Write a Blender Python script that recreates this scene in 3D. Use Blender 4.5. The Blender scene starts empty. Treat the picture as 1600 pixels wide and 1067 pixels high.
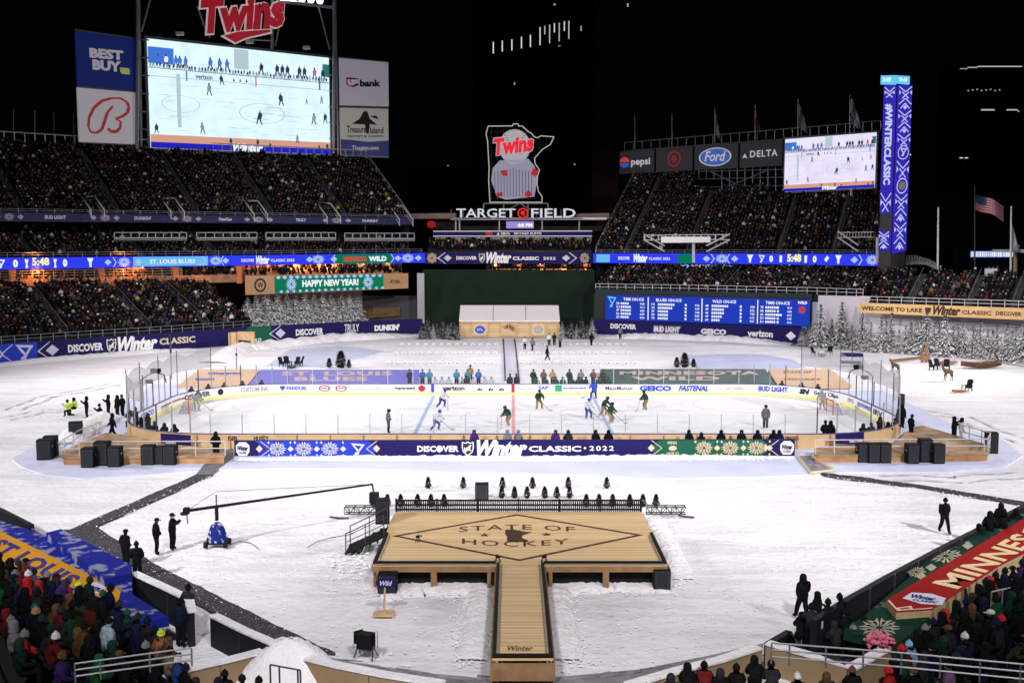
import bpy, bmesh, math, random
from math import sin, cos, pi, radians as R
from mathutils import Vector, Matrix
random.seed(7)
SC = bpy.context.scene; COL = SC.collection
# ---------------------------------------------------------------- camera
FPX, HOR, CH = 1622.0, 374.0, 15.1           # focal length in px of the 1600 px wide photo, horizon row, eye height
PITCH = math.atan((533.5-HOR)/FPX)
cam = bpy.data.cameras.new('camera'); camo = bpy.data.objects.new('camera', cam); COL.objects.link(camo)
camo.location = (0, 0, CH); camo.rotation_euler = (pi/2-PITCH, 0, 0)
cam.sensor_width = 36; cam.lens = 36*FPX/1600; cam.clip_start = .5; cam.clip_end = 3000
SC.camera = camo
# ---------------------------------------------------------------- world: night
w = bpy.data.worlds.new('World'); SC.world = w; w.use_nodes = True
w.node_tree.nodes['Background'].inputs[0].default_value = (.10, .12, .2, 1)
w.node_tree.nodes['Background'].inputs[1].default_value = .004
SC.view_settings.view_transform = 'Standard'; SC.view_settings.look = 'None'
SC.view_settings.exposure = 0; SC.view_settings.gamma = 1; SC.view_settings.use_curve_mapping = False
SC.cycles.max_bounces = 5; SC.cycles.transparent_max_bounces = 24; SC.cycles.sample_clamp_indirect = 3
# ---------------------------------------------------------------- stadium floodlights (banks on the roofs, out of frame) and added fill spots
def flood_or_fill(x, y, z, tx, ty, power, size, blend=.6, rad=2.5, col=(1, .955, .97)):
    l = bpy.data.lights.new('flood_and_fill_spot', 'SPOT'); l.energy = power; l.spot_size = R(size); l.spot_blend = blend
    l.shadow_soft_size = rad; l.color = col
    o = bpy.data.objects.new('flood_and_fill_spot', l); COL.objects.link(o); o.location = (x, y, z)
    o.rotation_euler = (Vector((tx, ty, 0))-Vector((x, y, z))).to_track_quat('-Z', 'Y').to_euler()
FLOODS_AND_FILLS = ((-58, -12, 54, -10, 98, 370e3, 46, .7), (58, -12, 54, 10, 98, 370e3, 46, .7), (-14, -6, 44, -3, 50, 74e3, 44, .7), (14, -6, 44, 3, 50, 74e3, 44, .7),  # inner pair behind the camera added to fill the near field
          (-42, 190, 62, -4, 92, 105e3, 60, .7), (70, 190, 56, 8, 92, 105e3, 60, .7), (-112, 92, 52, -8, 94, 230e3, 54, .7), (112, 92, 52, 8, 94, 230e3, 54, .7))
for f in FLOODS_AND_FILLS: flood_or_fill(*f[:5], f[5]*1.05, *f[6:])
flood_or_fill(-104, 104, 50, 14, 140, 190e3, 62, .8)  # this beam and its mirror added to lift the dark outfield
flood_or_fill(104, 104, 50, -14, 140, 190e3, 62, .8)
# unseen spots over the field, added to brighten outfield walls, firs and pavilion
flood_or_fill(24, 70, 46, 70, 136, 190e3, 36, .8)
flood_or_fill(-20, 70, 46, -36, 152, 80e3, 34, .8)
flood_or_fill(0, 64, 46, 2, 160, 85e3, 26, .8)
# unseen spot added to bring out the brown building beyond the park
flood_or_fill(60, 215, 12, 33, 262, 9e3, 70, .8, 1, (1, .75, .6))
# unseen fill spots added to light the near seating faintly
for (x, y, z, tx, ty, e) in ((-8, 10, 24, -22, 30, 1.0e3), (8, 10, 24, 22, 30, 1.0e3)):
    flood_or_fill(x, y, z, tx, ty, e, 75, .8, 4)
# ---------------------------------------------------------------- picture <-> place helpers (all on real planes)
cp, sp = cos(PITCH), sin(PITCH)
def ray(px, py):
    u = (px-800)/FPX; v = (533.5-py)/FPX
    return Vector((u, cp+v*sp, -sp+v*cp))
def G(px, py, z=0.0):
    d = ray(px, py); t = (z-CH)/d.z
    return Vector((d.x*t, d.y*t, z))
def D(px, py, Y):
    d = ray(px, py); t = Y/d.y
    return Vector((d.x*t, Y, CH+d.z*t))
def zat(py, Y):
    v = (533.5-py)/FPX
    return CH+Y*(v*cp-sp)/(cp+v*sp)
def proj(P):
    zr = P[2]-CH; dep = P[1]*cp-zr*sp
    return 800+FPX*P[0]/dep, 533.5-FPX*(P[1]*sp+zr*cp)/dep
# ---------------------------------------------------------------- materials
MATS = {}
def mat(name, c=(.5, .5, .5), rough=.6, metal=0, em=None, es=1.0, var=0, vs=2.0, bump=0, bs=8.0, spec=.25):
    if name in MATS: return MATS[name]
    m = bpy.data.materials.new(name); m.use_nodes = True; N = m.node_tree.nodes; L = m.node_tree.links
    b = N['Principled BSDF']; b.inputs['Base Color'].default_value = (*c, 1); b.inputs['Roughness'].default_value = rough
    b.inputs['Metallic'].default_value = metal; b.inputs['Specular IOR Level'].default_value = spec
    if em:
        b.inputs['Emission Color'].default_value = (*em, 1); b.inputs['Emission Strength'].default_value = es
    if var or bump:
        tc = N.new('ShaderNodeTexCoord')
    if var:
        n = N.new('ShaderNodeTexNoise'); n.inputs['Scale'].default_value = vs; n.inputs['Detail'].default_value = 5
        L.new(tc.outputs['Object'], n.inputs['Vector'])
        r = N.new('ShaderNodeMapRange'); r.inputs[1].default_value = .3; r.inputs[2].default_value = .7
        r.inputs[3].default_value = 1-var; r.inputs[4].default_value = 1+var; L.new(n.outputs[0], r.inputs[0])
        mx = N.new('ShaderNodeVectorMath'); mx.operation = 'SCALE'; mx.inputs[0].default_value = c
        L.new(r.outputs[0], mx.inputs['Scale']); L.new(mx.outputs[0], b.inputs['Base Color'])
        if em:
            r2 = N.new('ShaderNodeMath'); r2.operation = 'MULTIPLY'; r2.inputs[1].default_value = es
            L.new(r.outputs[0], r2.inputs[0]); L.new(r2.outputs[0], b.inputs['Emission Strength'])
    if bump:
        n2 = N.new('ShaderNodeTexNoise'); n2.inputs['Scale'].default_value = bs; n2.inputs['Detail'].default_value = 6
        L.new(tc.outputs['Object'], n2.inputs['Vector'])
        bp = N.new('ShaderNodeBump'); bp.inputs['Strength'].default_value = bump; bp.inputs['Distance'].default_value = .1
        L.new(n2.outputs[0], bp.inputs['Height']); L.new(bp.outputs[0], b.inputs['Normal'])
    MATS[name] = m; return m
def led(name, c, s=1.0): return mat(name, (.004, .004, .004), 1, em=c, es=s, spec=0)
def plank(name, c1, c2, gap, width, axis='Y', gw=.07):
    """boards: a colour of its own for each board, grain along it, dark joints"""
    m = bpy.data.materials.new(name); m.use_nodes = True; N = m.node_tree.nodes; L = m.node_tree.links
    b = N['Principled BSDF']; b.inputs['Roughness'].default_value = .7
    tc = N.new('ShaderNodeTexCoord'); s = N.new('ShaderNodeSeparateXYZ'); L.new(tc.outputs['Object'], s.inputs[0])
    dv = N.new('ShaderNodeMath'); dv.operation = 'DIVIDE'; dv.inputs[1].default_value = width; L.new(s.outputs[axis], dv.inputs[0])
    fl = N.new('ShaderNodeMath'); fl.operation = 'FLOOR'; L.new(dv.outputs[0], fl.inputs[0])
    fr = N.new('ShaderNodeMath'); fr.operation = 'FRACT'; L.new(dv.outputs[0], fr.inputs[0])
    wn = N.new('ShaderNodeTexWhiteNoise'); wn.noise_dimensions = '1D'; L.new(fl.outputs[0], wn.inputs['W'])
    mp = N.new('ShaderNodeMapping'); L.new(tc.outputs['Object'], mp.inputs[0])
    mp.inputs['Scale'].default_value = {'Y': (.35, 5, 1), 'X': (5, .35, 1), 'Z': (.5, .5, 7)}[axis]
    n = N.new('ShaderNodeTexNoise'); n.inputs['Scale'].default_value = 2; n.inputs['Detail'].default_value = 5; L.new(mp.outputs[0], n.inputs['Vector'])
    ad = N.new('ShaderNodeMath'); ad.operation = 'ADD'; L.new(wn.outputs[0], ad.inputs[0]); L.new(n.outputs[0], ad.inputs[1])
    hf = N.new('ShaderNodeMath'); hf.operation = 'MULTIPLY'; hf.inputs[1].default_value = .55; L.new(ad.outputs[0], hf.inputs[0])
    mx = N.new('ShaderNodeMix'); mx.data_type = 'RGBA'; mx.inputs[6].default_value = (*c1, 1); mx.inputs[7].default_value = (*c2, 1); L.new(hf.outputs[0], mx.inputs[0])
    lt = N.new('ShaderNodeMath'); lt.operation = 'LESS_THAN'; lt.inputs[1].default_value = gw; L.new(fr.outputs[0], lt.inputs[0])
    m2 = N.new('ShaderNodeMix'); m2.data_type = 'RGBA'; m2.inputs[7].default_value = (*gap, 1); L.new(mx.outputs[2], m2.inputs[6]); L.new(lt.outputs[0], m2.inputs[0])
    L.new(m2.outputs[2], b.inputs['Base Color']); MATS[name] = m; return m
def attr_mat(name, rough=.8, em=0):
    m = bpy.data.materials.new(name); m.use_nodes = True; N = m.node_tree.nodes; L = m.node_tree.links
    b = N['Principled BSDF']; b.inputs['Roughness'].default_value = rough; b.inputs['Specular IOR Level'].default_value = .04
    a = N.new('ShaderNodeAttribute'); a.attribute_name = 'cloth_colour'; L.new(a.outputs['Color'], b.inputs['Base Color'])
    MATS[name] = m; return m
def fir_mat(name, green, snow, lo=.15, hi=.45):
    """needles with snow lying on what faces up"""
    m = bpy.data.materials.new(name); m.use_nodes = True; N = m.node_tree.nodes; L = m.node_tree.links
    b = N['Principled BSDF']; b.inputs['Roughness'].default_value = .9; b.inputs['Specular IOR Level'].default_value = .05
    g = N.new('ShaderNodeNewGeometry'); s = N.new('ShaderNodeSeparateXYZ'); L.new(g.outputs['True Normal'], s.inputs[0])
    tc = N.new('ShaderNodeTexCoord'); n = N.new('ShaderNodeTexNoise'); n.inputs['Scale'].default_value = 2.5; n.inputs['Detail'].default_value = 4; L.new(tc.outputs['Object'], n.inputs['Vector'])
    mu = N.new('ShaderNodeMath'); mu.operation = 'MULTIPLY'; L.new(s.outputs['Z'], mu.inputs[0]); L.new(n.outputs[0], mu.inputs[1])
    r = N.new('ShaderNodeMapRange'); r.inputs[1].default_value = lo; r.inputs[2].default_value = hi; L.new(mu.outputs[0], r.inputs[0])
    mx = N.new('ShaderNodeMix'); mx.data_type = 'RGBA'; mx.inputs[6].default_value = (*green, 1); mx.inputs[7].default_value = (*snow, 1)
    L.new(r.outputs[0], mx.inputs[0]); L.new(mx.outputs[2], b.inputs['Base Color']); MATS[name] = m; return m
def glass_mat(name, tint=(.9, .95, 1), op=.05, rough=.1, diffuse=False):
    m = bpy.data.materials.new(name); m.use_nodes = True; N = m.node_tree.nodes; L = m.node_tree.links
    N.remove(N['Principled BSDF']); o = N['Material Output']
    t = N.new('ShaderNodeBsdfTransparent'); t.inputs[0].default_value = (*tint, 1)
    g = N.new('ShaderNodeBsdfDiffuse' if diffuse else 'ShaderNodeBsdfGlossy')
    g.inputs[0].default_value = (.3, .3, .32, 1) if diffuse else (.9, .9, .9, 1)
    if not diffuse: g.inputs['Roughness'].default_value = rough
    mx = N.new('ShaderNodeMixShader'); mx.inputs[0].default_value = op
    L.new(t.outputs[0], mx.inputs[1]); L.new(g.outputs[0], mx.inputs[2]); L.new(mx.outputs[0], o.inputs[0]); MATS[name] = m; return m
# ---------------------------------------------------------------- objects
def tag(o, label=None, cat=None, group=None, kind=None):
    if label: o['label'] = label
    if cat: o['category'] = cat
    if group: o['group'] = group
    if kind: o['kind'] = kind
    return o
def thing(name, label, cat, loc=(0, 0, 0), group=None, rz=0):
    o = bpy.data.objects.new(name, None); COL.objects.link(o); o.location = loc; o.rotation_euler = (0, 0, rz); o.empty_display_size = .2
    return tag(o, label, cat, group)
def link(name, me, parent=None, loc=None):
    o = bpy.data.objects.new(name, me); COL.objects.link(o)
    if parent: o.parent = parent
    if loc is not None: o.location = loc
    return o
def copy_tree(o, parent=None):
    c = o.copy(); COL.objects.link(c); c.parent = parent
    for ch in list(o.children): copy_tree(ch, c)
    return c
def wloc(o):
    v = Vector((0, 0, 0))
    while o is not None: v += o.location; o = o.parent
    return v
class MB:
    def __init__(s): s.v = []; s.f = []; s.m = []
    def add(s, vs, fs, mi=0):
        n = len(s.v); s.v += [tuple(p) for p in vs]; s.f += [tuple(i+n for i in f) for f in fs]; s.m += [mi]*len(fs)
    def box(s, c, d, rz=0, mi=0):
        hx, hy, hz = d[0]/2, d[1]/2, d[2]/2; cr, sr = cos(rz), sin(rz); vs = []
        for z in (-hz, hz):
            for x, y in ((-hx, -hy), (hx, -hy), (hx, hy), (-hx, hy)): vs.append((c[0]+x*cr-y*sr, c[1]+x*sr+y*cr, c[2]+z))
        s.add(vs, [(3, 2, 1, 0), (4, 5, 6, 7), (0, 1, 5, 4), (1, 2, 6, 5), (2, 3, 7, 6), (3, 0, 4, 7)], mi)
    def tube(s, a, b, r, r2=None, n=6, mi=0):
        a, b = Vector(a), Vector(b); r2 = r if r2 is None else r2; d = (b-a).normalized()
        x = d.orthogonal().normalized(); y = d.cross(x); vs = []
        for p, q in ((a, r), (b, r2)):
            for i in range(n): t = 2*pi*i/n+pi/n; vs.append(p+(x*cos(t)+y*sin(t))*q)
        s.add(vs, [(i, (i+1) % n, n+(i+1) % n, n+i) for i in range(n)]+[tuple(range(n))[::-1], tuple(range(n, 2*n))], mi)
    def path(s, pts, r, n=5, mi=0):
        for a, b in zip(pts, pts[1:]): s.tube(a, b, r, n=n, mi=mi)
    def poly(s, pts, mi=0): s.add(pts, [tuple(range(len(pts)))], mi)
    def slab(s, pts, z0, z1, mi=0, ms=None):
        """flat polygon extruded down: pts are XY(Z)"""
        n = len(pts); ms = mi if ms is None else ms
        s.add([(p[0], p[1], z1) for p in pts], [tuple(range(n))], mi)
        s.add([(p[0], p[1], z1) for p in pts]+[(p[0], p[1], z0) for p in pts], [(i, n+i, n+(i+1) % n, (i+1) % n) for i in range(n)]+[tuple(range(n, 2*n))[::-1]], ms)
    def lathe(s, c, prof, n=10, mi=0, sx=1, sy=1):
        vs = []
        for (r, z) in prof:
            for i in range(n): t = 2*pi*i/n; vs.append((c[0]+r*cos(t)*sx, c[1]+r*sin(t)*sy, c[2]+z))
        fs = [(k*n+i, k*n+(i+1) % n, (k+1)*n+(i+1) % n, (k+1)*n+i) for k in range(len(prof)-1) for i in range(n)]
        s.add(vs, fs+[tuple(range(n))[::-1], tuple(range((len(prof)-1)*n, len(prof)*n))], mi)
    def mesh(s, name, mats, off=(0, 0, 0), smooth=False):
        me = bpy.data.meshes.new(name)
        me.from_pydata([(p[0]-off[0], p[1]-off[1], p[2]-off[2]) for p in s.v], [], s.f)
        for m in (mats if isinstance(mats, (list, tuple)) else [mats]): me.materials.append(m)
        me.polygons.foreach_set('material_index', s.m)
        if smooth: me.polygons.foreach_set('use_smooth', [True]*len(s.f))
        me.update(); return me
    def build(s, name, mats, parent=None, smooth=False, base=True):
        if parent is not None: off = wloc(parent)
        elif base and s.v:
            xs = [p[0] for p in s.v]; ys = [p[1] for p in s.v]; off = Vector(((min(xs)+max(xs))/2, (min(ys)+max(ys))/2, min(p[2] for p in s.v)))
        else: off = Vector((0, 0, 0))
        o = link(name, s.mesh(name, mats, off, smooth), parent)
        if parent is None: o.location = off
        return o
def struct(name, mb, m): return tag(mb.build(name, m), kind='structure')
# ---------------------------------------------------------------- lettering
TX = {}
def glyphs(s, bold=.02, shear=0, sp=1.0):
    k = (s, bold, shear, sp)
    if k not in TX:
        c = bpy.data.curves.new('t', 'FONT'); c.body = s; c.offset = bold; c.shear = shear; c.resolution_u = 2; c.space_character = sp
        o = bpy.data.objects.new('t', c); me = bpy.data.meshes.new_from_object(o)
        vs = [v.co.copy() for v in me.vertices]; fs = [tuple(p.vertices) for p in me.polygons]
        x0 = min(v.x for v in vs); x1 = max(v.x for v in vs); y0 = min(v.y for v in vs); y1 = max(v.y for v in vs)
        TX[k] = ([((v.x-x0)/(x1-x0), (v.y-y0)/(y1-y0)) for v in vs], fs)
        bpy.data.objects.remove(o); bpy.data.curves.remove(c); bpy.data.meshes.remove(me)
    return TX[k]
def maptext(mb, s, fn, mi=0, bold=.02, shear=0, sp=1.0):
    vs, fs = glyphs(s, bold, shear, sp); mb.add([fn(u, v) for u, v in vs], fs, mi)
class Path:
    """an upright surface along a line on plan, from (px, y_top, y_bottom, Y) rows of the photo at real depth"""
    def __init__(s, rows, tw=None):
        s.p = []
        for px, yt, yb, Y in rows:
            c = D(px, (yt+yb)/2, Y); s.p.append((c.x, c.y, zat(yb, Y), zat(yt, Y)))
        s.fin()
    @classmethod
    def xy(c, pts, z0, z1):
        o = c.__new__(c); o.p = [(q[0], q[1], z0, z1) for q in pts]; o.fin(); return o
    def fin(s):
        s.L = [0]
        for a, b in zip(s.p, s.p[1:]): s.L.append(s.L[-1]+math.hypot(b[0]-a[0], b[1]-a[1]))
        s.tab = []
        n = max(60, 12*len(s.p))
        for i in range(n+1):
            u = i/n; q = s.at(u); s.tab.append((proj((q[0], q[1], (q[2]+q[3])/2))[0], u))
    def at(s, u):
        d = u*s.L[-1]; i = 0
        while i < len(s.L)-2 and s.L[i+1] < d: i += 1
        t = (d-s.L[i])/max(1e-6, s.L[i+1]-s.L[i]); a, b = s.p[i], s.p[i+1]
        q = [a[k]+(b[k]-a[k])*t for k in range(4)]
        dx, dy = b[0]-a[0], b[1]-a[1]; l = math.hypot(dx, dy); nx, ny = dy/l, -dx/l
        if nx*(-q[0])+ny*(-q[1]) < 0: nx, ny = -nx, -ny
        return q+[nx, ny]
    def u(s, px):
        T = s.tab
        for (a, ua), (b, ub) in zip(T, T[1:]):
            if (a-px)*(b-px) <= 0 and a != b: return ua+(ub-ua)*(px-a)/(b-a)
        if abs(T[0][0]-px) < abs(T[-1][0]-px):
            a, b = T[0], T[1]; return a[1]+(b[1]-a[1])*(px-a[0])/(b[0]-a[0])
        a, b = T[-2], T[-1]; return a[1]+(b[1]-a[1])*(px-a[0])/(b[0]-a[0])
    def P(s, px, py, off=.05):
        q = s.at(s.u(px)); return Vector((q[0]+q[4]*off, q[1]+q[5]*off, zat(py, q[1])))
    def V(s, px, v, off=.05):
        q = s.at(s.u(px)); return Vector((q[0]+q[4]*off, q[1]+q[5]*off, q[2]+(q[3]-q[2])*v))
    def board(s, mb, th=.2, mi=0, u0=0, u1=1, v0=0, v1=1, off=0):
        us = [u0]+[l/s.L[-1] for l in s.L if u0 < l/s.L[-1] < u1]+[u1]
        vs = []
        for u in us:
            q = s.at(min(1, max(0, u))); h = q[3]-q[2]
            if u < 0 or u > 1: pass
            f = (q[0]+q[4]*off, q[1]+q[5]*off); g = (q[0]+q[4]*(off-th), q[1]+q[5]*(off-th))
            vs += [(*f, q[2]+h*v0), (*f, q[2]+h*v1), (*g, q[2]+h*v1), (*g, q[2]+h*v0)]
        fs = []
        for i in range(len(us)-1):
            a = 4*i
            for k in range(4): fs.append((a+k, a+(k+1) % 4, a+4+(k+1) % 4, a+4+k))
        fs += [(0, 3, 2, 1), tuple(4*(len(us)-1)+k for k in range(4))]
        mb.add(vs, fs, mi)
    def strip(s, mb, px0, px1, v0, v1, mi=0, off=.03):
        u0, u1 = s.u(px0), s.u(px1)
        if u0 > u1: u0, u1 = u1, u0
        s.board(mb, .02, mi, u0, u1, v0, v1, off)
    def text(s, mb, t, px0, px1, v0, v1, mi=0, bold=.02, shear=0, off=.05, sp=1.0):
        maptext(mb, t, lambda a, b: s.V(px0+(px1-px0)*a, v0+(v1-v0)*b, off), mi, bold, shear, sp)
    def textp(s, mb, t, px0, px1, yt, yb, mi=0, bold=.02, shear=0, off=.05, sl=0, sp=1.0):
        maptext(mb, t, lambda a, b: s.P(px0+(px1-px0)*a, yb+(yt-yb)*b+sl*(px1-px0)*a, off), mi, bold, shear, sp)
    def polyp(s, mb, pts, mi=0, off=.05): mb.poly([s.P(x, y, off) for x, y in pts], mi)
    def shape(s, mb, polys, px0, px1, v0, v1, mi=0, off=.05):
        for pl in polys: mb.poly([s.V(px0+(px1-px0)*(x+1)/2, v0+(v1-v0)*(y+1)/2, off) for x, y in pl], mi)
# shapes in a -1..1 square
def rot(pl, a): return [(x*cos(a)-y*sin(a), x*sin(a)+y*cos(a)) for x, y in pl]
DIAM = [[(-1, 0), (0, -1), (1, 0), (0, 1)]]
def flake():
    o = []
    for k in range(8):
        a = k*pi/4; o.append(rot([(.12, .03), (.5, .3), (.98, .1), (.5, .02)], a)); o.append(rot([(.12, -.03), (.5, -.02), (.98, -.1), (.5, -.3)], a))
    return o
FLAKE = flake()
def ring(r0, r1, n=20, sy=1): return [[(r0*cos(a), r0*sin(a)*sy), (r1*cos(a), r1*sin(a)*sy), (r1*cos(b), r1*sin(b)*sy), (r0*cos(b), r0*sin(b)*sy)] for a, b in ((2*pi*i/n, 2*pi*(i+1)/n) for i in range(n))]
def disc(r=1, n=16): return [[(r*cos(2*pi*i/n), r*sin(2*pi*i/n)) for i in range(n)]]
SHIELD = [(-.9, .95), (-.35, .8), (0, 1), (.35, .8), (.9, .95), (.95, .2), (.75, -.5), (0, -1), (-.75, -.5), (-.95, .2)]
NOTE = [[(-1, 1), (1, .8), (.9, .5), (-.7, .7)], [(-.8, .72), (-.5, .69), (.25, -.25), (.05, -.5)], [(.85, .52), (.55, .55), (.1, -.2), (.3, -.35)], [(.0, -.3), (.3, -.4), (.1, -.9), (-.35, -1), (-.5, -.7), (-.2, -.45)]]
def chev(d, t=.3): return [[(-d*.6, 1), (-d*.6+t*.9, 1), (d*.6+t*.9-.3, 0), (d*.6-.3, 0)], [(-d*.6, -1), (-d*.6+t*.9, -1), (d*.6+t*.9-.3, 0), (d*.6-.3, 0)]]
# ================================================================ palette
M_snow = mat('snow', (.82, .81, .845), .9, var=.05, vs=.35, bump=1.0, bs=2.2, spec=.2)
M_snow2 = mat('snow_heaped', (.83, .82, .845), .9, var=.06, vs=1.5, bump=1.0, bs=5, spec=.2)
M_ice = mat('ice', (.84, .85, .88), .45, var=.02, vs=.5, spec=.2)
M_blue_light = mat('blue_light_patch', (.60, .64, .82), .7, var=.08, vs=.25)  # bluish LED light and shade on the snow, put into the colour
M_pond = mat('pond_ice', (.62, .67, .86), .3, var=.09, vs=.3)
def speck(name, base, fleck, sc, th):
    m = bpy.data.materials.new(name); m.use_nodes = True; N = m.node_tree.nodes; L = m.node_tree.links; b = N['Principled BSDF']; b.inputs['Roughness'].default_value = .9; b.inputs['Specular IOR Level'].default_value = .1
    tc = N.new('ShaderNodeTexCoord'); n = N.new('ShaderNodeTexNoise'); n.inputs['Scale'].default_value = sc; n.inputs['Detail'].default_value = 5; L.new(tc.outputs['Object'], n.inputs['Vector'])
    r = N.new('ShaderNodeMapRange'); r.inputs[1].default_value = th; r.inputs[2].default_value = th+.06; L.new(n.outputs[0], r.inputs[0])
    mx = N.new('ShaderNodeMix'); mx.data_type = 'RGBA'; mx.inputs[6].default_value = (*base, 1); mx.inputs[7].default_value = (*fleck, 1); L.new(r.outputs[0], mx.inputs[0]); L.new(mx.outputs[2], b.inputs['Base Color']); return m
M_track = speck('wet_track', (.05, .047, .055), (.26, .25, .28), 11.0, .60)
M_mat = mat('grey_matting', (.16, .155, .165), .8, var=.25, vs=2)
M_tarp = mat('grey_tarp', (.22, .21, .24), .5, var=.4, vs=1.4, bump=1, bs=2)
M_conc = mat('concrete', (.15, .15, .155), .85, var=.15, vs=.7)
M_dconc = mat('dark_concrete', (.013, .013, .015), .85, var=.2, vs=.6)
M_black = mat('black_paint', (.009, .009, .010), .8, var=.2, vs=3, spec=.15)
M_vinyl = mat('black_vinyl', (.009, .010, .014), .7, spec=.2)
M_dark = mat('dark_steel', (.06, .06, .065), .45, .4)
M_steel = mat('grey_steel', (.32, .32, .34), .45, .5)
M_white = mat('white_paint', (.75, .75, .76), .5)
M_lsteel = mat('pale_steel', (.55, .55, .57), .5, .1)
M_wood = plank('deck_boards', (.84, .62, .33), (.50, .33, .155), (.10, .055, .025), .15, 'Y', .12)
M_wood2 = mat('pine_board', (.56, .38, .2), .7, var=.18, vs=2)
M_brown = mat('brown_board', (.27, .135, .07), .7, var=.2, vs=2)
M_inlay = mat('dark_brown_stain', (.06, .03, .02), .7, var=.2, vs=4)
M_tan = mat('tan_padding', (.30, .21, .115), .7, var=.12, vs=.8)
M_log = plank('log_wall', (.74, .55, .30), (.58, .40, .2), (.12, .07, .03), .34, 'Z', .14)
M_navy = mat('navy_vinyl', (.013, .010, .085), .75, spec=.15, var=.06, vs=.4)
M_royal = mat('royal_vinyl', (.02, .045, .46), .75, spec=.15, var=.06, vs=.5)
M_green = mat('green_vinyl', (.012, .10, .06), .75, spec=.15, var=.08, vs=.5)
M_wht = mat('white_print', (.8, .79, .8), .6)
M_cream = mat('cream_print', (.62, .52, .34), .6)
M_pale = mat('pale_print', (.55, .55, .68), .6)
M_red = mat('red_print', (.5, .02, .03), .6)
M_dred = mat('dark_red_print', (.25, .02, .03), .6)
M_gold = mat('gold_print', (.75, .40, .03), .6)
M_yellow = mat('yellow_kickplate', (.85, .76, .22), .5)
M_bluep = mat('blue_print', (.03, .08, .55), .6)
M_grey = mat('grey_print', (.35, .35, .38), .6)
M_blackp = mat('black_print', (.02, .02, .02), .6)
M_glass = glass_mat('rink_glass', (.965, .98, .985), .035)
M_net = glass_mat('netting', (1, 1, 1), .55, diffuse=True)
M_beye = mat('green_batter_eye', (.005, .016, .007), .9, var=.25, vs=.5)
# ================================================================ the ground
def grid(name, x0, x1, y0, y1, st, m, amp, z=0):
    nx = int((x1-x0)/st); ny = int((y1-y0)/st); rnd = random.Random(3)
    ph = [(rnd.uniform(.05, .9), rnd.uniform(0, 6.28), rnd.uniform(0, 6.28)) for _ in range(10)]
    vs = []
    for j in range(ny+1):
        for i in range(nx+1):
            x = x0+i*st; y = y0+j*st
            h = sum(sin(k*(x*cos(a)+y*sin(a))+b) for k, a, b in ph)/10
            vs.append((x, y, z-amp*(.5+.5*h)-rnd.random()*amp*.12))
    fs = [(j*(nx+1)+i, j*(nx+1)+i+1, (j+1)*(nx+1)+i+1, (j+1)*(nx+1)+i) for j in range(ny) for i in range(nx)]
    b = MB(); b.add(vs, fs); o = b.build(name, m, base=False, smooth=True); return tag(o, kind='structure')
def footprint_snow():
    """snow with trodden specks in it"""
    m = M_snow; N = m.node_tree.nodes; L = m.node_tree.links; b = N['Principled BSDF']
    src = b.inputs['Base Color'].links[0].from_socket
    tc = N.new('ShaderNodeTexCoord'); mp = N.new('ShaderNodeMapping'); mp.inputs['Scale'].default_value = (1.4, 3.4, 1); L.new(tc.outputs['Object'], mp.inputs[0])
    n = N.new('ShaderNodeTexNoise'); n.inputs['Scale'].default_value = 1.5; n.inputs['Detail'].default_value = 3; L.new(mp.outputs[0], n.inputs['Vector'])
    n3 = N.new('ShaderNodeTexNoise'); n3.inputs['Scale'].default_value = .07; n3.inputs['Detail'].default_value = 2; L.new(tc.outputs['Object'], n3.inputs['Vector'])
    ad = N.new('ShaderNodeMath'); ad.operation = 'MULTIPLY_ADD'; ad.inputs[1].default_value = .35; L.new(n3.outputs[0], ad.inputs[0]); L.new(n.outputs[0], ad.inputs[2])
    r = N.new('ShaderNodeMapRange'); r.inputs[1].default_value = .80; r.inputs[2].default_value = .92; r.inputs[3].default_value = 0; r.inputs[4].default_value = .6; L.new(ad.outputs[0], r.inputs[0])
    mx = N.new('ShaderNodeMix'); mx.data_type = 'RGBA'; mx.inputs[7].default_value = (.40, .39, .41, 1); L.new(src, mx.inputs[6]); L.new(r.outputs[0], mx.inputs[0])
    # trodden and driven patches: stretched streaks of greyer packed snow
    mp2 = N.new('ShaderNodeMapping'); mp2.inputs['Rotation'].default_value = (0, 0, .5); mp2.inputs['Scale'].default_value = (.12, .9, 1); L.new(tc.outputs['Object'], mp2.inputs[0])
    n4 = N.new('ShaderNodeTexNoise'); n4.inputs['Scale'].default_value = 1.0; n4.inputs['Detail'].default_value = 6; n4.inputs['Distortion'].default_value = .8; L.new(mp2.outputs[0], n4.inputs['Vector'])
    n5 = N.new('ShaderNodeTexNoise'); n5.inputs['Scale'].default_value = .11; n5.inputs['Detail'].default_value = 5; L.new(tc.outputs['Object'], n5.inputs['Vector'])
    a2 = N.new('ShaderNodeMath'); a2.operation = 'ADD'; L.new(n4.outputs[0], a2.inputs[0]); L.new(n5.outputs[0], a2.inputs[1])
    r2 = N.new('ShaderNodeMapRange'); r2.inputs[1].default_value = .93; r2.inputs[2].default_value = 1.28; r2.inputs[3].default_value = 0; r2.inputs[4].default_value = .55; L.new(a2.outputs[0], r2.inputs[0])
    m3 = N.new('ShaderNodeMix'); m3.data_type = 'RGBA'; m3.inputs[7].default_value = (.50, .50, .55, 1); L.new(mx.outputs[2], m3.inputs[6]); L.new(r2.outputs[0], m3.inputs[0]); L.new(m3.outputs[2], b.inputs['Base Color'])
footprint_snow()
grid('snow_field', -104, 104, 26, 172, .8, M_snow, .16)
b = MB(); b.poly([(-900, -200, -4), (900, -200, -4), (900, 1500, -4), (-900, 1500, -4)]); struct('ground', b, mat('night_ground', (.02, .02, .022), .9))
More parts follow.
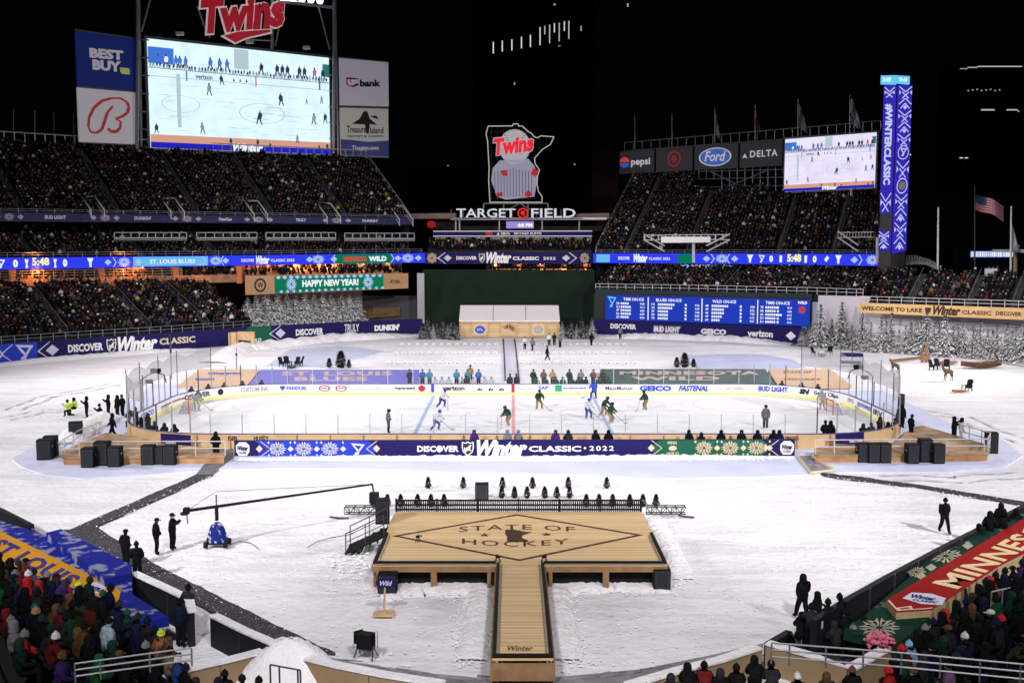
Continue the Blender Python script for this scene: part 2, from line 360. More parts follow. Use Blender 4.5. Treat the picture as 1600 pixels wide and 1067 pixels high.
def patch(name, px, m, z=.012, zz=0):
    b = MB(); b.slab([G(x, y, z) for x, y in px], z-.25, z); return struct(name, b, m)
def rag(px, n=6, a=1.6):
    """break the straight edges of a cleared path up a little"""
    o = []
    for (x0, y0), (x1, y1) in zip(px, px[1:]+px[:1]):
        for i in range(n): t = i/n; o.append((x0+(x1-x0)*t+random.uniform(-a, a)*(i > 0), y0+(y1-y0)*t+random.uniform(-a, a)*.45*(i > 0)))
    return o
patch('blue_light_patch', [(18, 716), (34, 729), (70, 741), (130, 747), (235, 741), (330, 733), (460, 731), (600, 732), (700, 737), (900, 741), (1010, 747), (1200, 744), (1330, 737), (1480, 737), (1570, 729), (1597, 712), (1570, 688), (1470, 655), (1380, 610), (240, 600), (150, 665), (60, 694)], M_blue_light, .008)  # pale sheet painting the bluish light and shade round the rink
patch('cleared_path', rag([(306, 741), (333, 741), (150, 822), (104, 829)]), M_track, .014)
patch('warning_track', rag([(96, 828), (150, 822), (250, 884), (330, 925), (420, 970), (524, 1019), (430, 1019), (380, 985), (300, 938), (210, 884)], 9, 2.2), M_track, .018)
patch('narrow_path', rag([(1278, 738), (1300, 739), (1440, 757), (1600, 783), (1650, 792), (1600, 789), (1440, 762), (1292, 743)], 9, 1.6), M_track, .014)
patch('entrance_walkway', [(330, 741), (365, 715), (365, 700), (335, 706), (306, 741)], M_mat, .016)
patch('centre_walkway', [(786, 529), (804, 529), (812, 596), (787, 596)], M_pond, .02)
patch('pond_ice', [(415, 572), (455, 545), (530, 540), (600, 548), (570, 558), (500, 574)], M_pond, .016)
patch('pond_ice', [(1062, 556), (1120, 553), (1190, 553), (1240, 562), (1260, 575), (1200, 578), (1095, 577)], M_pond, .016)
# heaped snow
def snowbank(name, px, zh, wd, n=40, seed=1, m=None):
    """a lumpy ridge along points on the ground"""
    rnd = random.Random(seed); pts = [G(x, y) for x, y in px]; b = MB(); vs = []
    L = [0]
    for p, q in zip(pts, pts[1:]): L.append(L[-1]+(q-p).length)
    for i in range(n+1):
        d = L[-1]*i/n; k = 0
        while k < len(L)-2 and L[k+1] < d: k += 1
        p = pts[k].lerp(pts[k+1], (d-L[k])/(L[k+1]-L[k])); t = (pts[k+1]-pts[k]).normalized(); nn = Vector((t.y, -t.x, 0))
        e = min(1, 4*min(i, n-i)/n+.15)
        for j in range(7):
            a = (j/6-.5)*2; h = zh*e*max(0, 1-a*a)*rnd.uniform(.6, 1.2); q = p+nn*a*wd*rnd.uniform(.85, 1.15); vs.append((q.x, q.y, h-.12 if abs(a) > .9 else h))
    b.add(vs, [(i*7+j, i*7+j+1, (i+1)*7+j+1, (i+1)*7+j) for i in range(n) for j in range(6)])
    return tag(b.build(name, m or M_snow2, smooth=True, base=False), kind='structure')
snowbank('snow_bank', [(368, 717), (600, 718), (900, 718), (1240, 714)], .3, .4, 160)
snowbank('snow_bank', [(590, 925), (660, 917), (770, 916)], .14, 1.0, 40, 2)
snowbank('snow_bank', [(860, 916), (960, 912), (1046, 915)], .14, 1.0, 40, 3)
snowbank('snow_bank', [(865, 905), (872, 960), (884, 1030)], .22, .75, 60, 5)
snowbank('snow_bank', [(752, 905), (748, 960), (738, 1030)], .2, .7, 60, 6)
snowbank('snow_bank', [(1012, 800), (1040, 850), (1066, 905)], .28, .7, 60, 8)
snowbank('snow_bank', [(330, 566), (380, 545), (430, 540), (520, 531), (650, 524)], .9, 2.0, 60, 7)
snowbank('snow_bank', [(930, 527), (1000, 527), (1130, 531), (1240, 538)], .7, 1.6, 60, 9)
snowbank('snow_bank', [(100, 694), (140, 668), (180, 650)], .8, 1.2, 30, 11)
snowbank('snow_bank', [(-30, 572), (150, 556), (300, 545)], .35, 1.5, 60, 12)
# ================================================================ the rink
RXC, RY1 = .12, G(800, 617).y; RL, RW, RR = 60.96, 25.9, 8.5; RY0 = RY1-RW
IZ = .03
def rink_outline(n=10, grow=0):
    hx = RL/2+grow; hy = RW/2+grow; r = RR+grow; cy = (RY0+RY1)/2; o = []
    for qx, qy, a0 in ((1, 1, 0), (-1, 1, pi/2), (-1, -1, pi), (1, -1, 3*pi/2)):
        for i in range(n+1):
            a = a0+pi/2*i/n; o.append((RXC+qx*(hx-r)+r*cos(a), cy+qy*(hy-r)+r*sin(a)))
    return o
OUT = rink_outline()
b = MB(); b.slab([(x, y) for x, y in OUT], -.2, IZ); struct('ice', b, M_ice)
def mark(px0, px1, y0, y1, m, z=IZ+.004, nm='ice_line'):
    b = MB(); b.poly([(px0, y0, z), (px1, y0, z), (px1, y1, z), (px0, y1, z)]); return struct(nm, b, m)
M_ibl = mat('blue_line_paint', (.42, .52, .82), .3); M_ird = mat('red_line_paint', (.75, .40, .45), .3); M_scuff = mat('skate_scuffs', (.52, .55, .60), .4)
for sx in (-1, 1):
    mark(RXC+sx*7.7-.15, RXC+sx*7.7+.15, RY0+.1, RY1-.1, M_ibl)
    mark(RXC+sx*27.1-.03, RXC+sx*27.1+.03, RY0+1.2, RY1-1.2, M_ird)
mark(RXC-.15, RXC+.15, RY0+.1, RY1-.1, M_ird)
def circle_line(cx, cy, r, m, wd=.05, z=IZ+.004):
    b = MB()
    for pl in ring(r-wd, r, 40): b.poly([(cx+x, cy+y, z) for x, y in pl])
    struct('ice_circle', b, m)
for cx, cy in ((0, 0), (-21, 6.7), (-21, -6.7), (21, 6.7), (21, -6.7)): circle_line(RXC+cx, (RY0+RY1)/2+cy, 4.5, M_ibl if cx == 0 else M_ird)
b = MB(); rnd = random.Random(5)
for i in range(260):
    x = rnd.gauss(2, 11); y = rnd.uniform(RY0+2, RY1-2); r = rnd.uniform(1, 5); a0 = rnd.uniform(0, 6.3); w_ = rnd.uniform(.02, .05)
    if abs(x) > 26: continue
    for k in range(6):
        a = a0+k*.14; c = a+.14; b.poly([(x+r*cos(a), min(RY1-.3, y+r*.5*sin(a)), IZ+.008), (x+(r+w_)*cos(a), min(RY1-.3, y+(r*.5+w_)*sin(a)), IZ+.008), (x+(r+w_)*cos(c), min(RY1-.3, y+(r*.5+w_)*sin(c)), IZ+.008), (x+r*cos(c), min(RY1-.3, y+r*.5*sin(c)), IZ+.008)])
struct('skate_marks', b, M_scuff)
boards = thing('rink_boards', 'white dasher boards with adverts and clear glass enclosing the hockey rink', 'rink boards', (RXC, (RY0+RY1)/2, 0))
n = len(OUT); OO = rink_outline(10, .14)
def band(z0, z1, inn, out, mi, b, idx=None):
    for i in (idx or range(n)):
        j = (i+1) % n; vs = [(*inn[i], z0), (*inn[i], z1), (*out[i], z1), (*out[i], z0), (*inn[j], z0), (*inn[j], z1), (*out[j], z1), (*out[j], z0)]
        b.add(vs, [(0, 4, 5, 1), (1, 5, 6, 2), (2, 6, 7, 3), (3, 7, 4, 0)], mi)
b = MB(); band(.25, 1.05, OUT, OO, 0, b); b.build('board_wall', M_wht, boards)
b = MB(); band(IZ, .25, rink_outline(10, -.01), OO, 0, b); b.build('kickplate', M_yellow, boards)
b = MB(); band(1.05, 1.09, rink_outline(10, -.03), rink_outline(10, .17), 0, b); b.build('cap_rail', mat('navy_cap', (.05, .06, .2), .4), boards)
b = MB(); band(IZ, 1.04, rink_outline(10, .145), rink_outline(10, .19), 0, b, list(range(22, 44))); b.build('outer_ply', mat('plywood', (.52, .35, .18), .7, var=.12, vs=1), boards)
# plywood back of the near side
bk = Path.xy([(RXC-28.5, RY0-.16), (RXC+28.5, RY0-.16)], -.1, 1.03)
bk = Path.xy([(RXC-23.0, RY0-.3), (RXC+23.0, RY0-.3)], -.1, 1.05)
b = MB(); bk.board(b, .1, 0)
b.build('plywood_back', mat('plywood', (.52, .35, .18), .7, var=.12, vs=1), boards)
b = MB()
for i in range(20): x = RXC-22.9+i*45.8/19; b.box((x, RY0-.34, .5), (.07, .07, 1.05))
b.build('back_stud', M_brown, boards)
b = MB()
for t, a, c in (('HUSKY', 397, 420), ('NB', 357, 371), ('DRAGNA', 1227, 1248)): bk.textp(b, t, a, c, 681, 688, 0)
b.build('lettering', M_blackp, boards)
# adverts along the inside, photo columns at the far side and round both corners
arc = OUT[n//2-1+0:n//2] if False else None
inner = [OUT[i] for i in range(0, 22)]              # right end, far side, left end
inner = [(OUT[-1][0], OUT[-1][1])]+inner+[OUT[22], OUT[23]]
ARC = Path.xy([(RXC+RL/2, RY0+7.5)]+[OUT[i] for i in range(0, 22)]+[(RXC-RL/2, RY0+7.5)], .25, 1.05)
def ad(t, a, c, m, v0=.2, v1=.78, bold=.03, shear=0, sp=1.0):
    b = MB(); ARC.text(b, t, a, c, v0, v1, 0, bold, shear, .03, sp); return b.build('advert_lettering', m, boards)
ad('GEICO', 220, 240, M_bluep); ad('penn mutual', 252, 290, M_dred, .3, .7); ad('DISC VER', 289, 328, M_blackp)
ad('CUSTOM INK', 376, 420, M_grey, .2, .8); ad('FANDUEL', 448, 480, M_bluep, .3, .75); ad('caesars sportsbook', 554, 606, M_grey, .35, .65, .01)
ad('guaranteed', 616, 648, M_blackp, .25, .75); ad('verizon', 691, 726, M_blackp, .25, .8, .04)
ad('KRAFT HEINZ', 810, 838, M_grey, .35, .65, .01); ad('SAP', 841, 857, M_bluep, .35, .8); ad('enterprise', 880, 916, M_bluep, .35, .7)
ad('MassMutual', 946, 988, M_blackp, .3, .75, .01); ad('GEICO', 999, 1049, M_bluep, .15, .85, .06); ad('FASTENAL', 1060, 1107, M_bluep, .15, .85, .05, .3)
ad('NAVY FEDERAL', 1134, 1163, M_grey, .35, .65, .01); ad('BUD LIGHT', 1185, 1231, M_bluep, .2, .85, .05); ad('SN', 1249, 1265, M_blackp, .2, .85, .08, .2)
ad('Great Clips', 1272, 1310, M_blackp, .2, .8); ad('PPG', 1325, 1334, M_grey, .25, .75); ad('SOUTHWEST', 1340, 1362, M_bluep, .3, .75); ad('IRV', 1365, 1379, M_blackp, .2, .8)
def adshape(polys, a, c, m, v0, v1):
    b = MB(); ARC.shape(b, polys, a, c, v0, v1, 0, .03); return b.build('advert_emblem', m, boards)
adshape(disc(1), 306.5, 312.5, M_red, .25, .7); adshape(disc(1), 340, 349, M_blackp, .12, .88); adshape([[(-.6, .1), (.7, .4), (-.5, -.3)]], 340, 349, M_wht, .1, .9) if False else None
adshape([[(-1, .4), (-.5, 1), (0, .7), (.5, 1), (1, .4), (0, -1)]], 437, 446, M_bluep, .2, .85)
for a in (498, 524): adshape(disc(1), a, a+18, M_red, .12, .88); b = MB(); ARC.shape(b, disc(.72), a, a+18, .12, .88, 0, .05); b.build('advert_centre', M_wht, boards); b = MB(); ARC.shape(b, [[(-.5, -.1), (.5, -.1), (.5, .25), (-.5, .25)]], a, a+18, .12, .88, 0, .07); b.build('advert_emblem', M_bluep, boards)
adshape([[(-1, .3), (0, 1), (1, .3), (.7, -.6), (0, -1), (-.7, -.6)]], 653, 665, M_red, .05, .95)
for a in (745, 762, 779): adshape([[(-1, -1), (-.35, -1), (.1, .1), (-.35, .35)], [(-.1, -1), (.4, -1), (.65, -.4), (.2, .1)]][:2], a, a+11, M_blackp, .2, .75)
for a in (676,): adshape([[(-1, -1), (1, -1), (1, 1), (-1, 1)]], a-2.5, a+2.5, M_bluep, 0, 1)
adshape([[(-1, -1), (1, -1), (1, 1), (-1, 1)]], 799, 804, M_red, 0, 1); adshape([[(-1, -1), (1, -1), (1, 1), (-1, 1)]], 924.5, 929.5, M_bluep, 0, 1)
adshape([[(-1, -1), (1, -1), (1, 1), (-1, 1)]], 867.5, 878, mat('kelly_green', (.02, .35, .15), .5), .12, .9)
# glass: near and far sides low, ends and corners tall with netting above
def side_glass(y, x0, x1, z1, k, rs, ms):
    for i in range(k):
        a = x0+(x1-x0)*i/k; c = x0+(x1-x0)*(i+1)/k
        b = MB(); b.box(((a+c)/2, y, (1.09+z1)/2), (c-a-.03, .015, z1-1.09)); b.build('glass_pane', M_glass, boards)
    for i in range(k+1):
        a = x0+(x1-x0)*i/k; b = MB(); b.box((a, y, (1.0+z1)/2), (rs, .05, z1-1.0)); b.build('stanchion', ms, boards)
M_stan = mat('stanchion_grey', (.30, .31, .33), .4, .2)
side_glass(RY0-.06, RXC-22, RXC+22, 2.5, 19, .05, M_stan)
side_glass(RY1+.06, RXC-22, RXC+22, 2.5, 18, .05, M_lsteel)
for side in (0, 1):
    idx = list(range(11, 22))+list(range(22, 33)) if side else list(range(33, 44))+list(range(0, 11))
    pts = [OO[i % n] for i in idx]
    pl = Path.xy(pts, 0, 1); K = 24; q = [pl.at(i/K) for i in range(K+1)]
    for i in range(K):
        a, c = q[i], q[i+1]; b = MB()
        b.add([(a[0], a[1], 1.09), (c[0], c[1], 1.09), (c[0], c[1], 3.0), (a[0], a[1], 3.0)], [(0, 1, 2, 3)]); b.build('glass_pane', M_glass, boards)
        b = MB(); b.tube((a[0], a[1], 1.0), (a[0], a[1], 3.05), .05, n=6); b.build('stanchion', M_stan if i % 3 else M_dark, boards)
    # safety netting hung between poles
    nt = thing('safety_netting', ('left' if side else 'right')+'most grey safety netting on thin poles above the end glass of the rink', 'netting', (pts[10][0], pts[10][1], 3), 'safety nets behind the goals')
    b = MB(); zt = []
    for i in range(5, K-4):
        a, c = q[i], q[i+1]; ht = 4.75-.35*((i % 3) == 1)
        b.poly([(a[0], a[1], 3.05), (c[0], c[1], 3.05), (c[0], c[1], 4.75-.35*(((i+1) % 3) == 1)), (a[0], a[1], ht)])
    b.build('net', M_net, nt)
    for i in range(5, K-3, 3):
        a = q[i]; b = MB(); b.tube((a[0], a[1], .1), (a[0], a[1], 5.1), .035, n=6); b.build('pole', M_dark, nt)
# goals
def goal(px, py, face, lab):
    p = G(px, py, IZ); t = thing('hockey_goal', lab, 'goal', p, 'hockey goals')
    b = MB(); y0, y1 = -.92, .92
    b.path([(0, y0, 0), (0, y0, 1.22), (0, y1, 1.22), (0, y1, 0)], .045, 6); m = b.mesh('goal_frame', M_red); link('goal_frame', m, t)
    b = MB(); d = -face*1.0
    b.path([(0, y0, 1.2), (d*.5, y0, 1.1), (d, y0, 0), (d, y1, 0), (d*.5, y1, 1.1), (0, y1, 1.2)], .03, 5); link('rear_bar', b.mesh('rear_bar', M_wht), t)
    b = MB(); b.poly([(d*.5, y0, 1.1), (d*.5, y1, 1.1), (d, y1, 0), (d, y0, 0)]); b.poly([(0, y0, 1.2), (0, y1, 1.2), (d*.5, y1, 1.1), (d*.5, y0, 1.1)])
    for y in (y0, y1): b.poly([(0, y, 1.2), (d*.5, y, 1.1), (d, y, 0), (0, y, 0)])
    link('goal_net', b.mesh('goal_net', glass_mat('goal_mesh', (1, 1, 1), .45, diffuse=True)), t)
goal(300, 644, 1, 'hockey goal with white net at the left end of the ice'); goal(1296, 646, -1, 'hockey goal with white net at the right end of the ice')
# ---------------------------------------------------------------- long banner on the snow in front of the rink
def fair_isle(P, par, a, c, v0, v1, mflake, mdiam, step):
    x = a; k = 0; b1 = MB(); b2 = MB()
    while x < c-step*.4:
        P.shape(b1, FLAKE, x, x+step*.72, v0, v1, 0)
        P.shape(b2, DIAM, x+step*.74, x+step*.98, v0+.3*(v1-v0), v1-.3*(v1-v0), 0, .06)
        P.shape(b2, DIAM, x+step*.82, x+step*.9, v0-.02, v0+.16, 0, .06); P.shape(b2, DIAM, x+step*.82, x+step*.9, v1-.16, v1+.02, 0, .06)
        P.shape(b2, DIAM, x-step*.02, x+step*.08, v0-.02, v0+.16, 0, .06); P.shape(b2, DIAM, x-step*.02, x+step*.08, v1-.16, v1+.02, 0, .06)
        x += step
    b1.build('snowflake_pattern', mflake, par); b2.build('diamond_pattern', mdiam, par)
def nhl(P, par, a, c, v0, v1, off=.05):
    b = MB(); P.shape(b, [SHIELD], a, c, v0, v1, 0, off); P.shape(b, [[(x*.82, y*.85) for x, y in SHIELD]], a, c, v0, v1, 1, off+.02)
    P.shape(b, [[(-.62, -.45), (-.35, -.55), (.62, .45), (.35, .55)]], a, c, v0, v1, 0, off+.04)
    P.text(b, 'NHL', a+(c-a)*.22, c-(c-a)*.22, v0+.35*(v1-v0), v0+.6*(v1-v0), 0, .04, 0, off+.05)
    b.build('shield_emblem', [M_wht, M_blackp], par)
Yb = 71.6
SG = Path([(366, 688.5, 714, Yb), (1242, 686.5, 712, Yb)])
sg = thing('banner_wall', 'long navy Winter Classic banner with blue and green snowflake ends in front of the rink', 'banner', (0, Yb, SG.p[0][2]))
b = MB(); SG.board(b, .25, 0); b.build('banner_face', M_navy, sg)
b = MB(); SG.polyp(b, [(398, 688.5), (575, 688.3), (594, 701), (575, 713.6), (398, 713.8), (415, 701)], 0, .02); b.build('blue_field', M_royal, sg)
b = MB(); SG.polyp(b, [(1030, 687.2), (1190, 686.8), (1206, 699), (1190, 711.8), (1030, 712.5), (1014, 700)], 0, .02); b.build('green_field', M_green, sg)
fair_isle(SG, sg, 419, 545, .04, .96, M_pale, M_pale, 41); fair_isle(SG, sg, 1085, 1190, .04, .96, M_cream, M_cream, 41)
b = MB(); SG.shape(b, NOTE, 548, 570, .1, .85); b.build('note_emblem', M_pale, sg)
b = MB(); SG.text(b, 'MINN', 1043, 1057, .72, .92); SG.text(b, 'WILD', 1041, 1061, .06, .26); SG.shape(b, disc(.8), 1043, 1059, .3, .68); b.build('round_emblem', M_cream, sg)
b = MB()
for a, mm in ((583, 0), (1012, 0), (1190, 0), (400, 0)): SG.shape(b, DIAM, a, a+11, .28, .74)
for (a, d) in ((572, 1), (406, -1), (1199, 1), (1017, -1)):
    s = 18*(-d); SG.shape(b, [[(-1, 1), (-.8, 1), (1, 0), (.8, 0)], [(-1, -1), (-.8, -1), (1, 0), (.8, 0)]], a if s > 0 else a+18, a+18 if s > 0 else a, .02, .98)
b.build('diamond_trim', M_cream, sg)
b = MB(); SG.text(b, 'DISCOVER', 652, 717, .3, .68, 0, .04); b.build('lettering', M_wht, sg)
b = MB(); SG.shape(b, disc(1), 682, 691, .28, .70, 0, .07); b.build('lettering_dot', M_wht, sg)
b = MB(); SG.text(b, 'Winter', 745, 824, -.02, 1.02, 0, .05, .35); b.build('script_lettering', M_wht, sg)
b = MB(); SG.text(b, 'CLASSIC', 826, 908, .3, .65, 0, .035); SG.text(b, '2022', 921, 959, .35, .65, 0, .02, 0, .05, 1.3); SG.shape(b, disc(1), 912, 916, .44, .58); b.build('lettering', M_wht, sg)
nhl(SG, sg, 721, 741, .06, .94)
for a in (369, 1219):
    b = MB(); SG.shape(b, [[(-1, .5), (-.5, 1), (.5, 1), (1, .5), (1, -.4), (.6, -1), (-.6, -1), (-1, -.4)]], a, a+21, .1, .92); SG.text(b, 'Winter', a+2, a+19, .4, .72, 1, .04, .2, .08); SG.text(b, 'CLASSIC', a+4, a+17, .22, .36, 1, .03, 0, .08); b.build('event_emblem', [M_wht, M_navy], sg)
# smaller navy boards at the ends of the rink
for pts, t, a, c, lab in (([(251, 677, 696, 73.9), (297, 680, 697, 73.0)], 'KRVU', 260, 275, 'small navy board at the left end of the near rink wall'), ([(1306, 678, 693, 73.0), (1350, 675, 694, 73.9)], 'DISCOVER', 1327, 1348, 'small navy board at the right end of the near rink wall')):
    P = Path(pts); t_ = thing('sponsor_board', lab, 'board', (P.p[0][0], P.p[0][1], P.p[0][2])); b = MB(); P.board(b, .08); b.build('face', M_navy, t_)
    b = MB(); P.text(b, t, a, c, .15, .42, 0, .03); b.build('lettering', M_wht, t_)
# ================================================================ the timber stage
SX, SY0, SY1, SZ, SH = .34, G(800, 881, 1.1).y, G(800, 799, 1.1).y, 1.1, 6.38
WX, WY0, WH = .36, G(800, 1027, 1.1).y, 1.03
st = thing('stage', 'T shaped timber stage with a brown State of Hockey diamond and front walkway', 'stage', (SX, (SY0+SY1)/2, 0))
b = MB(); b.box((SX, (SY0+SY1)/2, SZ-.05), (2*SH, SY1-SY0, .1)); b.build('deck', M_wood, st)
b = MB(); b.box((WX, (WY0+SY0)/2, SZ-.055), (2*WH, SY0-WY0-.004, .1)); b.build('walkway_deck', M_wood, st)
b = MB()
for s in (-1, 1):
    b.box((SX+s*(SH/2+WH/2+.02), SY0-.03, SZ-.22), (SH-WH-.04, .06, .24)); 
    for f in (0.03, .5, .97): b.box((SX+s*(WH+.15+(SH-WH-.25)*f), SY0-.04, .43), (.26 if f == .5 else .16, .1, .86))
    b.box((SX+s*(SH+.03), (SY0+SY1)/2, SZ-.22), (.06, SY1-SY0, .24))
    for k in range(5): b.box((SX+s*(SH-.05), SY0+.3+k*(SY1-SY0-.5)/4, .43), (.12, .12, .86))
    b.box((WX+s*(WH+.03), (SY0+WY0)/2-.02, SZ-.3), (.06, SY0-WY0-.14, .42))
    for k in range(6): b.box((WX+s*(WH-.04), WY0+.2+k*1.7, .4), (.1, .1, .8))
b.box((WX, WY0-.05, .62), (2*WH+.14, .08, .6)); b.box((SX, SY1+.03, SZ-.3), (2*SH, .06, .5)); b.build('fascia', M_brown if False else mat('reddish_pine', (.27, .155, .075), .7, var=.2, vs=2), st)
b = MB()
for s in (-1, 1):
    b.box((SX+s*(SH/2+WH/2+.05), SY0+.5, .4), (SH-WH-.3, .05, .86)); b.box((SX+s*(SH-.35), (SY0+SY1)/2, .4), (.05, SY1-SY0-.8, .86)); b.box((WX+s*(WH-.25), (WY0+SY0)/2, .38), (.05, SY0-WY0-.3, .8))
b.build('black_skirt', M_black, st)
b = MB(); e = .13
for s in (-1, 1):
    b.box((SX+s*(SH/2+WH/2), SY0+.07, SZ+.05), (SH-WH-.02, e, .12)); b.box((SX+s*(SH-.07), SY0+(SY1-SY0)*.27, SZ+.05), (e, (SY1-SY0)*.54-.3, .12))
    b.box((WX+s*(WH-.07), (WY0+SY0)/2+.04, SZ+.045), (e, SY0-WY0-.2, .12))
b.box((WX, WY0+.06, SZ+.045), (2*WH, e, .12)); b.build('light_strip_housing', M_black, st)
b = MB()
for s in (-1, 1):
    b.box((SX+s*(SH/2+WH/2), SY0-.03, SZ+.01), (SH-WH-.1, .03, .04)); b.box((WX+s*(WH-.22), (WY0+SY0)/2, SZ+.03), (.05, SY0-WY0-.4, .05)); b.box((SX+s*(SH-.24), SY0+(SY1-SY0)*.26, SZ+.03), (.04, (SY1-SY0)*.5-.5, .05))
b.build('conduit', M_steel, st)
def dk(px, py, z=SZ+.006): return G(px, py, z)
b = MB(); dv = [dk(612, 837), dk(808, 803), dk(1006, 835.5), dk(812, 876)]
cc = sum(dv, Vector())/4; di = [cc+(p-cc)*.935 for p in dv]
for i in range(4): j = (i+1) % 4; b.poly([dv[i], dv[j], di[j], di[i]])
b.build('diamond_inlay', M_inlay, st)
def arctext(mb, t, pa, pc, ytop, ybot, sag):
    maptext(mb, t, lambda u, v: dk(pa+(pc-pa)*u, ybot+(ytop-ybot)*v+sag*(4*(u-.5)**2)), 0, .008, 0, 1.2)
b = MB(); arctext(b, 'STATE OF', 717, 898, 819, 827, 4); arctext(b, 'HOCKEY', 722, 889, 845, 853.5, -4.5)
for cx, cy in ((757, 835.5), (854, 834.5)):
    q = dk(cx, cy); b.poly([(q.x+(.3 if i % 2 == 0 else .12)*sin(i*pi/5), q.y+(.34 if i % 2 == 0 else .14)*cos(i*pi/5), q.z) for i in range(10)])
b.build('stained_lettering', M_inlay, st)
MN = [(-.75, .9), (-.3, .9), (-.25, 1), (-.15, .88), (.2, .75), (.45, .6), (1, .5), (.4, .05), (.3, -.2), (.35, -.45), (.7, -.75), (.75, -1), (-.65, -1), (-.65, -.2), (-.8, .3)]
b = MB(); b.poly([dk(808+24*x, 836-10*y) for x, y in MN]); b.build('state_outline_inlay', mat('brown_stain', (.05, .02, .012), .7), st)
b = MB(); maptext(b, 'Winter', lambda u, v: dk(793+40*u, 1016-8*v), 0, .02, .3); b.build('worn_lettering', M_inlay, st)
# picket fence behind the stage
fn = thing('picket_fence', 'black picket fence along the back edge of the timber stage', 'fence', (SX, SY1, SZ))
b = MB(); k = 128
for i in range(k+1): b.box((SX-SH+.1+(2*SH-.2)*i/k, SY1-.06, SZ+.31), (.062, .03, .62))
b.build('pickets', M_black, fn)
b = MB()
for z in (.12, .36, .6): b.box((SX, SY1-.03, SZ+z), (2*SH-.1, .04, .09))
b.build('rail', M_black, fn)
b = MB()
for i in range(7): b.box((SX-SH+.05+(2*SH-.1)*i/6, SY1-.01, SZ+.33), (.09, .07, .72))
b.build('post', M_black, fn)

# smooth heap of ploughed snow at the lower left of the walkway
def heap(c, r, h, seed):
    rnd = random.Random(seed); b = MB(); vs = []; nr, na = 12, 30; ph = [(rnd.randint(2, 7), rnd.uniform(0, 6.3), rnd.uniform(.02, .07)) for _ in range(5)]
    for k in range(nr+1):
        for i in range(na):
            a = 2*pi*i/na; f = k/nr; R1 = r*f*(1+sum(m*sin(n*a+p) for n, p, m in ph)); z = h*(1-f*f)**1.1*(1+rnd.uniform(-.05, .05))-.1
            vs.append((c.x+R1*cos(a)*1.1, c.y+R1*sin(a)*.8, c.z+z))
    b.add(vs, [(k*na+i, k*na+(i+1) % na, (k+1)*na+(i+1) % na, (k+1)*na+i) for k in range(nr) for i in range(na)])
    tag(b.build('snow_heap', M_snow2, smooth=True, base=False), kind='structure')
heap(G(452, 1056, 0), 1.75, 1.45, 4)

# crumbs and clods of kicked-up snow: along the cleared paths, round the stage and over the trodden field
def clumps():
    rnd = random.Random(17); b = MB()
    def one(x, y, r):
        z = .0; vs = [(x+r*rnd.uniform(.7, 1.2), y, z), (x, y+r*rnd.uniform(.7, 1.2), z), (x-r*rnd.uniform(.7, 1.2), y, z), (x, y-r*rnd.uniform(.7, 1.2), z), (x+r*.2*rnd.uniform(-1, 1), y, z+r*rnd.uniform(.5, .9))]
        b.add(vs, [(0, 1, 4), (1, 2, 4), (2, 3, 4), (3, 0, 4)])
    def line(px, n, sp, r0, r1):
        P_ = [G(*q) for q in px]
        for _ in range(n):
            k = rnd.randrange(len(P_)-1); p = P_[k].lerp(P_[k+1], rnd.random()); one(p.x+rnd.gauss(0, sp), p.y+rnd.gauss(0, sp), rnd.uniform(r0, r1))
    for q in ([(104, 829), (306, 741)], [(150, 822), (333, 741)], [(150, 822), (250, 884), (330, 925), (420, 970), (524, 1019)], [(96, 828), (210, 884), (300, 938), (430, 1019)], [(1276, 737), (1440, 757), (1600, 783)], [(1290, 743), (1440, 765), (1600, 791)]): line(q, 90, .22, .025, .07)
    line([(586, 925), (762, 918)], 200, .5, .04, .10); line([(862, 918), (1046, 915)], 200, .5, .04, .10)
    line([(748, 920), (736, 1040)], 300, .5, .03, .08); line([(872, 920), (886, 1040)], 300, .5, .03, .08); line([(1015, 800), (1062, 905)], 200, .5, .03, .09); line([(560, 900), (540, 870)], 80, .8, .05, .12)
    line([(368, 718), (1240, 716)], 500, .3, .05, .14); line([(430, 545), (640, 540)], 120, 2.0, .05, .12)
    for _ in range(1500): p = G(rnd.uniform(150, 1500), rnd.uniform(760, 1040)); one(p.x, p.y, rnd.uniform(.03, .07))
    tag(b.build('snow_clods', M_snow2, base=False), 'loose clods and crumbs of trodden snow', 'snow', kind='stuff')
clumps()
# packed wheel ruts
M_rut = mat('packed_snow', (.60, .60, .66), .8, var=.1, vs=2)
for q in ([(20, 640), (70, 620), (180, 600)], [(0, 655), (60, 642), (110, 640)], [(1420, 640), (1500, 650), (1600, 690)], [(1600, 740), (1500, 748), (1380, 745)]):
    P_ = [G(x, y) for x, y in q]; K = 24
    def bez(t): n_ = len(P_)-1; k = min(n_-1, int(t*n_)); u = t*n_-k; a = P_[k]; c = P_[k+1]; return a.lerp(c, u)
    b = MB()
    for off in (-.75, .75):
        for i in range(K):
            a, c = bez(i/K), bez((i+1)/K); d = (c-a).normalized(); nn = Vector((-d.y, d.x, 0)); w_ = .11+.05*sin(i*1.7)
            wob = .18*sin(i*.6); wob2 = .18*sin((i+1)*.6); b.add([a+nn*(off-w_+wob)+Vector((0, 0, .006)), c+nn*(off-w_+wob2)+Vector((0, 0, .006)), c+nn*(off+w_+wob2)+Vector((0, 0, .006)), a+nn*(off+w_+wob)+Vector((0, 0, .006))], [(0, 1, 2, 3)])
    struct('wheel_rut', b, M_rut)
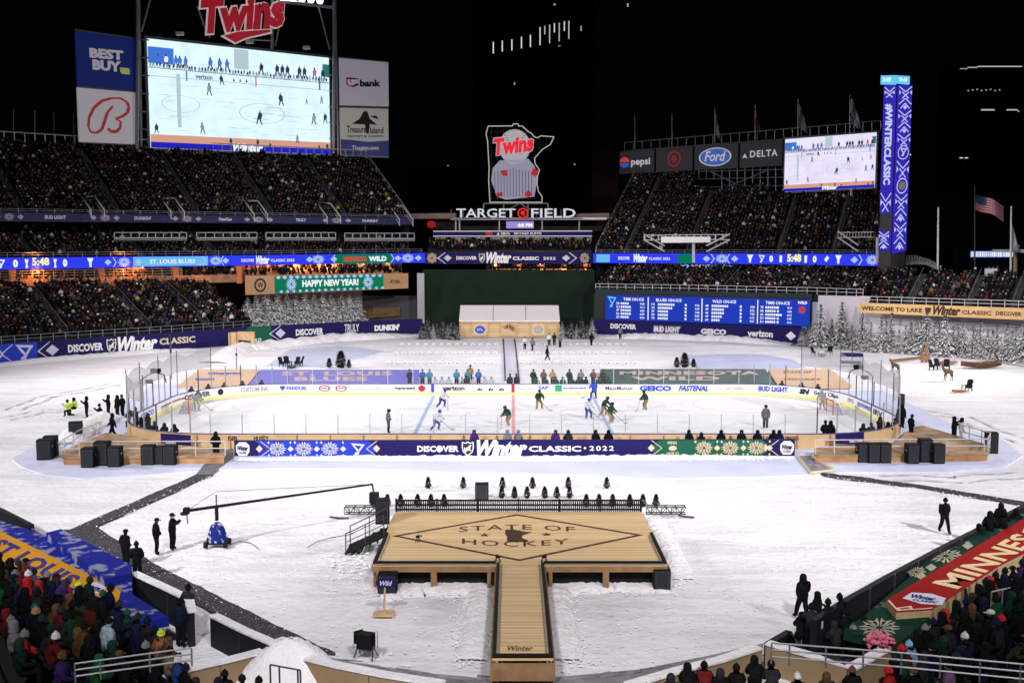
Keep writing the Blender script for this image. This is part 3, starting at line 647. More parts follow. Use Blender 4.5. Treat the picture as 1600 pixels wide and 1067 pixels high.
# ================================================================ stands
import numpy as np
def Yof(py, z): return G(800, py, z).y
M_rail = mat('dull_rail', (.10, .10, .105), .6)
M_step = mat('step_concrete', (.035, .035, .037), .9, var=.3, vs=.6)
CROWD = []      # far seats: (x, y, z, facing)
def offset(pts, d, ref=(0, 90)):
    """line on plan moved away from the field"""
    o = []
    for i, p in enumerate(pts):
        a = pts[max(0, i-1)]; c = pts[min(len(pts)-1, i+1)]; t = Vector((c[0]-a[0], c[1]-a[1])).normalized(); nn = Vector((t.y, -t.x))
        if nn.dot(Vector((p[0]-ref[0], p[1]-ref[1]))) < 0: nn = -nn
        m = 1.0
        if 0 < i < len(pts)-1:
            s = Vector((p[0]-a[0], p[1]-a[1])).normalized(); m = 1/max(.6, s.dot(t))
        o.append((p[0]+nn.x*d*m, p[1]+nn.y*d*m, p[2]))
    return o
def along(pts, step):
    L = [0]
    for a, c in zip(pts, pts[1:]): L.append(L[-1]+math.hypot(c[0]-a[0], c[1]-a[1]))
    d = step/2; i = 0
    while d < L[-1]:
        while L[i+1] < d: i += 1
        t = (d-L[i])/(L[i+1]-L[i]); a, c = pts[i], pts[i+1]
        yield a[0]+(c[0]-a[0])*t, a[1]+(c[1]-a[1])*t, a[2]+(c[2]-a[2])*t, d, math.atan2(c[1]-a[1], c[0]-a[0])
        d += step
def stand(label, front, rows, dr, rise, aisles=(), fill=.93, name='grandstand', crowd=True, m=None, ref=(0, 90), skip=None, z_drop=1.2, r0=0):
    b = MB(); rowpts = []
    for k in range(rows):
        a = offset(front, dr*k, ref); c = offset(front, dr*(k+1), ref); z = rise*k
        vs = []
        for p, q in zip(a, c): vs += [(p[0], p[1], p[2]+z-(z_drop if k == 0 else rise)), (p[0], p[1], p[2]+z), (q[0], q[1], q[2]+z)]
        fs = []
        for i in range(len(a)-1): o = 3*i; fs += [(o, o+3, o+4, o+1), (o+1, o+4, o+5, o+2)]
        b.add(vs, fs); mid = offset(front, dr*(k+.55), ref); rowpts.append([(p[0], p[1], p[2]+z) for p in mid])
        if crowd and k >= r0:
            tot = sum(math.hypot(q[0]-p[0], q[1]-p[1]) for p, q in zip(mid, mid[1:]))
            gap = 0; hole = lambda x, y: sin(x*.31+2*sin(y*.23))*sin(y*.37+x*.11) > .86
            for x, y, zz, d, an in along(rowpts[-1], .56):
                u = d/tot
                if gap > 0: gap -= 1; continue
                if hole(x, y+k*.7) and random.random() < .6: continue
                if random.random() < .02: gap = random.randint(1, 3)
                if any(abs(u-s)*tot < .62 for s in aisles) or random.random() > fill: continue
                if skip and skip(u, k): continue
                nn = an+pi/2
                if cos(nn)*(x-ref[0])+sin(nn)*(y-ref[1]) > 0: nn += pi
                CROWD.append((x+random.uniform(-.08, .08), y+random.uniform(-.08, .08), zz, nn+random.uniform(-.35, .35)))
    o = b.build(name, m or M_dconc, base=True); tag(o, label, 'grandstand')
    for s in aisles:            # pale concrete steps and a handrail up every aisle
        a = MB(); pts = []
        for k in range(rows):
            for h in (0, .5):
                q = offset(front, dr*(k+h), ref); tot = sum(math.hypot(v[0]-u[0], v[1]-u[1]) for u, v in zip(q, q[1:])); d = s*tot; i = 0; acc = 0
                while i < len(q)-2 and acc+math.hypot(q[i+1][0]-q[i][0], q[i+1][1]-q[i][1]) < d: acc += math.hypot(q[i+1][0]-q[i][0], q[i+1][1]-q[i][1]); i += 1
                l = math.hypot(q[i+1][0]-q[i][0], q[i+1][1]-q[i][1]); t = (d-acc)/l; x = q[i][0]+(q[i+1][0]-q[i][0])*t; y = q[i][1]+(q[i+1][1]-q[i][1])*t; z = front[0][2]+(front[-1][2]-front[0][2])*s+rise*(k+h)
                a.box((x, y, z+.02), (1.0, dr*.5, rise*.5), math.atan2(q[i+1][1]-q[i][1], q[i+1][0]-q[i][0])); pts.append((x, y, z))
        a.build('aisle_steps', M_step, o); a = MB()
        a.path([(x, y, z+1.05) for x, y, z in pts[::6]]+[(pts[-1][0], pts[-1][1], pts[-1][2]+1.05)], .045, 4)
        for x, y, z in pts[::6]: a.tube((x, y, z), (x, y, z+1.05), .04, n=4)
        a.build('aisle_handrail', M_rail, o)
    return rowpts
def railing(label, pts, h=1.0, sp=1.8, r=.035, m=None, mids=1, name='railing'):
    b = MB()
    for z in [h*(i+1)/(mids+1) for i in range(mids+1)]: b.path([(p[0], p[1], p[2]+z) for p in pts], r, 4)
    for x, y, z, d, a in along(pts, sp): b.tube((x, y, z), (x, y, z+h), r, n=4)
    for p in (pts[0], pts[-1]): b.tube(p, (p[0], p[1], p[2]+h), r, n=4)
    return tag(b.build(name, m or M_steel), label, 'railing', 'railings in the stands')
def frontline(rows): return [tuple(D(px, py, Y)) for px, py, Y in rows]
# ---- left field wall with its banner
LW = [(-75, 542.5), (0, 538), (110, 530), (218, 523), (367, 512.8), (420, 509), (540, 503), (660, 498)]
LFP = Path.xy([tuple(G(px, py, 2.35))[:2] for px, py in LW], -.1, 2.35)
lf = thing('banner_wall', 'long navy banner wall below the left stands with blue, green and white lettering', 'banner', (LFP.p[3][0], LFP.p[3][1], 0))
b = MB(); LFP.board(b, .3, 0); b.build('banner_face', M_navy, lf)
b = MB(); LFP.strip(b, -60, 58, .0, 1, 0, .02); b.build('blue_field', M_royal, lf)
b = MB(); LFP.strip(b, 386, 424, .0, 1, 0, .02); b.build('green_field', M_green, lf)
b = MB(); LFP.shape(b, NOTE, 24, 52, .08, .92); b.build('note_emblem', M_pale, lf)
b = MB()
LFP.shape(b, DIAM, 71, 92, .22, .8)
for x in (58, 0): LFP.shape(b, [[(-1, .0), (1, 1), (1, .9), (-.7, 0)], [(-1, 0), (1, -1), (1, -.9), (-.7, 0)]], x, x+20, .02, .98)
LFP.shape(b, DIAM, -12, 6, .22, .8); LFP.shape(b, DIAM, 430, 446, .22, .8); LFP.shape(b, [[(-1, .0), (1, 1), (1, .9), (-.7, 0)], [(-1, 0), (1, -1), (1, -.9), (-.7, 0)]], 420, 438, .02, .98)
b.build('diamond_trim', M_pale, lf)
b = MB(); LFP.text(b, 'DISCOVER', 106, 161, .3, .72, 0, .04); LFP.text(b, 'DISCOVER', 462, 505, .3, .7, 0, .04); LFP.text(b, 'TRULY', 538, 561, .35, .85, 0, .01); LFP.text(b, "DUNKIN'", 585, 624, .32, .72, 0, .07); LFP.text(b, 'WILD', 390, 408, .1, .3, 0, .03)
b.build('lettering', M_wht, lf)
b = MB(); LFP.text(b, 'Winter', 184, 246, .08, .95, 0, .05, .35); b.build('script_lettering', M_wht, lf)
b = MB(); LFP.text(b, 'CLASSIC', 249, 305, .35, .72, 0, .035); b.build('lettering', M_cream, lf)
nhl(LFP, lf, 166, 182, .1, .9)
# ---- lower left stand, club level, upper deck
def wallpt(P, px, off, z):
    q = P.at(P.u(px)); return (q[0]-q[4]*off, q[1]-q[5]*off, z)
fl = [wallpt(LFP, px, .9, 2.7) for px in (-75, 0, 110, 218, 300, 398)]
rl = stand('lower left grandstand full of dark-clad spectators above the long navy banner wall', fl, 15, .95, .40, (.1, .345, .62, .83), .97)
railing('grey railing along the front of the lower left grandstand', [wallpt(LFP, px, .35, 2.35) for px in (-75, 0, 110, 218, 300, 398)], .9, 1.6, .035)
LR = [(-75, 404, 423.5, 139), (0, 403, 421.3, 143), (200, 401, 418, 154), (400, 399, 414.5, 164.5), (665, 395.5, 410.5, 178)]
LRP = Path(LR)
M_ledb = led('led_blue', (.03, .05, .95), .95); M_ledw = led('led_white', (.85, .9, 1), 1.0); M_ledc = led('led_cyan', (.15, .55, .95), .9)
M_ledg = led('led_green', (.0, .22, .10), .8); M_ledr = led('led_red', (.7, .06, .05), .9); M_ledy = led('led_yellow', (.95, .95, .35), 1); M_ledl = led('led_pale_blue', (.45, .6, 1), .9)
rb = thing('ribbon_screen', 'long bright blue ribbon screen with the 5:48 clock below the left middle deck', 'LED screen', LRP.p[2][:3])
b = MB(); LRP.board(b, .4, 0); b.build('screen', M_ledb, rb)
b = MB(); LRP.strip(b, 208, 325, .08, .95, 0, .02); b.build('pale_field', M_ledc, rb)
b = MB(); LRP.strip(b, 524, 612, .02, .98, 0, .02); b.build('green_field', M_ledg, rb)
b = MB()
for a in (185, 328, 488, 628): LRP.shape(b, FLAKE, a-2, a+20, .0, 1)
for a in (163, 211, 347, 478, 516, 616, 648): LRP.shape(b, DIAM, a, a+11, .2, .8)
for a, s in ((176, 6), (316, 6), (350, -6), (524, -6), (610, 6)): LRP.shape(b, [[(-1, 1), (-.4, 1), (1, 0), (.4, 0)], [(-1, -1), (-.4, -1), (1, 0), (.4, 0)]], a, a+s, .05, .95)
b.build('snowflake_pattern', M_ledl, rb)
b = MB(); LRP.shape(b, NOTE, -6, 8, .1, .9); LRP.shape(b, [[(-.7, 1), (.7, 1), (.4, .2), (.2, 0), (.5, -1), (-.5, -1), (-.2, 0), (-.4, .2)]], 37, 46, .1, .85); LRP.shape(b, [[(-.7, 1), (.7, 1), (.4, .2), (.2, 0), (.5, -1), (-.5, -1), (-.2, 0), (-.4, .2)]], 82, 90, .1, .85); LRP.shape(b, [[(-1, 1), (1, 1), (.4, 0), (.3, -1), (-.3, -1), (-.4, 0)]], 136, 146, .1, .9); b.build('emblem', M_ledw, rb)
b = MB(); LRP.text(b, '0', 20, 28, .15, .85, 0, .07); LRP.text(b, '0', 98, 105, .15, .85, 0, .07); LRP.text(b, 'ST. LOUIS BLUES', 234, 305, .3, .7, 0, .02); LRP.text(b, 'DISCOVER', 377, 397, .35, .65, 0, .02); LRP.text(b, 'Winter', 400, 421, .1, .95, 0, .05, .3); LRP.text(b, 'CLASSIC 2022', 423, 460, .32, .6, 0, .02); LRP.text(b, 'WILD', 576, 604, .22, .75, 0, .06); b.build('lettering', M_ledw, rb)
b = MB(); LRP.text(b, '5:48', 50, 77, .3, .98, 0, .04); b.build('clock_digits', M_ledy, rb)
b = MB(); LRP.text(b, 'MINNESOTA', 537, 573, .22, .75, 0, .04); b.build('lettering', M_ledr, rb)
def heat_lamp(x, y, z, a, lab):
    b = MB(); b.box((x, y, z), (1.5, .16, .12), a, 0); b.box((x, y, z+.12), (1.6, .3, .06), a, 1); tag(b.build('heat_lamp', [M_heat, M_dark]), lab, 'heater', 'glowing orange heaters under the decks')
M_heat = led('heater_element', (1, .32, .06), 2.2)
# orange-lit concourse bar under the ribbon
M_or = led('heater_glow', (1, .28, .05), .9); M_orange = mat('orange_painted_column', (.62, .2, .06), .6)
M_sof = mat('brown_soffit', (.34, .19, .11), .8, var=.3, vs=.8)
b = MB(); back = [wallpt(LRP, px, 3.6, 9) for px in (-75, 0, 200, 400, 640)]
for p, q in zip(back, back[1:]): b.poly([(p[0], p[1], 8.4), (q[0], q[1], 8.4), (q[0], q[1], 12.4), (p[0], p[1], 12.4)])
tag(b.build('concourse_wall', M_sof), 'dark brown concourse wall below the left ribbon screen', 'wall')
for i, px in enumerate((20, 160, 276, 375)):
    q = LRP.at(LRP.u(px)); b = MB(); b.box((q[0]-q[4]*.9, q[1]-q[5]*.9, 10.0), (.85, .85, 3.6), math.atan2(q[4], -q[5]))
    tag(b.build('column', M_orange), 'orange column under the blue ribbon, %s from the left edge' % ('first', 'second', 'third', 'fourth')[i], 'column', 'orange columns under the ribbon screen')
    l = bpy.data.lights.new('heater', 'POINT'); l.energy = 1500; l.color = (1, .35, .1); l.shadow_soft_size = .4
    o = bpy.data.objects.new('heater', l); COL.objects.link(o); o.location = (q[0]-q[4]*2.2+4, q[1]-q[5]*2.2, 11.2)
    for dx in (2.5, 6, 9.5):
        if i < 3: heat_lamp(q[0]-q[4]*2.6+dx, q[1]-q[5]*2.6+dx*.85, 11.15, math.atan2(q[4], -q[5]), 'small glowing orange heater in the bar under the left ribbon screen')
for i, (px, e) in enumerate(((60, 60), (225, 80), (420, 160), (470, 200), (520, 200), (570, 160), (610, 90))):
    q = LRP.at(LRP.u(px)); l = bpy.data.lights.new('heater', 'POINT'); l.energy = e*14; l.color = (1, .38, .1); l.shadow_soft_size = .5
    o = bpy.data.objects.new('heater', l); COL.objects.link(o); o.location = (q[0]-q[4]*1.9, q[1]-q[5]*1.9, 11.0); heat_lamp(q[0]-q[4]*3.3, q[1]-q[5]*3.3, 11.5, math.atan2(q[4], -q[5]), 'glowing orange heater under the left ribbon screen, %s of seven from the left' % ('first', 'second', 'third', 'fourth', 'fifth', 'sixth', 'last')[i])
fb = [wallpt(LRP, px, .6, 9.6) for px in (-60, 0, 200, 372)]
stand('bar terrace floor behind the lower left stand', fb, 3, .9, .1, name='bar_terrace', fill=.8, m=M_sof)
railing('pale glass-fronted railing of the bar behind the lower left stand', [wallpt(LRP, px, .4, 9.6) for px in (-60, 0, 200, 285)], 1.1, 1.4, .05, mat('beige_rail', (.32, .24, .16), .6), 2)
fb = [wallpt(LRP, px, -.2, 9.5) for px in (383, 480, 560, 628)]
stand('standing terrace lit orange above the New Year screen', fb, 4, .8, .2, name='bar_terrace', fill=.62, m=M_sof)
# wooden board with the green New Year screen
NY = Path([(384, 431.5, 461, 157), (638, 427, 450.5, 170)])
ny = thing('wooden_fascia', 'plywood fascia with the green Happy New Year screen above the snowy tree wall', 'fascia', NY.p[0][:3])
b = MB(); NY.board(b, .4, 0); b.build('board', mat('fascia_plywood', (.42, .24, .12), .7, var=.12), ny)
b = MB(); NY.board(b, .04, 0, NY.u(429), NY.u(599), .03, .97, .05); b.build('screen', M_ledg, ny)
b = MB()
for i in range(17): x = 431+i*9.9; NY.shape(b, DIAM, x, x+8, .78, 1.0, 0, .08); NY.shape(b, DIAM, x+5, x+11, .02, .2, 0, .08)
for x in (446, 566): NY.shape(b, FLAKE, x, x+18, .1, .9, 0, .08)
b.build('snowflake_pattern', M_ledl, ny)
b = MB(); NY.text(b, 'HAPPY NEW YEAR!', 472, 560, .32, .72, 0, .05, 0, .09); b.build('lettering', M_ledw, ny)
b = MB(); NY.shape(b, ring(.7, 1), 397, 416, .12, .88, 0, .03); NY.text(b, 'W', 402, 411, .35, .65, 0, .03); NY.text(b, 'RYAN', 610, 624, .35, .6, 0, .02); b.build('round_emblem', M_blackp, ny)
# middle deck and upper deck
def rowz(P, px, off, dz): q = P.at(P.u(px)); return (q[0]-q[4]*off, q[1]-q[5]*off, q[3]+dz)
fm = [rowz(LRP, px, .6, -.1) for px in (-75, 0, 200, 400, 642)]
stand('left middle deck of spectators between the two ribbon boards', fm, 11, .85, .36, (.15, .37, .53, .71, .88), .95)
railing('pale railing on the front edge of the left middle deck', [rowz(LRP, px, .1, 0) for px in (-75, 0, 200, 400, 660)], .7, 2, .035)
for a, c, z in ((178, 292, 369), (307, 402, 369), (415, 525, 369), (538, 648, 370)):
    b = MB(); P = Path([(a, z-6, z+7, 152+(a-178)*.05), (c, z-6, z+7, 152+(c-178)*.05)]); P.board(b, .06, 1, 0, 1, 0, .28); P.board(b, .08, 0, 0, 1, .28, .38); P.board(b, .08, 0, 0, 1, .92, 1)
    k = int((c-a)/12)
    for i in range(k+1): P.board(b, .08, 0, min(.99, i/k), min(1, i/k+.012), .3, 1)
    tag(b.build('glass_railing', [M_steel, M_conc]), 'glazed railing in the left middle deck, %s of four from the left' % {178: 'first', 307: 'second', 415: 'third', 538: 'fourth'}[a], 'railing', 'glazed railings in the left middle deck')
UR = [(-75, 330, 345, 139.5), (0, 331.5, 346, 143.5), (200, 334.5, 347.5, 154.5), (400, 337.5, 349, 165), (643, 341, 351, 178)]
URP = Path(UR)
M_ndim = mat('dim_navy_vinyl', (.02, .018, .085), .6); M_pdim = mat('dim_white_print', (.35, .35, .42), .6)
ur = thing('fascia_banner', 'dim navy banner strip along the front of the left upper deck', 'banner', URP.p[2][:3])
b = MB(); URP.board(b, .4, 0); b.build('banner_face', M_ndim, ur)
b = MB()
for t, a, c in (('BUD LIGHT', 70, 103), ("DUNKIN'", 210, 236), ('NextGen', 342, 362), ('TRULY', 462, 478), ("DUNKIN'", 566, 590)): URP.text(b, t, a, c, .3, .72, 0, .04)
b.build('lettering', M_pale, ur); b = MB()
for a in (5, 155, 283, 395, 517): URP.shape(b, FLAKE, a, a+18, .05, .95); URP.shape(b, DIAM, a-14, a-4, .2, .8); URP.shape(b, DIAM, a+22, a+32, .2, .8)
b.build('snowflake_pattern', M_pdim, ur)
fu = [rowz(URP, px, .5, -.05) for px in (-75, 0, 200, 400, 641)]
UD = stand('steep left upper deck packed with spectators under the big video board', fu, 24, .8, .455, (.13, .32, .49, .66, .835), .95)
railing('pale railing on the front edge of the left upper deck', [rowz(URP, px, .1, 0) for px in (-75, 0, 200, 400, 641)], .5, 2.4, .04)
top = [(p[0], p[1], p[2]+.6) for p in offset(fu, 19.6)]; top = [(p[0], p[1], p[2]+24*.455-.1) for p in top]
railing('white posted railing along the top row of the left upper deck', top, 1.45, 1.5, .09, M_lsteel, 0)
b = MB()
for p, q in zip(offset(top, .6), offset(top, .6)[1:]): b.poly([(p[0], p[1], 5), (q[0], q[1], 5), (q[0], q[1], p[2]-1), (p[0], p[1], p[2]-1)])
tag(b.build('back_wall', M_dark), 'dark back wall of the left upper deck', 'wall')
e0 = fu[-1]; e1 = top[-1]; railing('sloping rail down the right end of the left upper deck', [e1, tuple(Vector(e1).lerp(Vector(e0), .5)), e0], 1.1, 2, .06)
b = MB(); b.poly([e0, e1, (e1[0], e1[1], e0[2]-4), (e0[0], e0[1], e0[2]-6)]); tag(b.build('end_wall', M_dark), 'dark sloping end wall of the left upper deck', 'wall')
for i, (x, y) in enumerate(((146, 319), (271, 322), (401, 326), (515, 330), (628, 334))):
    Y = 142+x*.053; b = MB(); c = [D(x-19, y-12, Y+5), D(x+2, y-12, Y+5), D(x+17, y+9, Y-1), D(x-4, y+9, Y-1)]
    b.path([c[3], c[0], c[1], c[2]], .12, 4); b.path([Vector(q)-Vector((0, 0, .8)) for q in (c[3], c[0], c[1], c[2])], .05, 4)
    for q in c: b.tube(q, Vector(q)-Vector((0, 0, 1.1)), .06, n=4)
    tag(b.build('stair_rail', M_lsteel), 'white frame railing round a stair mouth in the left upper deck, %s from the left' % ('first', 'second', 'third', 'fourth', 'fifth')[i], 'railing', 'stair mouth railings in the left upper deck')
# ---- right field
RW_ = [(926, 498.5), (1060, 503), (1200, 508.5), (1250, 512)]
RFP = Path.xy([tuple(G(px, py, 2.35))[:2] for px, py in RW_], -.1, 2.35)
rf = thing('banner_wall', 'navy banner wall with sponsor names below the blue scoreboard in right field', 'banner', RFP.p[1][:2]+(0,))
b = MB(); RFP.board(b, .3, 0); b.build('banner_face', M_navy, rf)
b = MB(); RFP.text(b, 'DISCOVER', 954, 994, .42, .75, 0, .04); RFP.text(b, 'BUD LIGHT', 1022, 1062, .35, .65, 0, .05, .15); RFP.text(b, 'GEICO', 1095, 1135, .3, .65, 0, .06); RFP.text(b, 'verizon', 1168, 1208, .28, .68, 0, .04); RFP.shape(b, DIAM, 1228, 1244, .2, .75); b.build('lettering', M_wht, rf)
b = MB(); RFP.text(b, 'BUD LIGHT', 1020.5, 1063.5, .27, .73, 0, .09, .15, .03); b.build('lettering_shadow', M_grey, rf)
# wall above with the scoreboard
OW = Path([(930, 451, 506, Yof(498.5, 2.35)+1.2), (1268, 459, 522, Yof(512, 2.35)+1.0)])
b = MB(); OW.board(b, .6, 0); tag(b.build('outfield_wall', mat('dark_green_wall', (.02, .03, .03), .7)), 'dark green high wall behind the blue scoreboard in right field', 'wall')
def owY(px): return OW.at(OW.u(px))[1]-.75
SB = Path([(946, 461.3, 499, owY(946)), (1265, 469, 510, owY(1265))])
sb = thing('scoreboard', 'bright blue out-of-town scoreboard with columns of white player rows', 'scoreboard', SB.p[0][:3])
b = MB(); SB.board(b, .25, 0); b.build('screen', led('led_deep_blue', (.015, .05, .55), .85), sb)
b = MB(); SB.shape(b, NOTE, 949, 963, .5, .97); b.build('note_emblem', M_ledc, sb)
b = MB()
for x in (1012, 1096, 1183): SB.strip(b, x, x+1.6, .04, .96, 0, .03)
b.build('divider', M_ledw, sb)
b = MB()
for t, a, c in (('TIME ON ICE', 974, 1006), ('BLUES ON-ICE', 1025, 1065), ('WILD ON-ICE', 1113, 1150), ('TIME ON-ICE', 1196, 1234)): SB.text(b, t, a, c, .80, .92, 0, .03)
rnd = random.Random(4)
for (a, c, e, n_) in ((963, 970, 1000, 6), (1018, 1028, 1086, 6), (1102, 1112, 1172, 6), (1188, 1196, 1230, 6)):
    for i in range(5):
        v = .64-.14*i; w_ = rnd.uniform(14, 32)*(.8 if a == 963 else 1)
        x = c
        SB.text(b, str(rnd.randint(10, 77)), a, a+5, v, v+.09, 0, .03)
        while x < c+w_*.8: SB.shape(b, [[(-1, -1), (1, -1), (1, 1), (-1, 1)]], x, x+2.6, v, v+.085); x += 3.3
        for q in ((0, 6) if a != 963 else (0,)): SB.text(b, '%d:%02d' % (rnd.randint(4, 9), rnd.randint(10, 59)), e-q, e+7-q, v, v+.085, 0, .03) if q == 0 else SB.shape(b, [[(-1, -1), (1, -1), (1, 1), (-1, 1)]], e-q-10, e-q-7, v, v+.085)
b.build('row_lettering', M_ledw, sb)
b = MB(); SB.shape(b, FLAKE, 1246, 1260, .45, .8); b.build('emblem', M_ledr, sb)
b = MB(); SB.text(b, 'WILD', 1246, 1261, .84, .95, 0, .05); b.build('lettering', M_ledw, sb)
def onP(P, px, off, py): q = P.at(P.u(px)); x, y = q[0]-q[4]*off, q[1]-q[5]*off; return (x, y, zat(py, y))
fr = [onP(OW, 930, .4, 452), onP(OW, 1100, .4, 455), onP(OW, 1268, .4, 459), tuple(D(1350, 462, 146))]
stand('lower right field stand of spectators above the blue scoreboard', fr, 8, .85, .38, (.2, .5, .78), .96)
railing('pale railing on top of the right field scoreboard wall', [(p[0], p[1], p[2]-.1) for p in offset(fr, -.3)], 1.0, 1.5, .045, M_lsteel)
RR_ = [(927, 396, 411, 174), (1200, 396.5, 413, 163.5), (1408, 397.5, 416.5, 155)]
RRP = Path(RR_)
rr = thing('ribbon_screen', 'bright blue ribbon screen along the front of the right field upper deck', 'LED screen', RRP.p[1][:3])
b = MB(); RRP.board(b, .4, 0); b.build('screen', M_ledb, rr)
b = MB(); RRP.strip(b, 932, 953, .1, .9, 0, .03); b.build('pale_field', M_ledc, rr)
b = MB(); RRP.strip(b, 1059, 1086, .05, .95, 0, .03); b.build('green_field', M_ledg, rr)
b = MB()
for a in (1117, 1352): RRP.shape(b, FLAKE, a, a+22, 0, 1)
for a in (1098, 1142, 1329, 1381): RRP.shape(b, DIAM, a, a+12, .2, .8)
for a, s in ((1110, 7), (1141, -7), (1341, 7), (1381, -7)): RRP.shape(b, [[(-1, 1), (-.4, 1), (1, 0), (.4, 0)], [(-1, -1), (-.4, -1), (1, 0), (.4, 0)]], a, a+s, .05, .95)
b.build('snowflake_pattern', M_ledl, rr)
b = MB()
RRP.text(b, 'DISCOVER', 966, 984, .35, .68, 0, .03); RRP.text(b, 'Winter', 990, 1012, .1, .95, 0, .06, .3); RRP.text(b, 'CLASSIC 2022', 1014, 1047, .35, .62, 0, .02)
RRP.text(b, '0', 1202, 1208, .2, .85, 0, .07); RRP.text(b, '0', 1270, 1276, .2, .85, 0, .07); RRP.text(b, '1', 1218, 1222, .2, .85, 0, .03); RRP.text(b, '1', 1257, 1261, .2, .85, 0, .03)
RRP.shape(b, [[(-1, 1), (1, 1), (.4, 0), (.3, -1), (-.3, -1), (-.4, 0)]], 1167, 1177, .15, .9); RRP.shape(b, NOTE, 1185, 1195, .15, .9); RRP.shape(b, [[(-1, 1), (1, 1), (.4, 0), (.3, -1), (-.3, -1), (-.4, 0)]], 1305, 1315, .15, .9); RRP.shape(b, [[(-.8, -.1), (.2, .9), (.9, .2), (-.1, -.8)]], 1287, 1296, .2, .9)
b.build('lettering', M_ledw, rr)
b = MB(); RRP.text(b, '5:48', 1230, 1252, .25, .98, 0, .05); b.build('clock_digits', M_ledy, rr)
b = MB(); RRP.text(b, 'MINNESOTA WILD', 1064, 1142, -.42, -.08, 0, .03); b.build('lower_lettering', M_ledl, rr)
fu2 = [rowz(RRP, px, .5, .15) for px in (930, 1200, 1392)]
stand('steep right field upper deck of spectators above the right ribbon screen', fu2, 19, .86, .495, (.11, .33, .64, .82), .93)
def sub(pts, u0, u1, off, up):
    q = offset(pts, off); L_ = [0]
    for a, c in zip(q, q[1:]): L_.append(L_[-1]+math.hypot(c[0]-a[0], c[1]-a[1]))
    def at(u):
        d = u*L_[-1]; i = 0
        while i < len(L_)-2 and L_[i+1] < d: i += 1
        return Vector(q[i]).lerp(Vector(q[i+1]), (d-L_[i])/(L_[i+1]-L_[i]))
    o = [tuple(at(u)+Vector((0, 0, up))) for u in (u0, (u0+u1)/2, u1)]; return o
stand('top block of spectators at the left of the right field upper deck', sub(fu2, 0, .25, .86*19, .495*19), 9, .86, .495, (.44,), .9)
stand('middle block of spectators below the scaffold in the right field upper deck', sub(fu2, .25, .54, .86*19, .495*19), 3, .86, .495, (.27,), .9)
railing('thin railing on the front edge of the right field upper deck', [rowz(RRP, px, .1, 0) for px in (930, 1200, 1405)], .6, 2, .035)
e0 = fu2[0]; bk_ = offset(fu2, 24.1); e1 = (bk_[0][0], bk_[0][1], bk_[0][2]+28*.495)
railing('sloping rail down the left end of the right field upper deck', [e1, tuple(Vector(e1).lerp(Vector(e0), .5)), e0], 1.1, 2, .06)
b = MB(); b.poly([e0, e1, (e1[0], e1[1], e0[2]-4), (e0[0], e0[1], e0[2]-6)]); tag(b.build('end_wall', M_dark), 'dark sloping end wall of the right field upper deck', 'wall')
# stairs with railings and the pale panel in the right deck
for a, c, y, Y, lab in ((1000, 1140, 367, 168, 'white stair bridge with a pale sign in the right field upper deck'), (1303, 1365, 363, 157, 'white stair bridge at the right end of the right field upper deck')):
    t = thing('stair_bridge', lab, 'stairs', D((a+c)/2, 393, Y)); b = MB()
    P = Path([(a+6, y, y+9, Y), (c, y-1, y+8, Y-(c-a)*.03)]); P.board(b, .1, 0, 0, 1, .88, 1); P.board(b, .1, 0, 0, 1, 0, .12)
    for i in range(12): P.board(b, .1, 0, i/12, i/12+.012, .1, .9)
    b.build('guard_rail', M_lsteel, t)
    b = MB()
    for z in (0, .9): b.tube(D(a+6, y+8, Y)+Vector((0, 0, z)), D(a+38, 393, Y-3)+Vector((0, 0, z)), .12, n=4)
    if c-a > 100:
        for z in (0, .9): b.tube(D(c, y+8, Y-4)+Vector((0, 0, z)), D(c-36, 393, Y-7)+Vector((0, 0, z)), .12, n=4)
    b.build('stair_string', M_lsteel, t)
    b = MB(); b.tube(D((a*1.2+c)/2.2+(20 if c-a > 100 else 40), 410, Y-2), D((a*1.2+c)/2.2+(20 if c-a > 100 else 40), y+8, Y-2), .25, n=8); b.build('post', M_lsteel, t)
    if c-a > 100: b = MB(); P = Path([(1033, 370, 379.5, Y-2), (1110, 370, 379, Y-4)]); P.board(b, .1, 0); b.build('pale_sign', M_wht, t)
# far right stand behind the wooden Welcome board
WB = Path([(1342, 473, 488.5, 143), (1625, 482.5, 501, 130)])
wb = thing('wooden_fascia', 'long plywood Welcome to Lake Winter Classic board above the snowy forest', 'fascia', WB.p[0][:3])
b = MB(); WB.board(b, .3, 0); b.build('board', mat('warm_plywood', (.66, .42, .19), .7, var=.1, vs=.6), wb)
b = MB(); WB.text(b, 'WELCOME TO LAKE', 1346, 1441, .28, .68, 0, .035); WB.text(b, 'CLASSIC', 1503, 1549, .28, .64, 0, .03); WB.text(b, 'DISCOVER', 1556, 1596, .3, .66, 0, .03); WB.text(b, 'Winter', 1458, 1501, .1, .98, 0, .05, .35); WB.shape(b, [SHIELD], 1445, 1455, .2, .8); b.build('lettering', M_inlay, wb)
fw = [onP(WB, 1355, .6, 471), onP(WB, 1625, .6, 481)]
stand('far right stand of spectators behind the wooden Welcome board', fw, 9, .85, .42, (.25, .6, .85), .95)
railing('pale railing along the front of the far right stand', [onP(WB, 1342, .2, 473), onP(WB, 1625, .2, 482.5)], .9, 1.6, .045, M_lsteel)
b = MB(); P = Path([(1262, 461, 530, 152), (1342, 463, 535, 146), (1640, 480, 560, 133)]); P.board(b, .4, 0); tag(b.build('backdrop_wall', mat('white_backdrop', (.66, .62, .68), .8)), 'plain white backdrop wall behind the snowy forest in right field', 'wall')
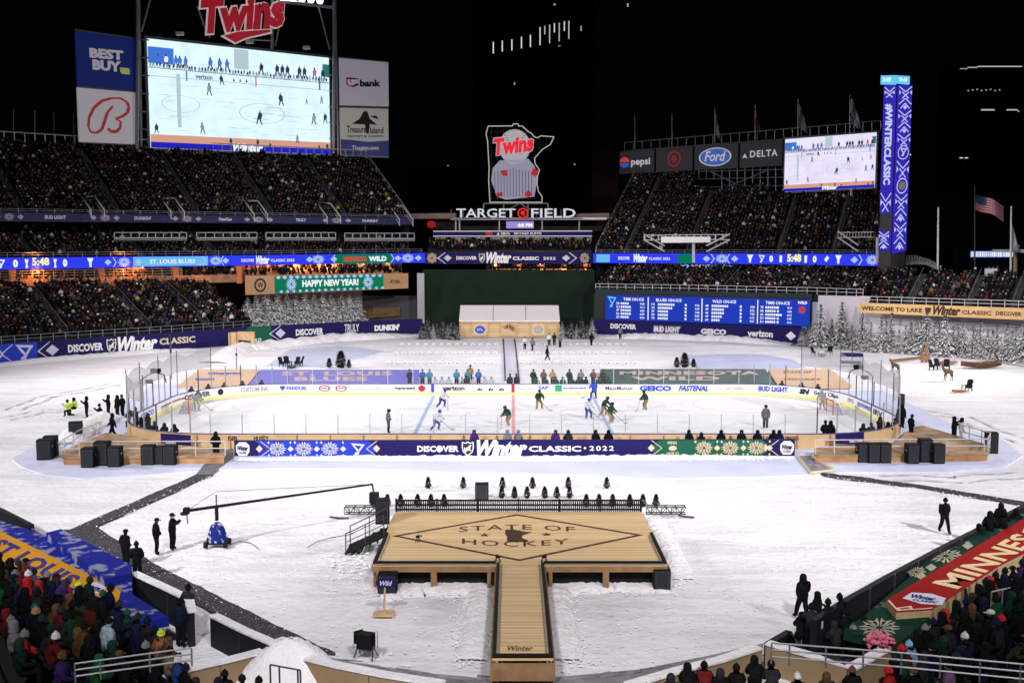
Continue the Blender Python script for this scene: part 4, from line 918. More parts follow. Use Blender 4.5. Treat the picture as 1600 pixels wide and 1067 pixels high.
# ---- centre field
b = MB(); P = Path([(661, 421, 510, 174), (929, 422, 510, 174)]); P.board(b, .6, 0); tag(b.build('batter_eye_wall', M_beye), 'large dark green wall in centre field behind the log pavilion', 'wall')
for a, c, t, lab in ((652, 663, 427, 'left'), (928, 944, 459, 'right')):
    b = MB(); P = Path([(a, t, 505, 173), (c, t, 505, 173)]); P.board(b, 2.5, 0); tag(b.build('wall_pier', M_dark if lab == 'right' else M_steel), '%s end pier of the dark green centre field wall' % lab, 'pier')
CR = Path([(664, 394, 412.5, 176.5), (926, 394, 412.5, 176.5)])
cr = thing('fascia_banner', 'navy Discover Winter Classic 2022 banner above the dark green centre field wall', 'banner', CR.p[0][:3])
b = MB(); CR.board(b, .5, 0); b.build('banner_face', M_navy, cr)
b = MB(); CR.text(b, 'DISCOVER', 713, 745, .35, .65, 0, .04); CR.text(b, 'Winter', 760, 799, .05, 1.0, 0, .05, .35); CR.text(b, 'CLASSIC', 801, 842, .32, .62, 0, .04); CR.text(b, '2022', 849, 868, .35, .6, 0, .03, 0, .05, 1.2); b.build('lettering', M_wht, cr)
nhl(CR, cr, 748, 758, .1, .9)
b = MB()
for a in (693, 878): CR.shape(b, DIAM, a, a+13, .22, .78)
CR.shape(b, [[(-1, 0), (.7, 1), (1, 1), (-.6, 0)], [(-1, 0), (.7, -1), (1, -1), (-.6, 0)]], 683, 697, .03, .97); CR.shape(b, [[(1, 0), (-.7, 1), (-1, 1), (.6, 0)], [(1, 0), (-.7, -1), (-1, -1), (.6, 0)]], 888, 902, .03, .97)
b.build('diamond_trim', M_pale, cr)
b = MB(); CR.shape(b, FLAKE, 666, 684, 0, 1); CR.shape(b, FLAKE, 905, 922, 0, 1); b.build('snowflake_pattern', M_cream, cr)
fc = [tuple(D(668, 391, 178)), tuple(D(925, 391, 178))]
stand('centre field terrace of spectators above the navy banner', fc, 4, .8, .3, (), .9)
b = MB(); P = Path([(757, 413, 423, 177.5), (926, 413, 423, 177.5)])
stand('narrow orange-lit bar terrace below the centre field banner', [tuple(D(760, 421.5, 177)), tuple(D(926, 421.5, 177))], 2, .8, .15, (), 1, name='bar_terrace', m=M_sof, z_drop=.2)
for px in (775, 810, 845, 880, 915):
    l = bpy.data.lights.new('heater', 'POINT'); l.energy = 1200; l.color = (1, .35, .1); l.shadow_soft_size = .4
    o = bpy.data.objects.new('heater', l); COL.objects.link(o); o.location = D(px, 413.8, 177.3); q = D(px, 415, 178.4); heat_lamp(q.x, q.y, q.z, 0, 'small glowing orange heater in the bar below the centre field banner')
bar = thing('centre_field_bar', 'two storey bar with a white edged navy strip under the Target Field letters', 'bar', D(800, 393, 184))
b = MB(); Path([(680, 370, 379.5, 181), (924, 369, 379.5, 181)]).board(b, 6, 0); b.build('beige_slab', mat('beige_stone', (.33, .26, .21), .8, var=.1), bar)
NB = Path([(677, 361, 369.5, 180.6), (925, 360.5, 369.5, 180.6)])
b = MB(); NB.board(b, 6, 0); b.build('navy_strip', M_navy, bar)
b = MB(); NB.board(b, .1, 0, 0, 1, .86, 1, .15); NB.board(b, .1, 0, 0, 1, -.02, .12, .15); b.build('white_edge', led('edge_light', (.8, .8, .85), .75), bar)
b = MB(); NB.text(b, 'DELTA', 783, 797, .3, .72, 0, .04, 0, .1); NB.text(b, 'SKY360 SUITE', 803, 846, .32, .7, 0, .03, 0, .1); NB.shape(b, [[(-1, -1), (0, 1), (1, -1)]], 776, 781, .3, .72, 0, .1); b.build('lettering', M_wht, bar)
b = MB(); NB.shape(b, disc(1), 758, 770, .2, .85, 0, .1); b.build('red_emblem', M_red, bar)
b = MB(); Path([(704, 340.5, 343.5, 180.4), (948, 340, 343.5, 180.4)]).board(b, 7, 0); b.build('roof_edge', M_lsteel, bar)
b = MB(); Path([(680, 344, 361, 186), (945, 344, 361, 186)]).board(b, .3, 0); b.build('back_wall', mat('dark_bar_wall', (.03, .02, .02), .8), bar)
for px in (712, 718, 780, 847, 905):
    b = MB(); b.tube(D(px, 361, 181.2), D(px, 343, 181.2), .14, n=6); b.build('post', M_steel, bar)
b = MB(); Path([(791, 346, 357, 183), (834, 346, 357, 183)]).board(b, .1, 0); b.build('screen', led('led_purple', (.5, .35, .9), .7), bar)
b = MB(); P = Path([(792, 347, 357, 182.9), (834, 347, 357, 182.9)]); P.text(b, '4:8 PM', 808, 832, .2, .8, 0, .06); b.build('screen_lettering', M_ledw, bar)
for a, c, lab in ((640, 712, 'left'), (902, 952, 'right')):
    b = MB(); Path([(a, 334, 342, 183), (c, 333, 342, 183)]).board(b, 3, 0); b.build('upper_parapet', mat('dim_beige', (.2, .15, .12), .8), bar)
b = MB(); Path([(664, 344, 360, 181), (676, 344, 360, 181)]).shape(b, disc(1), 667, 681, .2, .95); b.build('round_red_sign', led('dim_red_sign', (.5, .02, .02), .5), bar)
# big white letters
tf = thing('letter_sign', 'large white Target Field letters with a red bullseye on the bar roof', 'sign', D(806, 341, 180))
TFP = Path([(700, 326, 341, 180), (910, 326, 341, 180)])
M_lite = led('lit_letter', (.75, .76, .85), .85)
for t, a, c in (('TARGET', 713, 805.5), ('FIELD', 830, 899.5)):
    b = MB(); TFP.text(b, t, a, c, .05, 1, 0, .015, 0, .1); b.build('letters', M_lite, tf)
b = MB(); TFP.shape(b, ring(.72, 1, 24), 808.5, 825.5, -.05, 1.08, 0, .1); TFP.shape(b, disc(.42), 808.5, 825.5, -.05, 1.08, 0, .1); b.build('bullseye', led('lit_red', (.85, .03, .03), .9), tf)
b = MB(); TFP.board(b, .2, 0, 0, 1, -.06, .0, .0)
for i in range(11): TFP.board(b, .1, 0, i/11+.02, i/11+.026, 0, .95, -.1)
b.build('sign_frame', M_dark, tf)
# neon state outline sign
NS = Path([(755, 194, 318, 184), (867, 194, 318, 184)])
ns = thing('neon_sign', 'tall lit outline of Minnesota with red Twins lettering above the stadium name', 'neon sign', D(810, 320, 184))
def npt(x, y): return (730+x/6.276, 180+y/6.276)
OUTL = [(205, 110), (445, 108), (450, 88), (500, 88), (505, 110), (540, 110), (600, 165), (630, 180), (650, 210), (690, 225), (720, 205), (850, 215), (815, 290), (740, 335), (660, 425), (668, 480), (710, 540), (690, 600), (685, 680), (700, 750), (735, 800), (735, 855), (222, 855), (210, 640), (215, 520), (205, 350), (200, 250), (185, 190)]
pts = [NS.P(*npt(x, y)) for x, y in OUTL]; b = MB(); b.path(pts+[pts[0]], .09, 5); b.build('neon_outline', led('warm_neon', (.62, .56, .48), .75), ns)
b = MB()
for x in (235, 295, 358, 420, 480, 540): b.tube(NS.P(*npt(x, 112), -.3), NS.P(*npt(x, 850), -.3), .04, n=4)
for y in (165, 215, 350, 415, 480, 540, 600, 680, 760, 820): b.tube(NS.P(*npt(205, y), -.3), NS.P(*npt(690 if y < 350 else 660, y), -.3), .04, n=4)
for x in (710, 775): b.tube(NS.P(*npt(x, 225), -.3), NS.P(*npt(x, 340), -.3), .04, n=4)
b.build('support_grid', M_dark, ns)
def npoly(b, pl, mi=0, off=0.0): b.poly([NS.P(*npt(x, y), off) for x, y in pl], mi)
M_nw = led('lit_white_panel', (.62, .60, .66), .62)
b = MB(); npoly(b, [(465+155*cos(t), 310-170*sin(t)) for t in [2*pi*i/24 for i in range(24)]], 0, .02); b.build('ball_disc', M_nw, ns)
b = MB()
for sx in (-1, 1):
    for i in range(9):
        t = -1.0+i*.25; x = 465+sx*(70+50*(1-cos(t))*0+ (60*abs(t)**1.5)); y = 250+t*95
        npoly(b, [(x-9, y-3), (x+9, y-6), (x+9, y), (x-9, y+3)], 0, .06)
b.build('ball_stitching', M_dred, ns)
b = MB(); npoly(b, [(250, 520), (320, 445), (600, 430), (660, 500), (690, 620), (660, 800), (380, 830), (290, 800), (235, 640)], 0, .02); b.build('lower_panel', led('lit_lilac_panel', (.5, .47, .62), .55), ns)
b = MB()
for k in range(13):
    x = 268+k*30; y0 = 520-abs(6-k)*-6; npoly(b, [(x, y0), (x+5, y0), (x+7, 800), (x+2, 800)], 0, .06)
b.build('pinstripe', M_navy, ns)
b = MB(); npoly(b, [(330, 545), (390, 540), (395, 600), (345, 595)], 0, .06); npoly(b, [(640, 520), (700, 545), (670, 610), (630, 580)], 0, .06); npoly(b, [(285, 765), (345, 755), (350, 795), (290, 800)], 0, .06); npoly(b, [(560, 780), (600, 730), (640, 780), (600, 810)], 0, .06); b.build('red_patch', led('lit_red_patch', (.6, .04, .04), .7), ns)
b = MB(); NS.textp(b, 'Twins', npt(250, 0)[0], npt(655, 0)[0], npt(0, 225)[1], npt(0, 410)[1], 0, .09, .1, .1, -.12); b.build('lettering_edge', M_nw, ns)
b = MB(); NS.textp(b, 'Twins', npt(256, 0)[0], npt(648, 0)[0], npt(0, 235)[1], npt(0, 402)[1], 0, .05, .1, .14, -.12); b.build('lettering', led('lit_red_letters', (.85, .02, .04), 1), ns)
b = MB(); b.path([D(755, 336, 184), D(756, 318, 184), D(856, 318, 184), D(857, 336, 184)], .12, 4)
for x in (787, 825): b.tube(D(x, 340, 184), D(x, 316, 184), .1, n=4)
b.tube(D(790, 330, 184), D(812, 318, 184), .08, n=4); b.tube(D(833, 330, 184), D(812, 318, 184), .08, n=4); b.build('support_frame', M_steel, ns)
# ---- big video board on the left
def sY(px): return 168+(px-120)*.067
def quadpath(tl, tr, br, bl): return Path([(tl[0], tl[1], bl[1], sY(tl[0])), (tr[0], tr[1], br[1], sY(tr[0]))])
def hockey_picture(P, par, tint, pinkish=0):
    b = MB(); P.board(b, .3, 0); b.build('screen', tint, par)
    def R_(mi, u0, u1, v0, v1, off=.05):
        P.board(b, .01, mi, u0, u1, v0, v1, off)
    ms = [led('picture_wood', (.85, .42, .3), .8), led('picture_blue', (.06, .2, .75), .9), led('picture_grey', (.33, .38, .5), .8), led('picture_dark', (.05, .06, .12), .7), led('picture_deep_blue', (.02, .02, .6), .8), led('picture_red', (.8, .15, .2), .8), led('picture_green', (.03, .25, .25), .7), M_ledw, led('picture_faint', (.55, .68, .75), .85)]
    b = MB(); R_(0, .0, 1, .055, .125); R_(4, 0, 1, 0, .055, .06); R_(1, 0, .13, .78, .93); R_(2, 0, 1, .735, .742); R_(8, 0, 1, .66, .668)
    R_(6, .96, 1, .80, .93); R_(8, .45, .53, .80, .99); R_(8, .14, .16, .2, .7) ; R_(1, .19, .197, .64, .74, .07); R_(5, .565, .572, .64, .74, .07); R_(1, .935, .945, .66, .8, .07)
    q = []
    W_ = P.L[-1]
    def fig(u, v, h, mi, lean=0):
        d = h*.28*(P.p[0][3]-P.p[0][2])/W_
        def S(x, y): uu = min(.995, max(.005, u+x*d)); a = P.at(uu); return Vector((a[0]+a[4]*.1, a[1]+a[5]*.1, a[2]+(a[3]-a[2])*(v+y*h)))
        b.poly([S(-.5, .35), (S(.5, .35)), S(.7+lean, .7), S(.3+lean, .85), S(-.3+lean, .85), S(-.6+lean, .6)], mi)
        b.poly([S(-.25+lean, .84), S(.25+lean, .84), S(.2+lean, 1), S(-.2+lean, 1)], 3 if mi != 3 else 2); b.poly([S(-.5, .35), S(-.1, .35), S(-.5, 0), S(-.75, 0)], 3); b.poly([S(.1, .35), S(.5, .35), S(.9, 0), S(.6, 0)], 3)
    r = random.Random(9)
    for i in range(60): fig(.01+i*.0165+r.uniform(-.003, .003), .735+r.uniform(-.005, .01), .055, r.choice([3, 2, 2, 3]))
    for u in (.05, .09, .14, .16, .19): fig(u, .76, .11, r.choice([1, 7, 1]))
    for u, mi in ((.32, 1), (.37, 1), (.41, 1), (.6, 3), (.69, 3), (.72, 3), (.75, 3), (.82, 3), (.85, 3), (.91, 5), (.96, 3)): fig(u, .765, .12, mi)
    for u, v, h, mi, l in ((.38, .63, .1, 3, -.3), (.31, .52, .12, 2, 0), (.71, .47, .13, 3, -.2), (.58, .27, .14, 3, .3), (.03, .13, .1, 3, 0), (.27, .15, .11, 2, -.2), (.9, .3, .12, 2, .1), (.97, .32, .11, 3, 0), (.86, .5, .06, 2, 0), (.95, .52, .08, 2, 0), (.42, .05, .08, 3, 0), (.57, .05, .08, 3, 0), (.64, .03, .07, 3, 0), (.8, .1, .09, 2, 0), (.93, .03, .07, 3, 0), (.98, .04, .08, 3, 0)): fig(u, v, h, mi, l)
    for cu, cv, ru, rv in ((.6, .38, .13, .10), (.16, .42, .10, .08), (.95, .36, .04, .07)):
        for pl in ring(.955, 1, 28): b.poly([(lambda a: Vector((a[0]+a[4]*.07, a[1]+a[5]*.07, a[2]+(a[3]-a[2])*(cv+y*rv))))(P.at(min(.995, cu+x*ru))) for x, y in pl], 8)
    for i in range(46): u = r.uniform(.03, .85); v = r.uniform(.16, .6); R_(8, u, u+r.uniform(.03, .12), v, v+.003, .035)
    for i in range(14): u = r.uniform(.5, .75); v = r.uniform(.3, .45); R_(8, u, u+.09, v, v+.004, .04)
    b.build('picture', ms, par)
    b = MB(); P.text(b, 'verizon', P_px(P, .24), P_px(P, .33), .67, .715); [P.shape(b, [[(-1, -1), (0, 1), (1, -1)]], P_px(P, u), P_px(P, u+.012), .675, .71) for u in (.44, .475, .51)]; b.build('picture_lettering', ms[3], par)
    b = MB(); P.text(b, 'Winter', P_px(P, .43), P_px(P, .6), .0, .075, 0, .06, .3, .12); b.build('picture_script', M_ledw, par)
def P_px(P, u): q = P.at(u); return proj((q[0], q[1], (q[2]+q[3])/2))[0]
vb = thing('video_board', 'huge video board showing the hockey game above the left upper deck', 'video board', D(375, 245, sY(375)))
hockey_picture(quadpath((233, 60.5), (515, 91), (517, 242), (236, 231)), vb, mat('picture_ice', (.01, .01, .01), .5, em=(.70, .90, 1), es=1.08, var=.09, vs=.35))
b = MB(); quadpath((229, 55), (519, 87), (521, 244), (232, 234)).board(b, .5, 0, 0, 1, 0, 1, -.35); b.build('frame', M_dark, vb)
for x, y in ((281, 53), (390, 66), (479, 75)):
    b = MB(); b.box(D(x, y, sY(x)-2), (1.2, .8, .5), 0, 0); b.tube(D(x-2, y+6, sY(x)), D(x, y+1, sY(x)-2), .08, n=4, mi=1); b.build('flood_fitting', [M_lsteel, M_dark], vb)
def panel(lab, q, m, cat='sign'):
    P = quadpath(*q); t = thing('advertising_sign', lab, cat, P.p[0][:3], 'advertising panels'); b = MB(); P.board(b, .4, 0); b.build('panel_face', m, t)
    b = MB()
    for v0, v1 in ((-.02, .0), (1.0, 1.025)): P.board(b, .5, 0, 0, 1, v0, v1, .05)
    b.build('panel_frame', M_dark, t); return P, t
P, t = panel('blue Best Buy panel at the upper left of the big video board', ((119, 48), (212, 61), (213, 142.5), (121, 134.5)), mat('lit_blue_vinyl', (.008, .018, .13), .7, em=(.006, .02, .16), es=.30))
M_dimw = mat('panel_white', (.5, .48, .52), .5, em=(.5, .48, .52), es=.30)
b = MB(); P.textp(b, 'BEST', 140, 193, 75, 90.5, 0, .055, 0, .06, .09); P.textp(b, 'BUY', 144, 189, 93, 109.5, 0, .055, 0, .06, .09); b.build('lettering', M_dimw, t)
b = MB(); P.polyp(b, [(187, 106), (200, 107), (202, 109), (202, 117), (190, 116), (187, 112)], 0, .06); b.build('yellow_tag', mat('tag_yellow', (.4, .42, .12), .5, em=(.4, .42, .12), es=.35), t)
P, t = panel('white panel with a red script B at the lower left of the big video board', ((122, 137), (214, 145), (216, 226), (124, 222)), M_dimw)
def stroke(b, P, pts, w, off=.06):
    for i in range(len(pts)-1):
        (x0, y0), (x1, y1) = pts[i], pts[i+1]; l = math.hypot(x1-x0, y1-y0) or 1; nx, ny = -(y1-y0)/l, (x1-x0)/l
        w0 = w*(.45+.55*abs(sin(i*.55+.6))); P.polyp(b, [(x0+nx*w0/2, y0+ny*w0/2), (x1+nx*w0/2, y1+ny*w0/2), (x1-nx*w0/2, y1-ny*w0/2), (x0-nx*w0/2, y0-ny*w0/2)], 0, off+i*.002)
b = MB(); stroke(b, P, [(177, 166), (168, 176), (163, 190), (158, 203), (150, 208), (141, 207), (137, 198), (139, 184), (147, 169), (160, 158), (175, 154), (189, 154), (199, 160), (202, 168), (199, 177), (190, 183), (180, 186), (188, 190), (187, 200), (181, 206), (172, 206), (168, 201)], 5)
b.build('script_letter', mat('panel_red', (.4, .02, .02), .5, em=(.4, .02, .02), es=.3), t)
P, t = panel('white US Bank panel at the upper right of the big video board', ((531, 91), (607, 98), (607, 167), (532, 165)), mat('panel_lilac', (.4, .36, .44), .5, em=(.42, .38, .46), es=.34))
b = MB(); P.textp(b, 'bank', 562, 595, 125, 136, 0, .05, 0, .06); b.build('lettering', M_navy, t)
b = MB(); P.polyp(b, [(541, 121), (560, 123), (560, 134), (551, 137), (541, 133)], 0, .05); b.build('red_shield', M_red, t); b = MB(); P.textp(b, 'us', 543, 560, 124.5, 134, 0, .06, 0, .09); b.build('lettering', M_dimw, t)
P, t = panel('pale panel with a dark sail emblem at the lower right of the big video board', ((532, 168.5), (607, 170.5), (607, 246), (532, 243)), mat('panel_beige', (.38, .36, .33), .5, em=(.4, .38, .36), es=.34))
b = MB(); P.polyp(b, [(550, 194), (562, 186), (568, 175), (574, 174), (578, 186), (590, 196), (578, 194), (576, 209), (572, 209), (570, 195)], 0, .06); P.polyp(b, [(578, 182), (588, 181), (592, 187), (585, 185)], 0, .06)
P.textp(b, 'Treasure', 542, 572, 197, 208, 0, .02); P.textp(b, 'Island', 578, 599, 199, 209, 0, .02); P.textp(b, 'RESORT & CASINO', 543, 599, 211.5, 215, 0, .02); b.build('sail_emblem', M_blackp, t)
b = MB(); P.polyp(b, [(532, 218), (550, 219), (575, 222), (607, 220), (607, 245.5), (532, 242.5)], 0, .05); b.build('blue_wave', mat('panel_navy', (.03, .035, .13), .5, em=(.03, .04, .16), es=.35), t); b = MB(); P.textp(b, 'TIcasino.com', 549, 591, 228, 234.5, 0, .03, 0, .09); b.build('lettering', M_dimw, t)
# steel towers
tw = thing('steel_tower', 'tall grey steel lattice tower frame carrying the big video board and red sign', 'steel frame', D(370, 245, sY(370)+1))
for x0, x1, x2 in ((214, 218, 222), (521, 520, 524)):
    b = MB(); Y = sY(x0)-.5
    b.tube(D(x0, 240, Y), D(x0+2, -60, Y), .32, n=6); b.tube(D(x0+7, 240, Y+1.5), D(x0+2, -60, Y+1.5), .2, n=6)
    b.build('mast', M_steel, tw)
b = MB()
for i in range(7): y = 62+i*28; Y = sY(225)-.3; b.tube(D(218, y, Y), D(233, y+1, Y), .12, n=4)
for i in range(6): y = 88+i*25; Y = sY(518)-.3; b.tube(D(514, y+4, Y), D(526, y+5, Y), .12, n=4)
b.build('rung', M_steel, tw)
b = MB(); Y = sY(370)
for a, c in (((221, 50), (245, -40)), ((515, 78), (495, 0)), ((430, 72), (446, -5)), ((322, 50), (308, 10))): b.tube(D(*a, sY(a[0])), D(*c, sY(c[0])), .16, n=5)
b.tube(D(425, 76, Y+3), D(425, -30, Y+3), .3, n=6); b.tube(D(327, 60, Y), D(327, -20, Y), .25, n=6); b.tube(D(380, 62, Y), D(425, 64, Y), .12, n=4)
b.tube(D(436, 2, Y), D(522, 12, Y+3), .3, n=5); b.build('brace', M_steel, tw)
lb = thing('floodlight_bank', 'row of bright white floodlights at the top of the big video board tower', 'floodlights', D(470, 0, sY(470)))
b = MB(); P = Path([(436, -6, 3, sY(436)), (516, 3, 10, sY(516))]); P.board(b, .4, 0, 0, 1, -.2, .1); b.build('light_rack', M_steel, lb)
for i in range(5):
    x = 444+i*14; b = MB(); q = D(x, -3+i*1.3, sY(x)-.6); b.lathe((0, 0, 0), [(.2, -.3), (.55, -.2), (.62, .2), (.6, .25)], 10); me = b.mesh('lamp', led('floodlight_lens', (1, .95, 1), 3)); o = link('lamp', me, lb, q-wloc(lb)); o.rotation_euler = (R(70), 0, 0)
# red team sign on the tower
tws = thing('letter_sign', 'large red script Twins letters with white edges above the video board', 'sign', D(380, 60, sY(380)-1))
TP = Path([(300, -10, 70, sY(300)-1.5), (450, -10, 70, sY(450)-1.5)])
M_edge = mat('sign_edge', (.55, .5, .5), .5, em=(.6, .5, .5), es=.5); M_sred = mat('sign_red', (.5, .012, .03), .4, em=(.5, .012, .03), es=.30)
b = MB(); TP.textp(b, 'Twins', 310.5, 446, -2, 58, 0, .085, .12, .02, -.1); TP.polyp(b, [(343, 57), (368, 48.5), (424, 45), (424, 53), (384, 62), (366, 70)], 0, .02); b.build('letter_edge', M_edge, tws)
b = MB(); TP.textp(b, 'Twins', 313, 444, 1, 55.5, 0, .05, .12, .3, -.1); TP.polyp(b, [(348, 57), (370, 50.5), (421, 47), (421, 51), (383, 60), (366, 67.5)], 0, .3); b.build('letter_face', M_sred, tws)
# flagpoles behind the left stand
for i, (x, yt) in enumerate(((21, 172), (54, 174), (84, 176), (115, 178))):
    b = MB(); Y = 166+x*.05; b.tube(D(x, 238, Y), D(x, yt, Y), .1, .06, 6); b.lathe(D(x, yt, Y), [(.03, -.1), (.14, 0), (.03, .12)], 6)
    tag(b.build('flagpole', M_steel), 'bare flagpole behind the left upper deck, %s from the left' % ('first', 'second', 'third', 'fourth')[i], 'flagpole', 'bare poles behind the left upper deck')
# ---- right: sponsor boards, video board, pillar
def rY(px): return 199-(px-968)*.05
def rpath(tl, tr, br, bl): return Path([(tl[0], tl[1], bl[1], rY(tl[0])), (tr[0], tr[1], br[1], rY(tr[0]))])
M_charc = mat('charcoal_panel', (.02, .022, .03), .5, em=(.02, .022, .03), es=.25)
def rpanel(lab, q, m=None):
    P = rpath(*q); t = thing('sponsor_sign', lab, 'sign', P.p[0][:3], 'sponsor panels over the right upper deck'); b = MB(); P.board(b, .4, 0); b.build('panel_face', m or M_charc, t); return P, t
M_pt = mat('panel_letter', (.45, .45, .5), .5, em=(.5, .5, .55), es=.55)
P, t = rpanel('black Pepsi sign, leftmost over the right field upper deck', ((968, 238), (1022, 233.5), (1022, 269.5), (968, 272)))
b = MB(); P.textp(b, 'pepsi', 986, 1016, 248, 262, 0, .03, 0, .06, -.05); b.build('lettering', M_pt, t)
b = MB(); P.polyp(b, [(976+7.5*cos(a), 254-8*sin(a)) for a in [pi*i/8 for i in range(9)]], 0, .06); P.polyp(b, [(976+7.5*cos(a), 255.5+7*sin(a)) for a in [pi*i/8 for i in range(9)]], 1, .06); b.build('ball_emblem', [mat('panel_bright_red', (.5, .04, .03), .5, em=(.6, .05, .04), es=.6), mat('panel_bright_blue', (.03, .08, .4), .5, em=(.04, .1, .5), es=.6)], t)
P, t = rpanel('dark sign with a red bullseye over the right field upper deck', ((1025, 233), (1082, 228.5), (1082, 266.5), (1025, 269.3)))
b = MB(); P.shape(b, ring(.75, 1, 20), 1043, 1064, .18, .88, 0, .06); P.shape(b, disc(.42), 1043, 1064, .18, .88, 0, .06); b.build('bullseye', mat('panel_dim_red', (.2, .01, .01), .5, em=(.22, .01, .01), es=.45), t)
P, t = rpanel('dark sign with a blue Ford oval over the right field upper deck', ((1085, 228), (1153, 222.5), (1153, 263), (1085, 266.3)))
b = MB(); P.shape(b, disc(1, 24), 1092, 1143, .12, .86, 1, .05); P.shape(b, disc(.92, 24), 1092, 1143, .13, .85, 0, .07); P.textp(b, 'Ford', 1101, 1134, 237, 253, 1, .02, .25, .1, -.03); b.build('oval_emblem', [mat('oval_blue', (.03, .09, .35), .5, em=(.04, .12, .45), es=.55), M_pt], t)
P, t = rpanel('dark Delta sign beside the right video board', ((1156, 222), (1222, 217), (1222, 259), (1156, 262.8)))
b = MB(); P.textp(b, 'DELTA', 1172, 1215, 236, 246.5, 0, .02, 0, .06, -.06, 1.15); P.polyp(b, [(1160, 248), (1164, 240), (1168, 248), (1164, 246)], 0, .06); b.build('lettering', M_pt, t)
v2 = thing('video_board', 'smaller video board showing the hockey game beside the tall blue pillar', 'video board', D(1297, 300, rY(1297)))
hockey_picture(rpath((1226, 218), (1368, 207), (1368, 293), (1226, 300)), v2, mat('picture_ice_lilac', (.01, .01, .01), .5, em=(.82, .76, .97), es=1.0, var=.09, vs=.35))
b = MB(); rpath((1223, 215), (1371, 204), (1371, 295), (1223, 303)).board(b, .4, 0, 0, 1, 0, 1, -.4); b.build('frame', M_dark, v2)
for x in (1330,): b = MB(); b.tube(D(x, 330, rY(x)), D(x, 295, rY(x)), .22, n=6); b.build('post', M_lsteel, v2)
sc_ = thing('scaffold', 'pale steel lattice carrying the sponsor signs over the right upper deck', 'scaffold', D(1150, 300, rY(1150)+1)); b = MB()
for i in range(12):
    x = 1092+i*12; b.tube(D(x, 300-(i < 3)*20, rY(x)+.8), D(x, 262, rY(x)+.8), .08, n=4)
for y in (268, 280, 293): b.tube(D(1090, y, rY(1090)+.8), D(1226, y-3, rY(1226)+.8), .07, n=4)
b.tube(D(1135, 293, rY(1135)+.8), D(1200, 266, rY(1200)+.8), .09, n=4); b.tube(D(1110, 268, rY(1110)+.8), D(1160, 293, rY(1160)+.8), .09, n=4)
b.build('lattice', M_steel, sc_)
b = MB()
for y0, y1 in ((223, 189), (236, 206)): b.tube(D(976, y0, rY(976)+2), D(1376, y1, rY(1376)+2), .08, n=4)
for i in range(30): x = 976+i*13.8; ya = 223-(x-976)*.085; b.tube(D(x, ya+14, rY(x)+2), D(x, ya, rY(x)+2), .06, n=4)
b.build('top_rail', M_steel, sc_)
M_fl = [mat('dark_red_flag', (.13, .02, .02), .8), mat('grey_flag', (.2, .2, .22), .8), mat('white_flag', (.28, .28, .3), .8)]
for i, (x, yt, yb) in enumerate(((992, 182, 222), (1050, 178, 220), (1117, 170, 218), (1180, 164, 212), (1247, 156, 208), (1328, 148, 204))):
    Y = rY(x)+1.5; t = thing('flagpole', 'flagpole with a limp flag over the right sponsor signs, %s from the left' % ('first', 'second', 'third', 'fourth', 'fifth', 'sixth')[i], 'flagpole', D(x, yb+10, Y), 'flagpoles over the right sponsor signs')
    b = MB(); b.tube(D(x, yb+12, Y), D(x, yt, Y), .1, .06, 6); b.build('pole', M_steel, t)
    b = MB(); r = random.Random(i); vs = []; K = 7; spread = (4, 2, 9, 10, 16, 20)[i]
    for k in range(K+1):
        for j in range(4):
            f = j/3; vs.append(D(x+f*spread*(.25+.75*k/K)+r.uniform(-.8, .8)*f, yt+4+(yb-yt-6)*(k/K)*(.8+.2*f)+f*5, Y+.5*sin(j*2.2+k)))
    b.add(vs, [(4*k+j, 4*k+j+1, 4*k+j+5, 4*k+j+4) for k in range(K) for j in range(3)]); b.build('flag', M_fl[i % 3], t)
# LED pillar
pil = thing('led_pillar', 'tall square blue LED pillar with a vertical hashtag beside the right video board', 'LED pillar', D(1398, 395, 151))
PL = Path([(1377.5, 134, 397, 152.5), (1396.3, 134, 397, 150.6)]); PR = Path([(1397.8, 134, 397, 150.6), (1419.5, 134, 392, 152.5)])
q0, q1, q2 = PL.p[0], PL.p[1], PR.p[1]; q3 = (q0[0]+q2[0]-q1[0], q0[1]+q2[1]-q1[1]+.3); zt, zb_ = PL.p[0][3], 9
b = MB(); b.slab([q0[:2], (PL.p[1][0]+.05, PL.p[1][1]+.08), q2[:2], q3], zb_, zt); b.build('column', M_dark, pil)
M_lp = led('pillar_blue', (.05, .03, .62), .7); M_lpw = led('pillar_white', (.62, .66, 1), .9)
b = MB(); PL.board(b, .1, 0, 0, 1, .245, 1, .12); PL.board(b, .1, 0, 0, 1, .02, .14, .12); PR.board(b, .1, 0, 0, 1, 0, 1, .12); b.build('screen', M_lp, pil)
b = MB(); maptext(b, '#WINTERCLASSIC', lambda u, v: PL.P(1381+12*v, 163+126*u, .2), 0, .05); b.build('lettering', M_lpw, pil)
